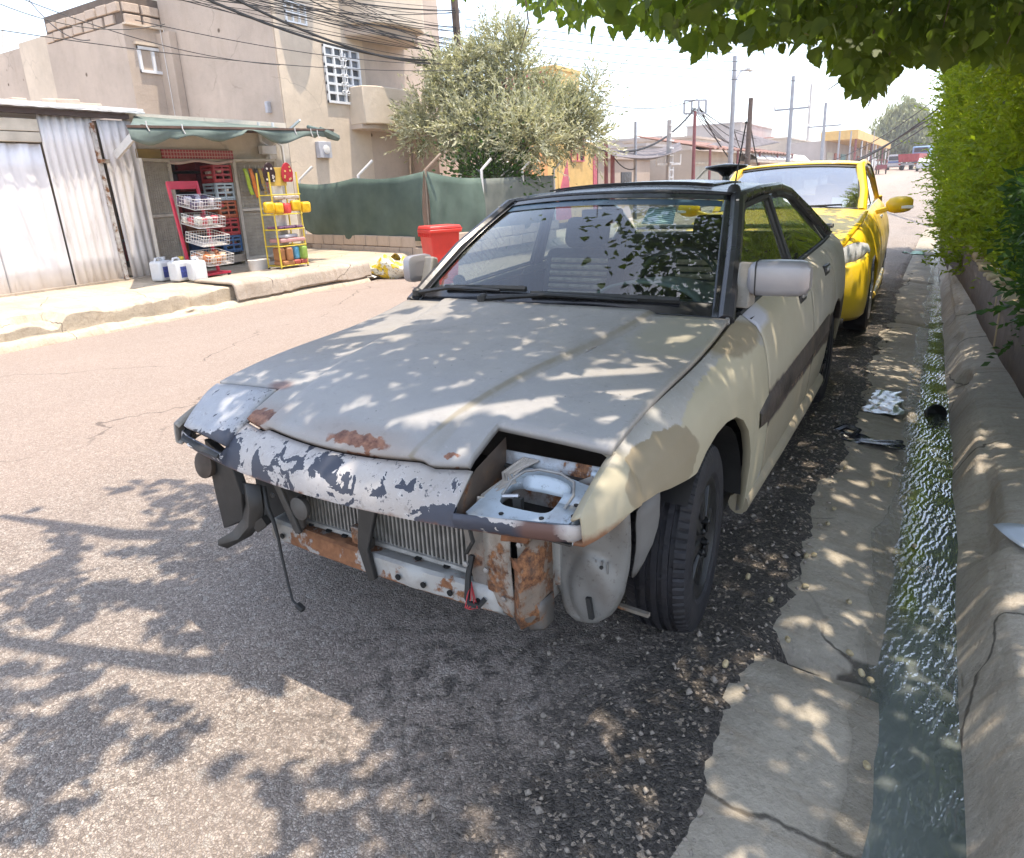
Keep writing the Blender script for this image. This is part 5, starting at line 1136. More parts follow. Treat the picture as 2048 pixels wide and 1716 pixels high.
# ---- goods outside the shop
def red_rack():
    b = at(418, 553, z=.30); T = thing('wire_basket_rack', 'red metal display rack with four wire baskets of snacks', 'rack', (b.x, b.y, .30), R(4))
    RED = simple('red_enamel', (.55, .03, .07), .4, 0, .12, 6, dirt=.1); WW = simple('white_wire_basket', (.66, .64, .60), .4)
    f = MB()
    for s in (-.25, .22): f.bar((-.05+.0*s, s, .06), (-.22, s, 1.33), .035)
    f.build('upright', RED, T, smooth=False); MB().box((-.215, -.015, 1.29), (.03, .50, .11)).build('header_panel', RED, T, bevel=.004)
    MB().bb((-.16, -.26, .03), (.20, .24, .06)).build('foot_frame', RED, T, bevel=.004)
    for x, y in ((-.14, -.23), (-.14, .21), (.18, -.23), (.18, .21)): MB().lathe([(.022, -.012), (.022, .012)], 10, Matrix.Translation((x, y, .018)) @ Matrix.Rotation(R(90), 4, 'X')).build('castor', M_RUB, T)
    cols = [((.10, .07, .12), (.5, .45, .48)), ((.55, .52, .46), (.5, .10, .12)), None, ((.50, .18, .07), (.55, .40, .28))]
    for k, z in enumerate((1.02, .77, .52, .25)):
        bk = bpy.data.objects.new('wire_basket', None); COL.objects.link(bk); bk.parent = T; bk.location = (-.12+.03*k, -.015, z); bk.rotation_euler = (0, R(12), 0)
        g = MB(); L, W, H = .36, .22, .14
        for zz in (0, .05, .10, H): g.tube([(0, -W, zz), (L, -W, zz), (L, W, zz), (0, W, zz), (0, -W, zz)], .0045, 4, False)
        for q in range(11): y = -W+2*W*q/10; g.tube([(0, y, H), (0, y, 0), (L, y, 0), (L, y, H)], .0035, 4, False)
        for q in range(8): x = L*q/7; g.tube([(x, -W, H), (x, -W, 0), (x, W, 0), (x, W, H)], .0035, 4, False)
        g.build('basket_wire', WW, bk)
        if cols[k]:
            for q in range(14):
                MB().box((.05+.27*(q % 3)/2.2+random.uniform(-.02, .02), -W+.04+(q//3)*.09, .05+random.uniform(0, .05)), (.10, .08, .10), Matrix.Rotation(random.uniform(0, 3), 3, 'Z') @ Matrix.Rotation(random.uniform(-.5, .5), 3, 'X')).build('snack_packet', simple('packet_%d_%d' % (k, q % 2), cols[k][q % 2], .35, 0, .5, 30), bk, bevel=.02)
red_rack()

def yellow_rack():
    b = at(578, 538, z=.30); T = thing('tiered_display_rack', 'yellow wire display rack with bags, toys and tall tongue-shaped signs', 'rack', (b.x, b.y, .30), R(-4))
    YE = simple('yellow_enamel', (.62, .47, .04), .4, 0, .1, 6); f = MB(); W = .24
    for x, y in ((-.16, -W), (-.16, W), (.16, -W), (.16, W)): f.tube([(x, y, .04), (x*.9, y, 1.42)], .013, 6)
    f.build('upright', YE, T)
    for k, z in enumerate((.07, .36, .60, .82, 1.10)):
        g = MB(); g.tube([(-.17, -W, z), (.18, -W, z), (.18, W, z), (-.17, W, z), (-.17, -W, z)], .008, 5, False)
        for q in range(9): g.tube([(-.17, -W+2*W*q/8, z), (.18, -W+2*W*q/8, z)], .004, 4, False)
        g.build('wire_shelf', YE, T)
    for x, y in ((-.15, -W), (-.15, W), (.16, -W), (.16, W)): MB().lathe([(.02, -.012), (.02, .012)], 10, Matrix.Translation((x, y, .02)) @ Matrix.Rotation(R(90), 4, 'X')).build('castor', M_RUB, T)
    def tongue(y, mat, dots):
        pts = [(.0, y+.105*math.cos(a)*(1 if math.sin(a) > 0 else .9), 1.36+(.20*math.sin(a) if math.sin(a) > 0 else .13*max(math.sin(a), -.6))) for a in np.linspace(0, 2*math.pi, 25)[:-1]]
        o = MB().prism([(.03, p[1], p[2]) for p in pts], (0, 0, 0), (.02, 0, 0)).build('tongue_sign', mat, T, bevel=.004)
        for q in range(7): MB().lathe([(.016, 0), (.016, .004), (0, .004)], 8, Matrix.Translation((.051, y+random.uniform(-.06, .06), 1.30+random.uniform(0, .2))) @ Matrix.Rotation(R(90), 4, 'Y')).build('printed_spot', dots, o)
    tongue(-.15, simple('sign_black', (.03, .012, .012), .3), simple('sign_pale', (.55, .5, .45), .4)); tongue(.16, simple('sign_red', (.38, .02, .03), .3), simple('sign_gold', (.55, .36, .12), .4))
    MB().box((.01, 0, 1.36), (.02, .30, .26)).build('sign_backing', simple('sign_ochre', (.52, .34, .06), .4), T, bevel=.004)
    def bag(c, d, m, nm='bag'): MB().box(c, d, Matrix.Rotation(random.uniform(-.4, .4), 3, 'Z')).build(nm, m, T, bevel=min(d)*.3, seg=3)
    YB = simple('yellow_bag', (.70, .42, .01), .35, 0, .3, 14); RB = simple('red_bag', (.65, .06, .05), .35, 0, .3, 14)
    for q in range(5): bag((.14+random.uniform(-.03, .05), -.33+q*.165, .92+random.uniform(-.02, .02)), (.12, .15, .16), RB if q in (2, ) or q == 1 and False else YB if q != 2 else RB, 'toy_bag')
    for q in range(3): bag((.08, -.1+q*.14, 1.06), (.14, .15, .05), simple('clear_tray', (.45, .40, .36), .3), 'tray')
    for q in range(4): bag((.06, -.18+q*.12, .63), (.24, .11, .035), simple('purple_strip', (.14, .06, .12), .5, 0, .6, 60), 'sweet_strip')
    bag((.03, .02, .44), (.30, .44, .06), simple('pink_box', (.50, .26, .24), .5), 'flat_box'); bag((.05, .0, .50), (.2, .3, .05), simple('grey_box', (.45, .45, .48), .5), 'flat_box')
    for q, (c, nm) in enumerate([((.32, .14, .05), 'brown_box'), ((.35, .17, .06), 'brown_box'), ((.10, .34, .52), 'blue_box'), ((.25, .38, .06), 'green_box')]): bag((.06+.04*(q % 2), -.18+q*.12, .24), (.2, .11, .20), simple(nm, c, .45), 'carton')
    for q in range(4): bag((.08, -.17+q*.12, .11), (.22, .11, .07), simple('dark_red_pack', (.36, .07, .05), .45) if q > 1 else simple('brown_box', (.32, .14, .05)), 'packet')
    for z in (1.16, .70, .5): bag((-.10, .04, z), (.1, .16, .28), simple('white_sack', (.62, .59, .55), .5), 'white_sack')
yellow_rack()

def jugs():
    lb = simple('blue_jug_label', (.05, .07, .26), .4, 0, .5, 40); pl = simple('milky_plastic', (.62, .63, .64), .35, 0, .06)
    ws = [('leftmost white plastic jug with blue label by the shop gate', 328, R(15)), ('middle white plastic jug with blue label and yellow cap', 364, R(10)), ('rightmost white plastic jug, its label turned away', 397, R(75))]
    for k, (lab, px, rot) in enumerate(ws):
        b = at(px, 561, z=.30); T = thing('plastic_jug', lab, 'jug', (b.x, b.y, .30), rot, 'jugs in front of the shop')
        MB().box((0, 0, .14), (.20, .26, .28)).build('jug_body', pl, T, bevel=.035, seg=3); MB().lathe([(.03, .28), (.03, .30), (.036, .30), (.036, .33), (0, .33)], 14, Matrix.Translation((0, .05, 0))).build('cap', simple('yellow_cap', (.6, .45, .05), .4) if k == 1 else pl, T)
        MB().tube([(0, .03, .275), (0, -.02, .32), (0, -.09, .315), (0, -.11, .26)], .016, 6).build('handle', pl, T)
        if k < 2: MB().bb((.1005, -.085, .05), (.1025, .085, .20)).build('label_print', lb, T)
jugs()

def hanging():
    for k, (nm, c, px, dz) in enumerate([('lime', (.42, .55, .04), 492, 0), ('orange', (.75, .20, .03), 503, .05), ('dark', (.06, .05, .05), 514, -.06), ('ochre', (.50, .33, .06), 521, .0), ('pink', (.62, .16, .17), 530, -.02), ('rose', (.55, .08, .16), 540, -.05)]):
        p = at(px, 337, x=SX+.16); T = thing('hanging_streamer', '%s plastic strip hanging on the right mesh door of the shop' % nm, 'streamer', p, 0, 'goods hung on the mesh door'); T.location = p
        L = .42+dz; G = [[(.0+.01*math.sin(i*.8), -.03+.09*i/8+j*.035, -L*i/8) for j in (-1, -.5, 0, .5, 1)] for i in range(9)]
        MB().grid(G).build('strip', simple('streamer_'+nm, c, .5, 0, .2, 14), T, solid=.008); MB().tube([(0, -.03, 0), (0, -.03, .05)], .004, 5).build('hook', M_WHITE, T)
hanging()
o = MB().lathe([(.0, 0), (.15, 0), (.165, .16), (.15, .165), (.15, .15), (0, .15)], 24, Matrix.Translation(at(520, 540, z=.30))).build('white_bucket', M_WHITE); tag(o, 'round white tub standing between the two racks', 'tub')

# ---- fence of green netting on a block wall
def fence():
    A = at(612, 492, z=.34); C = Vector((-6.30, 7.66, 0)); D = Vector((-6.30, 12.3, 0)); A = Vector((A.x, A.y, 0))
    F = thing('green_netting_fence', 'dark green netting fence on a low block wall beside the shop', 'fence', (0, 0, 0))
    t = NT('green_netting', .75, 0, .3); c = t.mix(t.step(t.noise(2.5, 5), .3, .7), (.060, .092, .072), (.10, .14, .112)); t.bump(t.wave(140, None, .5, 'Z'), .25, .004); t.bump(t.noise(4, 4), .4, .03); NET = t.done(c)
    t = NT('sheer_netting', .8, 0, .3); c = t.mix(t.step(t.noise(3, 5), .3, .7), (.10, .115, .10), (.16, .17, .15)); NET2 = t.done(c)
    def net(a, b, mat, ztop, zlow, n=40, seed=0):
        G = []
        d = (b-a); nrm = Vector((d.y, -d.x, 0)).normalized()
        for i in range(n+1):
            u = i/n; p = a+d*u; zt = ztop(u); zl = zlow(u); row = []
            for j in range(11):
                v = j/10; bul = .05*math.sin(math.pi*v)*(1+math.sin(u*7+seed))+.035*math.sin(u*23+v*5+seed)*v; row.append(tuple(p+nrm*bul+Vector((0, 0, zt+(zl-zt)*v))))
            G.append(row)
        MB().grid(G).build('netting', mat, F, solid=.004, ang=80)
    net(A, C, NET, lambda u: 1.66-.14*math.sin(math.pi*((u*2) % 1))*.45+.05*(u-.5), lambda u: .52-.20*math.sin(math.pi*min(1, u*1.1))*.7+.16*(1-u)**3, 50)
    M_ = C.lerp(D, .37); net(C, M_, NET, lambda u: 1.70-.14*u-.05*math.sin(math.pi*u), lambda u: .36-.1*u, 24, 2); net(M_, D, NET2, lambda u: 1.54+.04*u, lambda u: .30, 30, 4)
    PW = M_WHITE
    ps = [A+(C-A)*u for u in (.0, .52, 1.0)]+[C+(D-C)*u for u in (.37, .70, 1.0)]
    for k, p in enumerate(ps):
        q = Vector((.20, .22, .26)) if k < 3 else Vector((.12, .18, .2)); m = MB(); m.tube([p+Vector((.0, .04, .3)), p+Vector((0, .04, 1.70)), p+Vector((0, .04, 1.70))+q], .028, 8); m.build('post', PW if k != 2 else simple('brown_post', (.30, .22, .16)), F)
    # concrete blocks
    bm = None
    for a, b, nn in ((A, C, 11), (C, D, 9)):
        d = (b-a)/nn; ang = math.atan2(d.y, d.x)
        for r in range(2):
            for k in range(nn):
                if bm is None:
                    o = MB().box((0, 0, 0), (.42, .16, .19)).build('block', M_BRK, F, bevel=.012); bm = o
                else: o = bm.copy(); COL.objects.link(o)
                p = a+d*(k+.5+(.25 if r else 0)-(.12))
                if r and k == nn-1 and b is C: continue
                o.location = (p.x, p.y+.03, .30+.10+r*.2-.10+random.uniform(-.006, .006)); o.rotation_euler = (0, 0, ang+random.uniform(-.03, .03)); o.scale = (d.length/.435, 1, 1)
    MB().bar(Vector((A.x, A.y+.03, .28)), Vector((C.x, C.y+.03, .28)), .12, .30).build('mortar_core', M_MORT, F)
fence()

def bin_():
    b = at(887, 574, z=0.0); T = thing('wheelie_bin', 'red plastic wheelie bin at the corner of the netting fence', 'bin', (b.x, b.y, 0), R(-28))
    m = simple('red_bin_plastic', (.62, .04, .03), .4, 0, .1, 5); M = MB(); G = []
    for z, w, d in ((.06, .30, .34), (.3, .34, .38), (.80, .40, .45)): G.append([(sx*w/2, sy*d/2, z) for sx, sy in ((-1, -1), (1, -1), (1, 1), (-1, 1), (-1, -1))])
    M.grid(G); M.add(G[0][:4], [(0, 1, 2, 3)]); M.build('bin_body', m, T, smooth=False, bevel=.02, seg=3)
    MB().box((0, 0, .81), (.45, .50, .05)).build('rim', m, T, bevel=.012); MB().box((0, -.0, .86), (.45, .50, .045), None, .93).build('lid', m, T, bevel=.012)
    for k in range(7): MB().box((-.20+.066*k, -.235, .77), (.012, .03, .07)).build('rib', m, T)
    for s in (1, -1): MB().lathe([(.09, -.02), (.09, .02)], 18, Matrix.Translation((s*.19, .17, .09)) @ Matrix.Rotation(R(90), 4, 'Y')).build('wheel', M_RUB, T)
    MB().tube([(-.15, .28, .83), (.15, .28, .83)], .014, 6).build('handle', m, T)
bin_()

def trash():
    b = at(786, 556, z=0.0); T = thing('rubbish_bag', 'yellow printed rubbish bag slumped on the road by the kerb', 'rubbish bag', b, R(20))
    V, F_ = [], []; 
    m = MB(); G = []
    for i in range(9):
        f = i/8; row = []
        for j in range(17):
            a = 2*math.pi*j/16; r = (.30*math.sin(math.pi*(.15+.75*f))**.8)*(1+.18*math.sin(a*3+i)+.10*math.sin(a*7+i*2)); row.append((r*1.25*math.cos(a), r*.7*math.sin(a), .34*f*(1-.18*math.cos(a*2+1))))
        G.append(row)
    t = NT('yellow_bag_print', .35); c = t.mix(t.step(t.noise(7, 4), .50, .53), (.68, .46, .02), (.72, .68, .55)); c = t.mix(t.math('MULTIPLY', t.step(t.noise(26, 2), .6, .62), .8), c, (.14, .09, .02)); t.bump(t.noise(14, 4), .6, .03)
    m.grid(G).build('bag', t.done(c), T, ang=80)
    for k, (nm, c, dx, dy) in enumerate([('blue', (.10, .30, .50), .45, -.05), ('white', (.65, .63, .60), -.42, .0), ('teal', (.12, .36, .42), .60, .10)]):
        o = thing('litter_scrap', 'crumpled %s plastic scrap beside the yellow rubbish bag' % nm, 'litter', b+Vector((dx*.6, dy+dx*.6, 0)), 0, 'scraps by the kerb')
        MB().grid([[(.12*(i-3)/3+random.uniform(-.02, .02), .10*(j-3)/3+random.uniform(-.02, .02), .03+random.uniform(0, .07)) for j in range(7)] for i in range(7)]).build('scrap', simple('scrap_'+nm, c, .4), o, sub=1, solid=.003)
trash()
# ================================================================ houses on the left
def grid_window(p0, w, h, parent, nx, nz, axis='y', sgn=1, frame=M_FRAMEW, glass=M_WINSKY, bar=.035, deep=.06):
    """window standing in a wall; p0 lower corner, width along axis, outward normal +x (axis y) or -y (axis x)"""
    r = bpy.data.objects.new('window', None); COL.objects.link(r); r.parent = parent; r.location = p0
    if axis == 'x': r.rotation_euler = (0, 0, R(-90))
    f = MB()
    for k in range(nx+1): y = w*k/nx; f.bb((-.02, y-bar/2, -bar/2), (.03, y+bar/2, h+bar/2))
    for k in range(nz+1): z = h*k/nz; f.bb((-.018, -bar/2, z-bar/2), (.028, w+bar/2, z+bar/2))
    f.build('frame', frame, r, smooth=False)
    for i in range(nx):
        for k in range(nz):
            MB().bb((-.03, w*i/nx+bar/2, h*k/nz+bar/2), (-.022, w*(i+1)/nx-bar/2, h*(k+1)/nz-bar/2)).build('pane', glass if (i+k) % 3 else M_WINDK, r)
    return r

def houses():
    # --- brown rendered house with raw block parapet behind the shop
    H = thing('brown_house', 'brown rendered two-storey house with raw block parapet behind the shop', 'house', (0, 0, 0))
    yA, yB, xA = 7.5, 8.4, -14.0
    x0 = at(87, 60, y=yA).x; zb = at(100, 88, y=yA).z; zt = at(240, 10, y=yA).z+.3
    MB().bb((x0, yA, .2), (xA, yA+6, zb)).build('wall', M_WALL_A, H, smooth=False)
    MB().bb((xA+.001, yB, .2), (-10.42, yB+5.5, 7.4)).build('wall', M_WALL_A, H, smooth=False)
    MB().bb((x0+.03, yA+.04, zb), (xA-.03, yA+5.8, zt-.05)).build('mortar_core', M_MORT, H, smooth=False)
    blk = None
    rows = int((zt-zb)/.22)
    def put(p, ry):
        nonlocal blk
        if blk is None: o = MB().box((0, 0, 0), (.385, .16, .185)).build('block', M_BRK, H, bevel=.015); blk = o
        else: o = blk.copy(); COL.objects.link(o)
        o.location = Vector(p)+Vector((random.uniform(-.012, .012), random.uniform(-.015, .015), random.uniform(-.008, .008))); o.rotation_euler = (random.uniform(-.02, .02), random.uniform(-.03, .03), ry+random.uniform(-.03, .03)); o.scale = (random.uniform(.88, 1.03), 1, random.uniform(.9, 1.04))
    for r in range(rows):
        x = x0+.2+(.2 if r % 2 else 0); top = zb+(zt-zb)*min(1, .35+.9*(1))
        while x < xA-.15:
            lim = zb+(zt-zb)*np.interp(x, [x0, x0+1.2, xA], [.62, .8, 1.0])
            if zb+r*.22+.2 < lim+.1: put((x, yA+.05, zb+.11+r*.22), 0)
            x += .425
        y = yA+.25
        while y < yB+1.2:
            put((xA-.05, y, zb+.11+r*.22), R(90)); y += .425
    wpt = at(284, 142, x=xA+.01); w2 = at(331, 98, x=xA+.01)
    ly = 8.02
    lw = MB().bb((xA-.02, yA+.02, zb-.02), (xA+.10, yB, zb+.02)).build('ledge', M_WALL_B, H)
    gw = grid_window((xA+.02, wpt.y, wpt.z), w2.y-wpt.y-.03, w2.z-wpt.z-.05, H, 2, 1, frame=M_FRAMEW, glass=M_WINDK, bar=.06)
    MB().bb((xA, wpt.y-.08, w2.z), (xA+.09, w2.y+.06, w2.z+.06)).build('lintel', M_WALL_B, H)
    MB().bb((xA+.001, yB-.18, 3.0), (xA+.5, yB-.01, at(330, 70, y=yB).z)).build('pilaster', M_WALL_A, H, smooth=False)
    for px in (320, 327): a = at(px, 60, x=xA+.25); MB().tube([a, a+Vector((0, .02, -2.6))], .008, 5).build('hanging_cable', M_WHITE, H)
    pb = at(540, 215, y=yB); MB().box((pb.x, yB-.05, pb.z), (.08, .1, .22)).build('meter_box', simple('grey_box', (.25, .27, .3), .5), H, bevel=.01)
    # --- cream house with the rounded bays
    X = -10.4; C = thing('cream_house', 'cream rendered house with rounded balcony and grilled windows above the fence', 'house', (0, 0, 0))
    ys = at(560, 150, x=X).y; ye = at(722, 60, x=X).y; yr = 12.9; Xr = X-.75
    MB().bb((X-4, ys, .25), (X, ye, 7.6)).build('wall', M_WALL_B, C, smooth=False)
    MB().bb((X-4.1, ye-.01, .25), (Xr, yr, 5.3)).build('recessed_wall', M_WALL_B, C, smooth=False)
    a = at(657, 203, x=X+.01); b = at(713, 104, x=X+.01)
    gw = grid_window((X+.03, a.y, a.z), b.y-a.y, b.z-a.z, C, 4, 6, bar=.05); MB().bb((X-.001, a.y-.06, a.z-.05), (X+.012, b.y+.06, b.z+.05)).build('reveal', M_WINDK, gw) if False else None
    sc = MB(); cy, cz, wz = (b.y-a.y)/2, (b.z-a.z)/2, (b.z-a.z)
    for k in range(5):
        for s in (1, -1): z0 = wz*(.16+.15*k); sc.tube([(.04, cy+s*(.02+.09*math.sin(q)), z0+.07*math.cos(q)+.03*q) for q in np.linspace(0, 5, 16)], .012, 5)
    sc.tube([(.04, cy, .1), (.04, cy, wz-.1)], .012, 5); sc.build('scroll_grille', M_FRAMEW, gw)
    a = at(572, 42, x=X+.01); b = at(607, 12, x=X+.01); grid_window((X+.02, a.y, a.z), b.y-a.y, b.z-a.z, C, 3, 2, bar=.03, glass=M_WINDK)
    # recess windows: tall blue-grey one and arched purple one
    a = at(727, 166, x=Xr+.01); b = at(743, 98, x=Xr+.01); grid_window((Xr+.03, a.y, a.z), b.y-a.y, b.z-a.z, C, 1, 6, bar=.05)
    a = at(762, 176, x=Xr+.01); b = at(790, 120, x=Xr+.01); w = b.y-a.y; h = b.z-a.z; PUR = simple('mauve_frame', (.26, .18, .24), .6)
    aw = bpy.data.objects.new('arched_window', None); COL.objects.link(aw); aw.parent = C; aw.location = (Xr+.02, a.y, a.z)
    def archp(k): return [(0, w/2-w/2*k, 0)]+[(0, w/2-w/2*k*math.cos(q), h-w/2+w/2*k*math.sin(q)) for q in np.linspace(0, math.pi, 13)]+[(0, w/2+w/2*k, 0)]
    MB().prism(archp(.95), (0, 0, 0), (.015, 0, 0)).build('pane', M_WINDK, aw); MB().tube(archp(1.0), .05, 6).build('frame', PUR, aw)
    g = MB(); [g.bb((.016, .02, h*k/7-.012), (.03, w-.02, h*k/7+.012)) for k in range(1, 6)]; g.tube([(.03, w/2+w*.25*math.cos(q), h*.55+w*.25*math.sin(q)) for q in np.linspace(0, math.pi, 11)], .014, 5); g.build('bars', M_FRAMEW, aw)
    # lower balcony in front of the recess
    a = at(738, 246, x=X+.55); b = at(850, 190, x=X+.55); z0, z1 = a.z, at(738, 170, x=X+.55).z
    y0, y1 = a.y, b.y-.05; poly = [(Xr, y0, z0), (X+.45, y0, z0), (X+.60, y0+.3, z0), (X+.60, y1-.45, z0)]+[(X+.60-.45*(1-math.cos(q)), y1-.45+.45*math.sin(q), z0) for q in np.linspace(.3, math.pi/2, 6)]+[(Xr, y1, z0)]
    bal = MB().prism(poly, (0, 0, z0), (0, 0, z1)).build('balcony', M_WALL_B, C, bevel=.02); MB().prism([(p[0]-.12 if p[0] > Xr else p[0], p[1], p[2]-.10) for p in poly], (0, 0, 0), (0, 0, .10)).build('balcony_soffit', M_WALL_A, bal, bevel=.01)
    # upper bay, rounded, jutting over the street at the top of the picture
    a = at(705, 6, x=X+.9); b = at(868, 30, x=X+.9); z0 = at(800, 52, x=X+.9).z; y0, y1 = ye-.55, b.y-.1
    bay = [(Xr, y0, z0), (X+.35, y0, z0), (X+.75, y0+.25, z0), (X+.95, y0+.8, z0), (X+.98, (y0+y1)/2, z0), (X+.95, y1-.5, z0), (X+.75, y1-.1, z0), (X+.3, y1, z0), (Xr, y1, z0)]
    by = MB().prism(bay, (0, 0, 0), (0, 0, 1.6)).build('upper_bay', M_WALL_B, C, bevel=.03); MB().prism([(p[0]-.22 if p[0] > Xr else p[0], p[1], p[2]-.22) for p in bay], (0, 0, 0), (0, 0, .22)).build('bay_soffit', M_WALL_A, by, bevel=.04)
    # parabolic-shadow casting drum balcony above the frame on the plain wall
    yc = at(600, 100, x=X).y+.05; dr = [(X, yc-.62, 6.0)]+[(X+.52*math.sin(q), yc-.55*math.cos(q), 6.0) for q in np.linspace(.15, math.pi-.15, 11)]+[(X, yc+.62, 6.0)]
    MB().prism(dr, (0, 0, 0), (0, 0, .9)).build('drum_balcony', M_WALL_B, C, bevel=.02)
    MB().bb((X-4, ys-.1, 7.6), (X+.04, yr, 7.8)).build('roof_slab', M_WALL_B, C)
    a = at(645, 300, x=X+.02); mb = MB().box((X+.06, a.y, a.z), (.12, .36, .34)).build('air_vent', simple('grey_box', (.25, .27, .3), .5), C, bevel=.01); MB().lathe([(.09, 0), (.09, .02), (.05, .03), (0, .03)], 16, Matrix.Translation((X+.12, a.y+.02, a.z)) @ Matrix.Rotation(R(90), 4, 'Y')).build('fan_ring', M_WHITE, mb)
    for k, px in enumerate((770,)): a = at(px, 280, x=Xr+.1); MB().bar(a, a+Vector((.1, .8, 0)), .05).build('wall_pipe', M_WHITE, C)
    # --- small house at the far left
    N = thing('far_left_house', 'plain tan house with stepped roof at the left edge of the picture', 'house', (0, 0, 0))
    y = 9.0; a = at(85, 82, y=y); b = at(-60, 120, y=y)
    MB().bb((b.x-1, y, .2), (a.x-.02, y+5, a.z+.0)).build('wall', M_WALL_A, N, smooth=False); c = at(115, 160, y=y-.8); MB().bb((a.x-.5, y-.4, c.z-.55), (a.x+2, y+2, a.z-.05)).build('overhang', M_WALL_B, N, smooth=False)
    MB().tube([at(5, 95, y=y), at(5, 60, y=y)], .02, 5).build('roof_pipe', M_WHITE, N)
    # --- yellow and red building behind the olive tree
    X2 = -10.0; Yb = thing('yellow_building', 'yellow building with red roof trim and pink stripe behind the olive tree', 'building', (0, 0, 0)); YM = simple('yellow_render', (.62, .42, .16), .85, 0, .12, 3, .2, 20); RM = simple('pink_red_paint', (.48, .12, .16), .8); OM = simple('orange_panel', (.60, .30, .12), .8)
    a = at(1020, 350, x=X2).y; b = at(1192, 300, x=X2).y; zt = at(1158, 150, x=X2).z; tw0 = at(1112, 200, x=X2).y; tw1 = at(1158, 200, x=X2).y
    MB().bb((X2-5, a, .1), (X2, b, at(1185, 285, x=X2).z)).build('wall', YM, Yb, smooth=False); MB().bb((X2-2.4, tw0, .1), (X2+.02, tw1, zt)).build('tower', YM, Yb, smooth=False)
    MB().bb((X2-2.5, tw0-.15, zt-.9), (X2-.3, tw0-.02, zt-.05)).build('red_trim', RM, Yb); MB().bb((X2-2.5, tw0-.1, zt), (X2+.06, tw1+.05, zt+.12)).build('parapet', YM, Yb)
    s0 = at(1128, 330, x=X2+.03); MB().prism([(X2+.021, s0.y-.9, .2), (X2+.021, s0.y+.5, .2), (X2+.021, s0.y+.25, 2.2)], (0, 0, 0), (.02, 0, 0)).build('pink_stripe', RM, Yb); MB().bb((X2-.5, b-.3, .1), (X2+.03, b+.02, at(1185, 290, x=X2).z)).build('pink_corner', RM, Yb)
    grid_window((X2+.04, at(1140, 310, x=X2).y, at(1140, 322, x=X2).z), 1.0, 1.0, Yb, 2, 3, frame=RM, glass=M_WINDK); MB().bb((X2+.021, a+.5, 1.6), (X2+.05, s0.y-1.2, 2.8)).build('orange_band', OM, Yb)
    # ornamental low house with arches behind the tree trunk
    Z = thing('pink_stone_house', 'low pink stone house with arched windows behind the fence', 'house', (0, 0, 0)); X3 = -9.6; y0, y1 = at(905, 300, x=X3).y, at(1015, 300, x=X3).y; PK = simple('pink_stone', (.52, .38, .30), .85, 0, .15, 3)
    MB().bb((X3-3, y0-.6, .1), (X3, y1, at(930, 262, x=X3).z)).build('wall', PK, Z, smooth=False)
    for k in range(4):
        yy = y0+.2+k*(y1-y0)/4; MB().prism([(X3+.01, yy, .9)]+[(X3+.01, yy+.35-.35*math.cos(q), 1.7+.35*math.sin(q)) for q in np.linspace(0, math.pi, 9)]+[(X3+.01, yy+.7, .9)], (0, 0, 0), (.02, 0, 0)).build('arched_window', M_WINDK, Z)
        MB().tube([(X3+.03, yy, .9)]+[(X3+.03, yy+.35-.35*math.cos(q), 1.7+.35*math.sin(q)) for q in np.linspace(0, math.pi, 9)]+[(X3+.03, yy+.7, .9)], .05, 6).build('arch_frame', M_WHITE, Z)
    MB().bb((X3-3, y0-.65, at(930, 262, x=X3).z), (X3+.12, y1+.1, at(930, 262, x=X3).z+.12)).build('cornice', M_WALL_B, Z)
    a = at(835, 185, x=-12.); Q = thing('grey_flat_house', 'low brown flat-roofed house beyond the cream house', 'house', (0, 0, 0)); MB().bb((-16, 13.2, .1), (-12, 17, at(840, 172, x=-12).z)).build('wall', M_WALL_A, Q, smooth=False); MB().bb((-16.1, 13.1, at(840, 172, x=-12).z), (-11.9, 17.1, at(840, 172, x=-12).z+.12)).build('roof_slab', M_WALL_A, Q)
houses()
# ================================================================ vegetation
def leafmat(name, c0, c1, trans=.35, rough=.5, vein=False):
    t = NT(name, rough, 0, .4); g = t.node('ShaderNodeObjectInfo').outputs['Random']
    n = t.noise(2.1, 3); n2 = t.noise(19, 2); f = t.math('ADD', t.math('MULTIPLY', n, .45), t.math('MULTIPLY', n2, .55))
    c = t.mix(t.step(f, .35, .65), c0, c1)
    df = t.p; tr = t.node('ShaderNodeBsdfTranslucent', {'Color': t.mix(.5, c, (c1[0]*1.5, c1[1]*1.6, c1[2]*.7))})
    t.done(c); mx = t.node('ShaderNodeMixShader', [trans, df.outputs[0], tr.outputs[0]]); t.t.links.new(mx.outputs[0], t.out.inputs['Surface']); return t.m
M_BARK = simple('bark', (.16, .12, .085), .95, 0, .35, 12, .6, 40)
M_MULB = leafmat('mulberry_leaf', (.05, .095, .012), (.14, .20, .026), .5)
M_HEDGE = leafmat('hedge_leaf', (.08, .15, .010), (.32, .40, .025), .45)
M_SHRUB = leafmat('shrub_leaf', (.028, .075, .014), (.06, .13, .02), .3)
M_OLIVE = leafmat('olive_leaf', (.38, .375, .24), (.62, .60, .45), .25, .55)
M_OLIVED = leafmat('olive_leaf_dark', (.19, .195, .11), (.33, .33, .21), .2, .55)
M_FARTREE = leafmat('willow_leaf', (.17, .19, .09), (.28, .29, .15), .35)

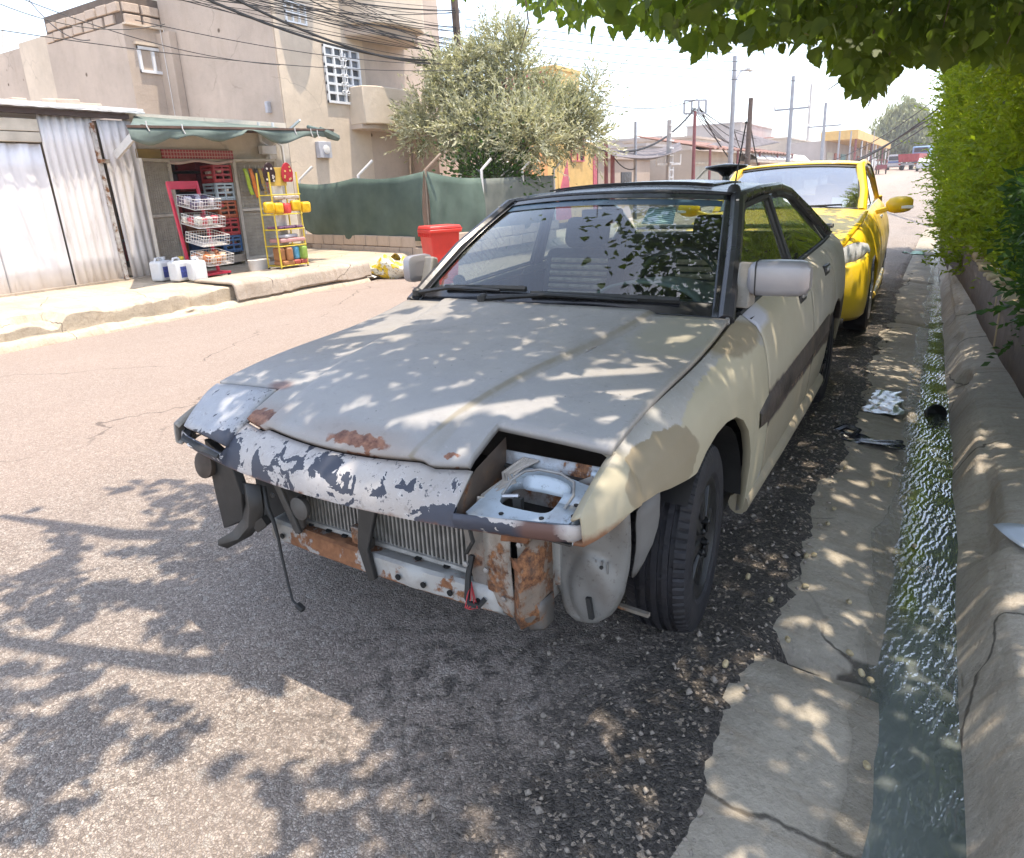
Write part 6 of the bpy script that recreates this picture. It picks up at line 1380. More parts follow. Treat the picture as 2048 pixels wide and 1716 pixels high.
def scatter(P, D, size, ar, shape, curl=.15, rng=None):
    """leaves at P (n,3), pointing along D (n,3); returns V,F. shape: outline as (t, half width) list"""
    rng = rng or np.random.default_rng(1); n = len(P); D = D/np.linalg.norm(D, axis=1, keepdims=True)
    rnd = rng.normal(size=(n, 3)); S = np.cross(D, rnd); S /= np.linalg.norm(S, axis=1, keepdims=True)+1e-9; N = np.cross(S, D)
    L = (size*rng.uniform(.65, 1.25, n))[:, None]; k = len(shape); V = np.zeros((n, 2*k, 3))
    for i, (t, w) in enumerate(shape):
        c = P+D*L*t-N*L*curl*t*t
        V[:, i] = c+S*L*ar*w+N*L*.10*w; V[:, 2*k-1-i] = c-S*L*ar*w+N*L*.10*w
    F = np.arange(n*2*k).reshape(n, 2*k); return V.reshape(-1, 3), F
DIAM = [(0, .06), (.5, 1.0), (1, .03)]
HEART = [(0, .08), (.02, .50), (.14, .92), (.30, 1.0), (.46, .80), (.52, .86), (.70, .50), (.76, .54), (.90, .18), (1, .02)]
LANCE = [(0, .1), (.45, 1.0), (1, .05)]

def shoots(B, D, length, per, size, ar, rng, spread=.55):
    """leafy shoots: from base points B along D, per leaves each"""
    n = len(B); D = D/np.linalg.norm(D, axis=1, keepdims=True); L = length*rng.uniform(.5, 1.3, n); bend = rng.normal(0, .25, (n, 3))
    t = np.tile(np.linspace(.08, 1, per), (n, 1))*1.0; P = B[:, None]+D[:, None]*(L[:, None]*t)[..., None]+bend[:, None]*(L[:, None]*t*t)[..., None]
    LD = D[:, None]+bend[:, None]*.6+rng.normal(0, spread, (n, per, 3)); tip = (1.05-.45*t)
    P = P.reshape(-1, 3); LD = LD.reshape(-1, 3); V, F = scatter(P, LD, size, ar, LANCE, .1, rng); return V, F
def limb(pts, r, name, parent, mat=M_BARK, n=8): return MB().tube(pts, r, n).build(name, mat, parent)

def mulberry():
    T = thing('mulberry_tree', 'broad-leaved mulberry tree whose boughs hang over the wrecked car', 'tree', (2.9, 1.2, 0))
    O = Vector((2.9, 1.2, 0)); rel = lambda p: Vector(p)-O
    limb([rel(p) for p in [(2.9, 1.2, 0), (2.85, 1.2, 1.2), (2.7, 1.25, 2.3), (2.2, 1.3, 3.4), (1.5, 1.2, 4.3), (.6, 1.0, 4.9)]], [.17, .15, .14, .12, .09, .05], 'trunk', T)
    boughs = [[(2.2, 1.3, 3.4), (1.9, 2.6, 3.6), (1.2, 4.0, 3.5), (.3, 5.0, 3.1)], [(2.5, 1.3, 2.8), (1.4, .2, 3.4), (.2, -.7, 3.5), (-1.0, -1.1, 3.2)], [(1.5, 1.2, 4.3), (.5, .3, 4.2), (-.8, -.3, 3.7), (-1.6, -.5, 3.2)], [(1.9, 2.6, 3.6), (.6, 3.2, 3.6), (-.6, 3.6, 3.2)], [(2.5, 1.3, 2.9), (2.0, 3.2, 3.1), (1.9, 5.5, 3.0), (1.6, 7.5, 2.9)]]
    for b in boughs: limb([rel(p) for p in b], [.08, .06, .045, .02][:len(b)], 'bough', T, n=6)
    rng = np.random.default_rng(5); 
    # fringe: how low the boughs hang, as a line over the picture the trunk side sees
    fx = np.array([-400, 870, 905, 960, 1040, 1060, 1200, 1300, 1440, 1480, 1560, 1650, 1690, 1730, 1790, 1830, 1900, 1960, 2048, 2500]); fy = np.array([-60, -40, 20, -8, 20, 45, 75, 70, 110, 95, 100, 105, 175, 205, 150, 130, 120, 130, 150, 260])
    P = []
    def cover(x, y, z):   # where the crown stands, by the shade it throws on the ground
        gx, gy = x-.20*z, y-.07*z
        edge = np.interp(gy, [-2.2, -1.6, -1.1, -.55, -.2, .1, .6, 1.5, 2.5, 4, 6, 9], [-1.0, -1.3, -2.0, -2.2, -2.1, -1.2, -1.0, -1.25, -1.25, -.7, .3, .9])
        return gx-edge
    tot = 0
    while tot < 18500:
        n = 60000
        x = rng.uniform(-2.6, 3.0, n); y = rng.uniform(-2.4, 8.5, n); z = rng.uniform(1.75, 5.2, n)
        d = cover(x, y, z); gx, gy = x-.20*z, y-.07*z; dens = vnoise(gx*2.1+9, gy*2.1, 3)*.6+vnoise(gx*5.5, gy*5.5, 8)*.4
        keep = (d > 0) & (rng.uniform(0, 1, n) < np.clip(d/.9, 0, 1)*.9+.1) & (dens > .31+.26*np.exp(-d*1.6)+.10*(y > 3.2)-.10*((gx > .1) & (gy > .2) & (gy < 3))-.13*((gx > -.55) & (gx < .75) & (gy > -.45) & (gy < .35))) & (rng.uniform(0, 1, n) < np.clip((gy+1.75)/.95, .10, 1)) & (y < 6.0-.3*np.clip(x-1.2, 0, 3)) & ((x < 1.75) | (y < 3.6))
        for cx, cy, a_, b_ in ((-.02, -.60, .17, .07), (.18, -.50, .15, .07), (.34, -.30, .11, .13), (.47, -.20, .10, .15), (.30, -.48, .07, .06), (.56, -.62, .06, .06), (-.72, -.02, .12, .22), (-.66, .25, .10, .18), (-1.25, -.72, .22, .09), (-.55, -1.0, .35, .10), (1.10, .38, .05, .05), (1.02, .15, .04, .06), (1.12, .62, .04, .04), (.95, -.25, .05, .07)): keep &= ~(((gx-cx)/a_)**2+((gy-cy)/b_)**2 < .55+.9*vnoise(gx*13, gy*13, 5))
        keep &= z < 5.2-.25*abs(x-.8)
        q = np.stack([x, y, z], -1)-CAM; dep = q@_fw; px = 1024+FPX*(q@_r2)/np.maximum(dep, .05); py = 768-FPX*(q@_u2)/np.maximum(dep, .05)
        lim = np.interp(px, fx, fy)+18*(vnoise(px/28, z*0, 4)-.5)*2
        # hanging shoots only at some way from the lens
        vis = (dep > .1) & (px > -300) & (px < 2400) & (py > -80)
        keep &= ~(vis & ((py > lim-22) | (dep < 3.0)))
        keep &= ~((np.hypot(x-CAM[0], y-CAM[1]) < .9))
        Q = np.stack([x, y, z], -1)[keep]; P.append(Q); tot += len(Q)
    P = np.concatenate(P)[:18500]
    # extra density in the visible hanging fringe
    E_ = []; cnt = 0
    while cnt < 4600:
        n = 20000; px = rng.uniform(860, 2150, n); y = rng.uniform(1.9, 4.6, n); py = rng.uniform(-70, 200, n)
        lim = np.interp(px, fx, fy)+16*(vnoise(px/26, px*0, 4)-.5)*2-18
        cl = vnoise(px/60, py/50, 7)*.55+vnoise(px/24, py/20, 2)*.45
        keep = (py < lim) & (cl > np.interp(px, [880, 1100, 1500, 2048], [.56, .47, .36, .33])+.10*np.exp((py-lim)/25.)) & (rng.uniform(0, 1, n) < .5)
        d = _fw[None]+_r2[None]*((px-1024)/FPX)[:, None]+_u2[None]*((768-py)/FPX)[:, None]; t = (y-CAM[1])/d[:, 1]
        Q = (CAM[None]+d*t[:, None])[keep]; Q = Q[(Q[:, 0] < 2.6)]; E_.append(Q); cnt += len(Q)
    E_ = np.concatenate(E_)[:4600]
    D = lambda m: np.stack([rng.normal(0, .5, m), rng.normal(0, .5, m), rng.normal(-.75, .35, m)], -1)
    V, F = scatter(P-np.array(O), D(len(P)), .105, .40, HEART, .2, rng)
    f = mesh_np('foliage', V, F, M_MULB, T); f['kind'] = 'stuff'
    # nearest hanging leaves, one by one
    q = E_-CAM; dep = q@_fw; px = 1024+FPX*(q@_r2)/dep; py = 768-FPX*(q@_u2)/dep
    score = np.where((px > 0) & (px < 2048) & (py > 0), 1/dep+py*.0008, 0); order = np.argsort(-score); ind = order[:280]; rest = order[280:]
    V, F = scatter(E_[rest]-np.array(O), D(len(rest)), .060, .36, HEART, .2, rng); f = mesh_np('foliage', V, F, M_MULB, T); f['kind'] = 'stuff'
    Vl, Fl = scatter(np.zeros((1, 3)), np.array([[0, 0, -1.]]), .064, .38, HEART, .25, np.random.default_rng(3)); leaf = mesh_np('leaf', Vl, Fl, M_MULB, T); first = True
    for p in E_[ind]:
        o = leaf if first else leaf.copy()
        if not first: COL.objects.link(o)
        first = False; o.location = Vector(p)-O; s = rng.uniform(.6, 1.35); o.scale = (s, s, s); o.rotation_euler = (rng.normal(0, .5), rng.normal(0, .5), rng.uniform(0, 6.28))
    # twigs that carry the fringe
    for k in range(60):
        p = Vector(E_[int(rng.integers(len(E_)))]); a = p+Vector((rng.normal(0, .2)+.15, rng.normal(0, .2), rng.uniform(.35, .8))); mid = p.lerp(a, .5)+Vector((rng.normal(0, .06), rng.normal(0, .06), .06)); limb([a-O, mid-O, p-O], [.006, .004, .002], 'twig', T, n=5)
    for a, b, c in (((1050, -10), (1057, 45), (1040, 105)), ((1750, 60), (1700, 150), (1655, 180)), ((1790, 80), (1745, 190), (1735, 215))):
        limb([at(*a, y=2.6)-O, at(*b, y=2.6)-O, at(*c, y=2.6)-O], [.006, .005, .0025], 'twig', T, n=5)
mulberry()

def hedge():
    T = thing('green_hedge', 'tall bright green clipped hedge growing along the planter wall', 'hedge', (2.3, 6, 0)); O = np.array([2.3, 6, 0]); rng = np.random.default_rng(9)
    def left_of(y, z): return np.interp(y, [4.0, 5.2, 7, 9.5, 13], [2.02, 1.80, 1.56, 1.40, 1.30])+.34*(vnoise(y*1.5, z*1.5, 4)-.5)+.20*(vnoise(y*4.5, z*4.5, 5)-.5)+.10*np.clip(1.0-z, 0, 1)
    n = 5600; y = rng.uniform(4.2, 12.6, n); z = rng.uniform(.30, 3.9, n); x = left_of(y, z)+rng.exponential(.10, n)
    k = vnoise(y*3, z*3, 6) > .22; B1 = np.stack([x, y, z], -1)[k]; D1 = np.stack([rng.normal(-.75, .35, len(B1)), rng.normal(-.25, .5, len(B1)), rng.normal(.55, .55, len(B1))], -1)
    m = 2600; x2 = rng.uniform(1.8, 3.6, m); z2 = rng.uniform(.75, 3.9, m); y2 = 4.25+.45*(vnoise(x2*3, z2*3, 3)-.5)+.9*np.clip(2.3-x2, 0, 1)+rng.exponential(.10, m)
    k2 = vnoise(x2*4, z2*4, 9) > .25; B2 = np.stack([x2, y2, z2], -1)[k2]; D2 = np.stack([rng.normal(-.3, .5, len(B2)), rng.normal(-.7, .4, len(B2)), rng.normal(.5, .55, len(B2))], -1)
    V, F = shoots(np.concatenate([B1, B2])-O, np.concatenate([D1, D2]), .30, 17, .062, .20, rng); f = mesh_np('foliage', V, F, M_HEDGE, T); f['kind'] = 'stuff'
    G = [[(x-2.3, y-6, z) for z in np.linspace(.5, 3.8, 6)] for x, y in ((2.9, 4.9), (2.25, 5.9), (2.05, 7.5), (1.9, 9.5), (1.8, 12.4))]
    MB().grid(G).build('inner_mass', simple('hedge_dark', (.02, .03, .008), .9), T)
    for yy in np.arange(4.8, 12, .8): limb([(-.2, yy-6, .2), (-.25+rng.normal(0, .05), yy-6, 1.6), (-.2, yy-6+.2, 3.0)], [.03, .025, .015], 'stem', T, n=6)
    # nearer dark shrub
    S = thing('dark_shrub', 'darker green shrub spilling over the planter wall at the right edge', 'shrub', (2.2, 3.2, .2)); O2 = np.array([2.2, 3.2, .2])
    n = 900; yy = rng.uniform(2.2, 4.5, n); zz = rng.uniform(.36, 1.2, n); lf = np.interp(yy, [2.1, 3, 3.6, 4.6], [2.02, 1.92, 1.92, 1.98])+.22*(vnoise(yy*3, zz*3, 12)-.5)+.12*np.clip(.6-zz, 0, 1)+rng.exponential(.08, n); kp = vnoise(yy*5, zz*5, 15) > .3
    B = np.stack([lf, yy, zz], -1)[kp]; D = np.stack([rng.normal(-.8, .4, len(B)), rng.normal(-.3, .5, len(B)), rng.normal(.15, .5, len(B))], -1); V, F = shoots(B-O2, D, .22, 13, .06, .24, rng); f = mesh_np('foliage', V, F, M_SHRUB, S); f['kind'] = 'stuff'
    for k in range(9): limb([(rng.uniform(-.1, .3), rng.uniform(-.9, 1.0), .15), (rng.uniform(-.35, .1), rng.uniform(-.9, 1.0), .9)], [.012, .006], 'stem', S, n=5)
    pot = thing('terracotta_pot', 'orange terracotta jar half hidden in the hedge', 'jar', at(2012, 440, x=2.35)); MB().lathe([(.0, 0), (.09, 0), (.13, .12), (.15, .28), (.12, .40), (.09, .44), (.10, .48), (.08, .48), (.0, .3)], 24).build('jar', simple('terracotta', (.42, .13, .045), .7, 0, .25, 8), pot)
    # planter wall built of upright rough stones
    W = thing('planter_wall', 'low planter wall of rough yellow stones under the hedge', 'wall', (0, 0, 0)); SM = wallmat('yellow_stone', (.42, .33, .20), 4, .4, False); y = 1.2; rr = random.Random(4)
    MB().grid([[(np.interp(yy, [1, 2.7, 3.6, 8.2, 12], [1.99, 1.87, 1.81, 1.56, 1.4]), yy, z) for z in (.05, .48)] for yy in np.linspace(1, 12, 20)]).build('core', M_MORT, W, solid=.1)
    while y < 9:
        w = rr.uniform(.10, .24); xx = float(np.interp(y+w/2, [1, 2.7, 3.6, 8.2, 12], [1.96, 1.84, 1.78, 1.53, 1.4])); z = .12
        for h in ((rr.uniform(.2, .26), rr.uniform(.12, .2)) if rr.random() < .5 else (rr.uniform(.32, .42),)):
            MB().box((xx+rr.uniform(-.012, .02), y+w/2, z+h/2), (.11, w-.012, h-.012), Matrix.Rotation(rr.uniform(-.06, .06), 3, 'X') @ Matrix.Rotation(rr.uniform(-.12, .12), 3, 'Z'), rr.uniform(.86, .98)).build('stone', SM, W, bevel=.022, seg=2); z += h
        y += w
hedge()

def olive():
    c = at(985, 350, x=-7.4); T = thing('olive_tree', 'grey-green olive tree with several trunks behind the netting fence', 'tree', (c.x, c.y, 0)); rng = np.random.default_rng(21); O = np.array([c.x, c.y, 0]); yc = c.y
    lobes = []
    for px, py, r, dy in [(880, 240, .85, -.3), (1000, 250, 1.05, 0), (1100, 250, .95, .6), (930, 175, .8, 0), (1010, 170, .85, .4), (1100, 190, .45, .9), (995, 95, .60, .3), (1150, 250, .5, .8), (835, 265, .5, -.5), (1170, 225, .35, .9), (950, 140, .6, .2), (1030, 100, .35, .3), (890, 150, .4, -.2), (1185, 175, .22, 1.0), (1175, 275, .38, .8), (1055, 270, .7, -.5), (940, 265, .7, -.6)]:
        p = at(px, py, y=yc+dy); lobes.append((np.array(p), r))
    B, D = [], []
    for p, r in lobes:
        n = int(430*r**2)+30; d = rng.normal(size=(n, 3)); d /= np.linalg.norm(d, axis=1, keepdims=True); rad = r*(.80-rng.exponential(.22, n)); k = rad > .05
        B.append((p+d*rad[:, None]*np.array([1, 1, .85]))[k]); D.append((d+np.array([0, 0, .35])+rng.normal(0, .35, (n, 3)))[k])
    B = np.concatenate(B); D = np.concatenate(D); cut = rng.uniform(0, 1, len(B)) < .7
    for m, s_ in ((M_OLIVE, cut), (M_OLIVED, ~cut)):
        V, F = shoots(B[s_]-O, D[s_], .42, 14, .11, .13, rng, .5); f = mesh_np('foliage', V, F, m, T); f['kind'] = 'stuff'
    for k, (px, py) in enumerate([(930, 190), (990, 190), (1060, 230), (1100, 260), (900, 250), (1010, 130)]):
        e = at(px, py, y=yc+.2); b = Vector((rng.normal(0, .12), rng.normal(0, .12), 0)); q = Vector(e)-Vector(O); limb([b, b.lerp(q, .45)+Vector((rng.normal(0, .15), 0, -.15)), q], [.10, .07, .03], 'trunk' if k < 3 else 'branch', T, simple('olive_bark', (.24, .19, .14), .95, 0, .3, 14, .5, 40))
    S = thing('garden_shrub', 'small leafy shrub at the foot of the olive tree', 'shrub', (c.x+.3, c.y-.4, 0)); n = 2600; d = rng.normal(size=(n, 3)); P = np.abs(d[:, 2:3])*0+d*np.array([.45, .45, .38])+np.array([0, 0, 1.65]); V, F = scatter(P, d+np.array([0, 0, .4]), .10, .3, LANCE, .1, rng); f = mesh_np('foliage', V, F, M_SHRUB, S); f['kind'] = 'stuff'; limb([(0, 0, 0), (0, 0, 1.5)], [.05, .03], 'stem', S)
olive()

def far_tree():
    y0 = 135; c = at(1805, 318, y=y0); T = thing('roadside_tree', 'hazy pale green willow-like tree far down the right side of the road', 'tree', (c.x, y0, rz(y0))); rng = np.random.default_rng(33); O = np.array([c.x, y0, rz(y0)])
    P = []
    for px, py, r in [(1800, 250, 2.6), (1780, 275, 2.2), (1830, 260, 2.4), (1815, 285, 2.6), (1845, 290, 2.2), (1790, 295, 1.8), (1810, 232, 1.6)]:
        p = np.array(at(px, py, y=y0)); r = r*1.5; n = 1700; d = rng.normal(size=(n, 3)); d /= np.linalg.norm(d, axis=1, keepdims=True); P.append(p+d*(r*(1.05-rng.exponential(.3, n))*(.75+.5*vnoise(d[:, 0]*3+px, d[:, 2]*3, 5)))[:, None])
    P = np.concatenate(P); P = P[P[:, 2] > rz(y0)+1.0]; D = np.stack([rng.normal(0, .4, len(P)), rng.normal(0, .4, len(P)), rng.normal(-.8, .3, len(P))], -1); V, F = scatter(P-O, D, .85, .16, LANCE, .1, rng); f = mesh_np('foliage', V, F, M_FARTREE, T); f['kind'] = 'stuff'
    limb([(0, 0, 0), (.2, 0, 3), (.1, 0, 5)], [.3, .22, .1], 'trunk', T)
far_tree()
# ================================================================ down the street: sheds, houses, poles, cables, vehicles
M_TAN = wallmat('tan_far_wall', (.44, .36, .30), .5, .2, False); M_GREYW = wallmat('grey_far_wall', (.40, .36, .34), .5, .2, False); M_REDW = simple('faded_red_wall', (.42, .17, .13), .9, 0, .2, 2); M_CREAMF = wallmat('cream_far_wall', (.52, .44, .36), .5, .2, False); M_OCH = simple('ochre_canopy', (.58, .38, .14), .8, 0, .15, 2)
M_TIN = simple('rusty_tin_roof', (.24, .13, .10), .8, .1, .35, 3); M_TARP = simple('grey_shade_cloth', (.13, .115, .12), .9, 0, .3, 3); M_SHUT = simple('pale_shutter', (.42, .40, .33), .7, 0, .1, 2)
M_POLEW = simple('dark_wood_pole', (.10, .07, .055), .9, 0, .3, 10); M_POLER = simple('red_oxide_pole', (.20, .06, .06), .6, 0, .2, 6); M_POLEG = simple('galvanised_pole', (.30, .30, .32), .45, .4, .15, 6); M_CONC = simple('concrete_pole', (.40, .37, .35), .85, 0, .1, 6)
def far_house(name, label, cat, px0, px1, pytop, X, mat, depth=4, parts=()):
    a, b = at(px0, pytop, x=X), at(px1, pytop, x=X); yb = (a.y+b.y)/2; T = thing(name, label, cat, (X, a.y, rz(a.y)))
    zt = at(px0, pytop, x=X).z-rz(a.y); L = b.y-a.y
    MB().bb((-depth, 0, -.6), (0, L, zt)).build('wall', mat, T, smooth=False); MB().bb((-depth-.1, -.1, zt), (.1, L+.1, zt+.18)).build('parapet', mat, T, smooth=False)
    for k in range(max(1, int(L/3.2))):
        y = L*(k+.5)/max(1, int(L/3.2))
        w = MB().bb((.0, y-.55, zt*.50), (.03, y+.55, zt*.50+min(1.1, zt*.28))).build('window', M_WINDK, T); MB().bb((.0, y-.65, zt*.50-.08), (.09, y+.65, zt*.50)).build('sill', mat, w)
    return T, L, zt
far_house('tan_wall_house', 'low tan house past the yellow building, shaded by a sagging tarpaulin', 'house', 1196, 1300, 318, -10, M_TAN)
far_house('grey_block_house', 'grey concrete house block left of the ladder pole', 'house', 1290, 1345, 292, -16, M_GREYW, 6)
far_house('tall_grey_house', 'taller grey concrete house behind the ladder pole', 'house', 1322, 1372, 276, -20, M_GREYW, 6)
far_house('pink_tan_house', 'pinkish tan house behind the red pole with cable rack', 'house', 1384, 1455, 276, -17, M_TAN, 6)
far_house('stacked_house', 'stepped grey house rising above the tin-roofed stall', 'house', 1482, 1545, 246, -22, M_GREYW, 7)
far_house('red_wall_house', 'small faded red walled house in the distance', 'house', 1545, 1575, 277, -19, M_REDW, 5)
far_house('cream_far_house', 'long cream house in the distance left of the cross-arm pole', 'house', 1575, 1655, 277, -15, M_CREAMF, 6)
far_house('distant_tan_house', 'distant tan house with flat roof behind the roadside poles', 'house', 1655, 1700, 284, -13, M_TAN, 6)
def stall():
    X = -8.6; a = at(1384, 330, x=X); b = at(1560, 300, x=X); T = thing('tin_roof_stall', 'shuttered stall with rusty tin roof and brown wooden fascia across the street', 'stall', (X, a.y, rz(a.y))); L = b.y-a.y; z1 = at(1384, 300, x=X).z-rz(a.y); z1 = max(z1, 2.2)
    MB().bb((-3, 0, -.4), (0, L, z1)).build('wall', M_CREAMF, T, smooth=False)
    n = int(L/.35); G = [[(x, L*k/n-.3, z1+.75-.28*(x+2.6)/1.2*.9+.05*math.sin(k*2.4)) for x in (-2.6, -.6, .9)] for k in range(n+2)]; MB().grid(G).build('tin_roof', M_TIN, T, solid=.02)
    for k in range(5): MB().bar((.8, L*k/4, -.3), (.8, L*k/4, z1+.1), .08).build('roof_post', M_POLER, T)
    for k in range(4): MB().bb((.0, L*(k+.08)/4, -.2), (.04, L*(k+.92)/4, z1*.72)).build('roller_shutter', M_SHUT, T)
    MB().bb((.0, 0, z1*.76), (.06, L, z1*.80)).build('fascia', simple('cream_board', (.55, .49, .40)), T)
stall()
def low_stall():
    X = -8.0; a = at(1500, 345, x=X); b = at(1612, 315, x=X); T = thing('domed_awning_stall', 'low stall with a row of small white domed awnings beyond the taxi', 'stall', (X, a.y, rz(a.y))); L = b.y-a.y; z1 = max(2.0, at(1520, 322, x=X).z-rz(a.y))
    MB().bb((-2.5, 0, -.4), (0, L, z1)).build('wall', M_TAN, T, smooth=False); MB().bb((-.1, -.1, z1-.1), (.35, L+.1, z1+.05)).build('eave', M_CREAMF, T)
    for k in range(7): y = L*(k+.5)/7; MB().grid([[(.35-.5*math.sin(q), y+w*L/16, z1+.05+.45*math.sin(q)) for w in (-1, 0, 1)] for q in np.linspace(0, 1.5, 6)]).build('domed_awning', M_WHITE, T, solid=.03)
    for k in range(3): MB().bb((0, L*(k+.1)/3, .0), (.03, L*(k+.8)/3, z1*.7)).build('roller_shutter', M_SHUT, T)
low_stall()
def canopy_shop():
    X = -9.0; a = at(1672, 300, x=X); b = at(1752, 300, x=X); T = thing('ochre_canopy_shop', 'long shop front with ochre canopy far down the street', 'shop', (X, a.y, rz(a.y))); L = b.y-a.y; z1 = at(1672, 280, x=X).z-rz(a.y)
    MB().bb((-5, 0, -.6), (-1, L, z1)).build('wall', M_GREYW, T, smooth=False); MB().bb((-1.5, -.5, z1), (2.0, L, z1+.9)).build('canopy', M_OCH, T, smooth=False)
    n = 9
    for k in range(n): y = L*k/(n-1); MB().bar((1.8, y, -.6), (1.8, y, z1), .16).build('post', [M_POLER, M_WHITE, M_TAN][k % 3], T)
    for k in range(n-1): MB().bb((-.98, L*(k+.15)/(n-1), .1), (-.9, L*(k+.85)/(n-1), z1*.7)).build('shop_front', [M_SHUT, M_REDW, simple('teal_front', (.16, .30, .30), .7), M_CREAMF][k % 4], T)
canopy_shop()
# sagging tarps
def tarp(label, pts, sag, mat=M_TARP):
    a, b, c, d = [Vector(p) for p in pts]; T = thing('shade_tarpaulin', label, 'tarpaulin', a)
    MB().grid([[(a.lerp(b, u)).lerp(d.lerp(c, u), v)-Vector((0, 0, sag*math.sin(math.pi*u)*(.5+.5*math.sin(math.pi*v))))-a for v in np.linspace(0, 1, 7)] for u in np.linspace(0, 1, 17)]).build('sheet', mat, T, solid=.02)
tarp('grey shade tarpaulin sagging over the low tan house', (at(1216, 300, x=-8.5), at(1360, 285, x=-9), at(1365, 300, x=-7.4), at(1225, 312, x=-7.4)), .35)
tarp('grey shade tarpaulin stretched above the tin-roofed stall', (at(1385, 296, x=-9), at(1480, 264, x=-9.5), at(1560, 285, x=-9), at(1400, 300, x=-8.4)), .25)

# ---- poles
POLES = []
def pole(name, label, px, pyt, X, r, mat, pyb=None, px_b=None, parts=None, cat='utility pole'):
    top = at(px, pyt, x=X); y = top.y; T = thing(name, label, cat, (X, y, rz(y))); h = top.z-rz(y); lean = 0
    if px_b: lean = top.y-at(px_b, pyb, x=X).y
    MB().tube([(0, -lean, -.3), (0, 0, h)], [r, r*.72], 10).build('shaft', mat, T)
    if parts: parts(T, h)
    return T, Vector((X, y, top.z))
def crossarm(w, dz=.7, mat=M_POLEG, n=3):
    def f(T, h):
        MB().bar((-w, 0, h-dz), (w, 0, h-dz), .10).build('cross_arm', mat, T)
        for k in range(n): x = -w+2*w*k/(n-1); MB().lathe([(.05, 0), (.07, .08), (.03, .2), (0, .22)], 8, Matrix.Translation((x, 0, h-dz+.05))).build('insulator', M_WHITE, T)
    return f
def frame_top(T, h):
    f = MB(); w, hh = .62, .52
    for x in (-w, -.2, .2, w): f.bar((x*.6, x*.5, h-.1), (x*.6, x*.5, h+hh-.1), .07)
    for z in (h-.1, h+hh-.1): f.bar((-w*.6, -w*.5, z), (w*.6, w*.5, z), .07)
    f.build('cable_frame', M_POLEG, T, smooth=False)
def lamp_arm(T, h):
    MB().tube([(0, 0, h-.9), (.1, .5, h-.45), (.2, 1.0, h-.35)], .04, 6).build('lamp_arm', M_POLEG, T); MB().box((.24, 1.2, h-.34), (.16, .5, .1)).build('lamp_head', M_WHITE, T, bevel=.02)
def ladder(T, h):
    f = MB()
    for s in (-.22, .22): f.bar((.1, s, -.2), (.1, s, h-1.7), .06)
    for k in range(16): f.bar((.1, -.22, .1+k*.27), (.1, .22, .1+k*.27), .05)
    f.build('ladder', M_WHITE, T, smooth=False); MB().bar((-.3, -.5, h-1.6), (.3, .5, h-1.6), .08).build('cross_arm', M_WHITE, T)
    for k in range(4): MB().tube([(-.3+.2*k, -.5+.33*k, h-1.6), (-.3+.2*k, -.5+.33*k, h-1.25)], .03, 6).build('insulator', M_WHITE, T)
T0, P0 = pole('utility_pole', 'dark wooden utility pole carrying a thick bundle of cables by the olive tree', 904, -60, -8.7, .115, M_POLEW, 340, 938)
MB().bar((0, -.2, at(925, 95, x=-8.7).z), (.0, .7, at(925, 95, x=-8.7).z+.05), .05).build('cable_bracket', M_POLEG, T0)
_, P1 = pole('utility_pole', 'red oxide pole topped by a square cable frame', 1390, 222, -8.2, .09, M_POLER, parts=frame_top)
_, P2 = pole('utility_pole', 'grey street lamp pole rising behind the car aerial', 1470, 112, -5.6, .10, M_POLEG, parts=lamp_arm, cat='lamp post')
_, P3 = pole('utility_pole', 'concrete pole with a white ladder leaning on it', 1339, 240, -8.0, .12, M_CONC, parts=ladder)
_, P4 = pole('utility_pole', 'thin grey pole under the sagging cable, right of the olive tree', 1271, 243, -8.4, .07, M_POLEG)
_, P5 = pole('utility_pole', 'short dark red pole at the corner of the yellow building', 1212, 281, -8.6, .08, M_POLER)
_, P6 = pole('utility_pole', 'leaning black wooden pole right of the street lamp', 1502, 196, -6.8, .14, M_POLEW, 320, 1494)
_, P7 = pole('utility_pole', 'tall pole with a single cross-arm above the taxi', 1587, 152, -6.6, .13, M_POLEG, parts=crossarm(.9, 1.7))
_, P8 = pole('utility_pole', 'distant pole with cross-arm and transformer wires', 1652, 205, -6.8, .14, M_POLEG, parts=crossarm(1.1, 1.6))
_, P9 = pole('utility_pole', 'slim mast with pale panels far behind the cross-arm poles', 1623, 168, -24, .30, M_CONC)
for k, (px, py, X, lab) in enumerate([(1680, 262, -7.0, 'first of the thin roadside poles before the canopy shop'), (1703, 262, -7.2, 'second thin roadside pole, in front of the canopy shop'), (1725, 268, -7.2, 'third thin roadside pole, in front of the canopy shop'), (1749, 262, -7.0, 'last thin roadside pole, beside the hazy tree'), (1225, 304, -8.2, 'second short red pole by the yellow building')]):
    pole('utility_pole', lab, px, py, X, .09, M_POLER if k in (4,) else M_POLEG)
for k, (px, py, X, lab) in enumerate([(1373, 205, -26, 'thin aerial mast behind the red cable-frame pole'), (1515, 238, -24, 'small roof aerial on the stepped grey house')]): pole('aerial_mast', lab, px, py, X, .06, M_POLEG, cat='mast')

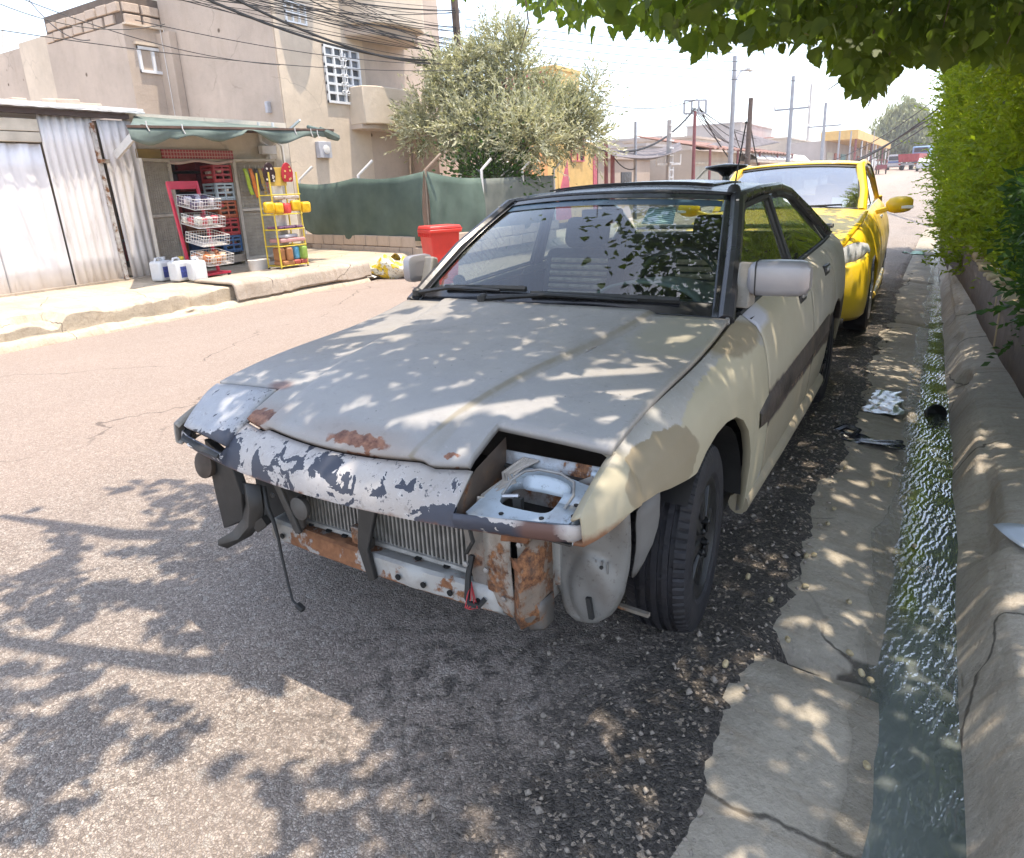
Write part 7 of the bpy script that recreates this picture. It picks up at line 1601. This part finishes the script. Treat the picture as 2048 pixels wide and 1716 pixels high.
# ---- cables
M_CAB = simple('black_cable', (.020, .018, .018), .6)
def cable(a, b, sag, r, label, group=None):
    o = MB().tube(catenary(a, b, sag, 18), r, 5, False).build('overhead_cable', M_CAB); tag(o, label, 'cable', group or 'overhead cables'); return o
rc = random.Random(11); near_lab = 'thin black cable in the tangle strung past the houses to the wooden pole'
base = P0.copy()
for k in range(34):
    px = rc.uniform(150, 640); e = at(px, -30-rc.uniform(0, 30), x=-8.6-rc.uniform(-.3, .5)); s = at(922+rc.uniform(-4, 6), rc.choice([20, 60, 85, 95, 100, 108, 115, 120])+rc.uniform(-6, 6), x=-8.65)
    cable(s, e, rc.uniform(.02, .22), rc.choice([.005, .006, .008]), near_lab, 'cables in the tangle by the houses')
for k, (px, dy) in enumerate([(330, 0), (400, 8)]):
    e = at(px, -40, x=-8.2); s = at(926, 118+dy, x=-8.65); cable(s, e, .35, .022, 'thick twisted cable bundle crossing the %s of the cream house' % ('window' if k else 'corner'))
for k, (a0, a1, w) in enumerate([((0, 8), (330, 48), -8.3), ((50, -10), (180, 80), -8.6), ((0, 60), (925, 140), -8.0), ((270, 40), (925, 128), -7.6), ((0, -20), (560, 130), -8.2)]): cable(at(*a0, x=w), at(*a1, x=-7.6), .15, .006, ['stray cable from the top left corner to the brown house window', 'steep stray cable crossing the raw block parapet', 'lowest stray cable running under the tangle past both houses', 'stray cable starting at the brown house parapet corner', 'stray cable ending on the brown house wall below the tangle'][k])
cable(at(928, 100, x=-8.65), P1+Vector((0, 0, .1)), 2.0, .04, 'thick drooping cable bundle from the olive tree to the cable frame')
cable(at(928, 92, x=-8.65), P1+Vector((0, .3, .5)), .8, .015, 'thin cable above the drooping bundle to the cable frame')
for k in range(7): cable(P1+Vector((0, .2*k-.3, .1)), at(1440+12*k, 258+rc.uniform(0, 40), x=-8.4), .2, .018, 'cable fanning out below the cable frame', 'cables fanning from the cable frame')
sw = [(P1+Vector((0, .4, .3)), P7+Vector((0, 0, -5.0)), 1.6, .03, 'cable from the cable frame to the tall cross-arm pole'), (P7+Vector((0, 0, -4.8)), at(1990, 120, y=20), 1.2, .03, 'thick cable rising from the cross-arm pole towards the hedge'), (P7+Vector((0, 0, -4.6)), at(1990, 100, y=21), 1.0, .015, 'thin cable above the thick one towards the hedge'),
      (P8+Vector((0, 0, -4.5)), at(1960, 170, y=18), .5, .03, 'cable bundle passing the hazy tree'), (P8+Vector((0, 0, -4.9)), at(1960, 176, y=18), .6, .02, 'second cable just under the bundle passing the hazy tree'), (P6+Vector((0, 0, -1)), P7+Vector((0, 0, -8)), 1.2, .03, 'sagging cable between leaning pole and cross-arm pole'), (P7+Vector((0, 0, -8)), P8+Vector((0, 0, -9)), 1.0, .03, 'cable sloping down from the cross-arm pole'), (P2+Vector((0, 0, -2.2)), P6+Vector((0, 0, -2.6)), .3, .02, 'cable from street lamp to leaning pole')]
for a, b, s, r, l in sw: cable(a, b, s, r, l)
for k in range(5): cable(at(930, 38+k*16, x=-8.65), at(2000, 40+k*22, y=26+k), .6, .009, '%s of the five faint cables crossing the open sky above the street' % ['highest', 'second highest', 'middle one', 'second lowest', 'lowest'][k], 'faint sky cables')
cable(P5+Vector((0, 0, -.1)), P4+Vector((0, 0, -1.6)), .3, .02, 'cable from the short red pole to the thin grey pole')

# ---- vehicles far away
def van():
    y = 106; c = at(1786, 337, y=y); T = thing('white_van', 'white minivan seen from behind far down the road', 'van', (c.x, y, rz(y)), R(0)); W = simple('white_van_paint', (.66, .66, .68), .35)
    G = [[(x, dy, z) for x, z in ((-.86, .35), (-.88, .9), (-.80, 1.3), (-.66, 1.88), (-.45, 1.98), (.45, 1.98), (.66, 1.88), (.80, 1.3), (.88, .9), (.86, .35), (-.86, .35))] for dy in (0, .06, 4.2)]
    m = MB().grid(G); m.add(G[0][:-1], [tuple(range(10))]); m.build('body', W, T, smooth=False, bevel=.03)
    MB().bb((-.6, -.02, 1.22), (.6, .0, 1.75)).build('rear_screen', M_WINDK, T, bevel=.02); MB().box((0, -.03, 1.0), (1.3, .04, .25)).build('number_panel', simple('blue_panel', (.12, .2, .42), .5), T); MB().box((0, -.05, .45), (1.7, .14, .2)).build('rear_bumper', simple('grey_bumper', (.3, .3, .31), .6), T, bevel=.03)
    for s in (1, -1):
        MB().box((s*.78, -.01, 1.1), (.12, .04, .4)).build('tail_lamp', simple('red_lens', (.35, .02, .02)), T); MB().bb((s*.88, 1.0, 1.2), (s*.80, 3.4, 1.7)).build('side_window', M_WINDK, T)
        for yy in (.7, 3.4): MB().lathe([(.3, -.1), (.33, 0), (.3, .1)], 18, Matrix.Translation((s*.76, yy, .33)) @ Matrix.Rotation(R(90), 4, 'Y')).build('wheel', M_RUB, T)
van()
def truck():
    y = 100; c = at(1815, 337, y=y); T = thing('dump_truck', 'dark red tipper lorry with blue cab far down the road', 'lorry', (c.x, y, rz(y)), R(-12)); RD = simple('dark_red_paint', (.38, .05, .06), .5, 0, .2, 2); BL = simple('blue_cab_paint', (.20, .33, .50), .45)
    MB().add([(-1.1, 0, 1.0), (1.1, 0, 1.0), (1.1, 4.2, 1.0), (-1.1, 4.2, 1.0), (-1.2, -.15, 1.95), (1.2, -.15, 1.95), (1.2, 4.3, 1.95), (-1.2, 4.3, 1.95)], [(0, 1, 2, 3)[::-1], (4, 5, 6, 7), (0, 1, 5, 4), (1, 2, 6, 5), (2, 3, 7, 6), (3, 0, 4, 7)]).build('tipper_body', RD, T, smooth=False)
    for k in range(5): MB().bar((-1.0+.5*k, -.1, 1.0), (-1.08+.54*k, -.2, 1.95), .09).build('body_rib', RD, T)
    MB().box((.15, 5.3, 1.9), (2.0, 1.6, 2.0)).build('cab', BL, T, bevel=.12); MB().box((.15, 4.48, 2.45), (1.5, .04, .55)).build('rear_window', M_WINDK, T); MB().bb((-.5, -.1, .6), (.5, 6, .85)).build('chassis', M_BLK, T); MB().box((0, -.12, .72), (2.0, .1, .25)).build('tail_bar', simple('grey_bumper', (.3, .3, .31)), T)
    for s in (1, -1):
        for yy in (1.0, 5.0): MB().lathe([(.42, -.18), (.48, -.1), (.48, .1), (.42, .18)], 20, Matrix.Translation((s*.9, yy, .48)) @ Matrix.Rotation(R(90), 4, 'Y')).build('wheel', M_RUB, T)
        MB().box((s*.9, -.19, .75), (.25, .04, .14)).build('tail_lamp', simple('red_lens', (.35, .02, .02)), T)
truck()
def far_car():
    y = 92; c = at(1850, 337, y=y); T = thing('distant_saloon', 'pale saloon car far off at the edge of the hedge', 'car', (c.x, y, rz(y))); W = simple('silver_grey_paint', (.50, .51, .54), .35)
    prof = [(-.85, .3), (-.88, .75), (-.80, .95), (-.62, 1.42), (.62, 1.42), (.80, .95), (.88, .75), (.85, .3)]
    G = [[(x*k, yy, z if z < 1 else .95+(z-.95)*h) for x, z in prof] for yy, k, h in ((-2.1, .92, .0), (-1.4, 1, .05), (-.8, 1, 1), (.7, 1, 1), (1.3, 1, .05), (2.1, .92, 0))]
    m = MB().grid(G); m.add(G[0], [tuple(range(8))]); m.build('body', W, T, ang=30); MB().add([(-.6, -1.32, .98), (.6, -1.32, .98), (.55, -.86, 1.36), (-.55, -.86, 1.36)], [(0, 1, 2, 3)]).build('windscreen', M_WINDK, T, solid=.02)
    for s in (1, -1):
        for yy in (-1.3, 1.3): MB().lathe([(.28, -.09), (.31, 0), (.28, .09)], 16, Matrix.Translation((s*.76, yy, .31)) @ Matrix.Rotation(R(90), 4, 'Y')).build('wheel', M_RUB, T)
        MB().box((s*.62, -2.1, .7), (.3, .04, .14)).build('headlamp', M_WHITE, T)
far_car()
def trike():
    y = 84; c = at(1763, 342, y=y); T = thing('cargo_tricycle', 'dark red motor tricycle parked before the white van', 'tricycle', (c.x, y, rz(y)), R(10)); RD = simple('maroon_paint', (.20, .04, .05), .5)
    MB().bb((-.5, 0, .5), (.5, 1.5, .58)).build('load_bed', RD, T)
    for s in (1, -1): MB().bb((s*.5, 0, .58), (s*.46, 1.5, .95)).build('bed_side', RD, T); MB().lathe([(.24, -.05), (.27, 0), (.24, .05)], 16, Matrix.Translation((s*.46, .4, .27)) @ Matrix.Rotation(R(90), 4, 'Y')).build('wheel', M_RUB, T); MB().bar((s*.45, 1.5, .6), (s*.45, 1.6, 1.5), .05).build('canopy_post', M_BLK, T)
    MB().bb((-.5, -.02, .6), (.5, .02, 1.0)).build('tailboard', RD, T); MB().bb((-.5, 1.4, 1.5), (.5, 2.6, 1.55)).build('canopy', M_REDW, T); MB().box((0, 1.9, .8), (.35, .7, .15)).build('seat', M_BLK, T, bevel=.04); MB().tube([(0, 2.4, .9), (0, 2.7, .3)], .05, 6).build('fork', M_BLK, T); MB().lathe([(.24, -.05), (.27, 0), (.24, .05)], 16, Matrix.Translation((0, 2.75, .27)) @ Matrix.Rotation(R(90), 4, 'Y')).build('wheel', M_RUB, T); MB().bar((-.35, 2.4, 1.05), (.35, 2.4, 1.05), .04).build('handlebar', M_BLK, T)
trike()
# ================================================================ litter and fallen fruit
def crumple(n, m, w, l, amp, rng): return [[(w*(i/(n-1)-.5)*(1+.25*rng.uniform(-1, 1)), l*(j/(m-1)-.5)*(1+.2*rng.uniform(-1, 1)), amp*rng.uniform(0, 1)) for j in range(m)] for i in range(n)]
def litter():
    rng = np.random.default_rng(17)
    p = at(1735, 882, z=-.02); T = thing('black_rag', 'soaked black rag lying across the wet gutter', 'rag', (p.x, p.y, -.035), R(-8)); MB().grid(crumple(9, 6, .36, .12, .045, rng)).build('cloth', simple('wet_black_cloth', (.012, .013, .018), .25, 0, .4, 12), T, sub=2, solid=.004); MB().tube([(-.18, .05, .02), (-.13, .08, .05), (-.06, .07, .04), (-.08, .02, .02), (-.16, .02, .01)], .016, 6).build('knotted_end', simple('wet_black_cloth', (.012, .013, .018)), T)
    p = at(1765, 805, z=-.03); T = thing('plastic_sheet', 'wet translucent plastic sheet stuck to the gutter', 'plastic sheet', (p.x, p.y, -.028), R(4)); MB().grid([[(.20*(i/11-.5)*(1+.18*math.sin(j*.9)), .50*(j/15-.5)+.012*math.sin(i*1.3), .006+.0022*math.sin(i*.8+j*.5)*math.sin(j*.7)+.0012*math.sin(i*2.1-j)) for j in range(16)] for i in range(12)]).build('sheet', simple('wet_clear_film', (.24, .26, .29), .1, 0, .35, 6), T, sub=1)
    p = at(1868, 822, z=-.03); T = thing('black_cup', 'black plastic cup half sunk in the gutter water', 'cup', (p.x, p.y, -.05), R(20)); MB().lathe([(.0, -.05), (.04, -.05), (.055, .05), (.05, .05), (.037, -.04), (0, -.04)], 20, Matrix.Rotation(R(65), 4, 'X')).build('cup', simple('black_plastic', (.022, .021, .021)), T)
    p = at(1826, 508, z=-.02); T = thing('green_litter', 'green and white plastic bag lying in the gutter by the taxi', 'litter', (p.x, p.y, -.03)); MB().grid(crumple(7, 7, .3, .22, .07, rng)).build('bag', simple('green_white_bag', (.25, .38, .26), .4, 0, .6, 8), T, sub=1, solid=.003)
    p = at(2035, 1080, z=.14); T = thing('blue_paper', 'pale blue paper scrap on the footway at the right edge', 'paper', (p.x+.02, p.y, .15), R(30)); MB().grid([[(x, y, .006*math.sin(x*30+y*20)+.006) for y in np.linspace(-.09, .09, 5)] for x in np.linspace(-.05, .05, 5)]).build('paper', simple('pale_blue_paper', (.42, .46, .52), .7), T, solid=.001)
    fr = simple('dry_fruit', (.36, .29, .17), .6, 0, .3, 60); base = None; spots = [(1700, 1303), (1724, 1340), (1742, 1352), (1735, 1520), (1610, 1178), (1698, 1203), (1780, 965), (1745, 968), (1628, 1115), (1612, 1117), (1655, 1052), (1575, 1285), (1495, 1168), (1668, 1022), (1450, 1345), (1540, 1215), (1830, 1080), (1690, 940)]
    for k, (px, py) in enumerate(spots):
        q = at(px, py, z=-.02)
        if base is None: base = MB().lathe([(0, -.010), (.006, -.008), (.009, 0), (.007, .007), (0, .010)], 10).build('fallen_fruit', fr); o = base
        else: o = base.copy(); COL.objects.link(o)
        d = -.018-.055*np.clip((q.x-1.05)/.42, 0, 1)**1.3 if q.x > 1.0 else .0
        o.location = (q.x, q.y, d+.010); o.rotation_euler = (rng.uniform(0, 3), rng.uniform(0, 3), 0); o.scale = (1, 1, 1.3); tag(o, 'small pale fallen fruit lying on the gutter concrete', 'fruit', 'fallen fruit on the gutter')
    # dried mulberries on the bonnet
    bm = simple('dry_berry', (.05, .03, .02), .8, 0, .5, 80); base = None
    for k, (px, py, lab) in enumerate([(872, 628, 'dark dried berry on the bonnet below the wiper'), (846, 645, 'small yellow dry berry left of the dark one on the bonnet'), (813, 675, 'dark dry berry towards the left edge of the bonnet'), (1084, 644, 'yellow dry berry right of the bonnet middle'), (1115, 648, 'grey dry berry next to the yellow one on the bonnet'), (1138, 665, 'yellow dry berry nearest the bonnet crease'), (1005, 717, 'flat dark scrap in the middle of the bonnet'), (862, 862, 'tiny dark berry near the front of the bonnet')]):
        z = .86
        for _ in range(6): q = at(px, py, z=z); z = float(hood_z(q.x, q.y))+.004
        o = MB().lathe([(0, -.008), (.007, -.005), (.010, .002), (.006, .011), (0, .015)], 8).build('dried_berry', simple('yellow_berry', (.40, .26, .05), .7) if 'yellow' in lab else bm); tag(o, lab, 'berry', 'berries on the bonnet'); o.location = (q.x, q.y, z+.006); o.rotation_euler = (1.2, .3*k, k)
    # loose stones
    n = 900; x = .35+.68*rng.uniform(0, 1, n)**.6; y = rng.uniform(-1.5, 4.5, n); s = rng.exponential(.0035, n)+.003; s = np.minimum(s, .013)
    ico = np.array([[1, 0, 0], [-1, 0, 0], [0, 1, 0], [0, -1, 0], [0, 0, 1], [0, 0, -1]], float); fc = np.array([[0, 2, 4], [2, 1, 4], [1, 3, 4], [3, 0, 4], [2, 0, 5], [1, 2, 5], [3, 1, 5], [0, 3, 5]])
    V = np.stack([x, y, .004+0*x], -1)[:, None]+ico[None]*(s[:, None]*rng.uniform(.6, 1.2, (n, 3)))[:, None]+rng.normal(0, .0012, (n, 6, 3)); F = (fc[None]+6*np.arange(n)[:, None, None]).reshape(-1, 3)
    o = mesh_np('loose_gravel', V.reshape(-1, 3), F, simple('gravel_stone', (.24, .205, .17), .8, 0, .4, 90), smooth=True); tag(o, 'loose grit and small stones on the asphalt edge', 'gravel', kind='stuff')
litter()
# ================================================================ summer haze over the street
def haze():
    o = MB().bb((-930, -64, -1.5), (930, 1530, 32)).build('haze', None, smooth=False)
    m = bpy.data.materials.new('haze_air'); m.use_nodes = True; n = m.node_tree.nodes; n.remove(n['Principled BSDF'])
    v = n.new('ShaderNodeVolumePrincipled'); v.inputs['Color'].default_value = (.92, .90, .93, 1); v.inputs['Density'].default_value = .0011; v.inputs['Anisotropy'].default_value = .2
    m.node_tree.links.new(v.outputs[0], n['Material Output'].inputs['Volume']); o.data.materials.append(m); tag(o, 'pale dusty summer haze hanging over the street', 'haze', kind='stuff')
    scene.cycles.volume_bounces = 0
haze()
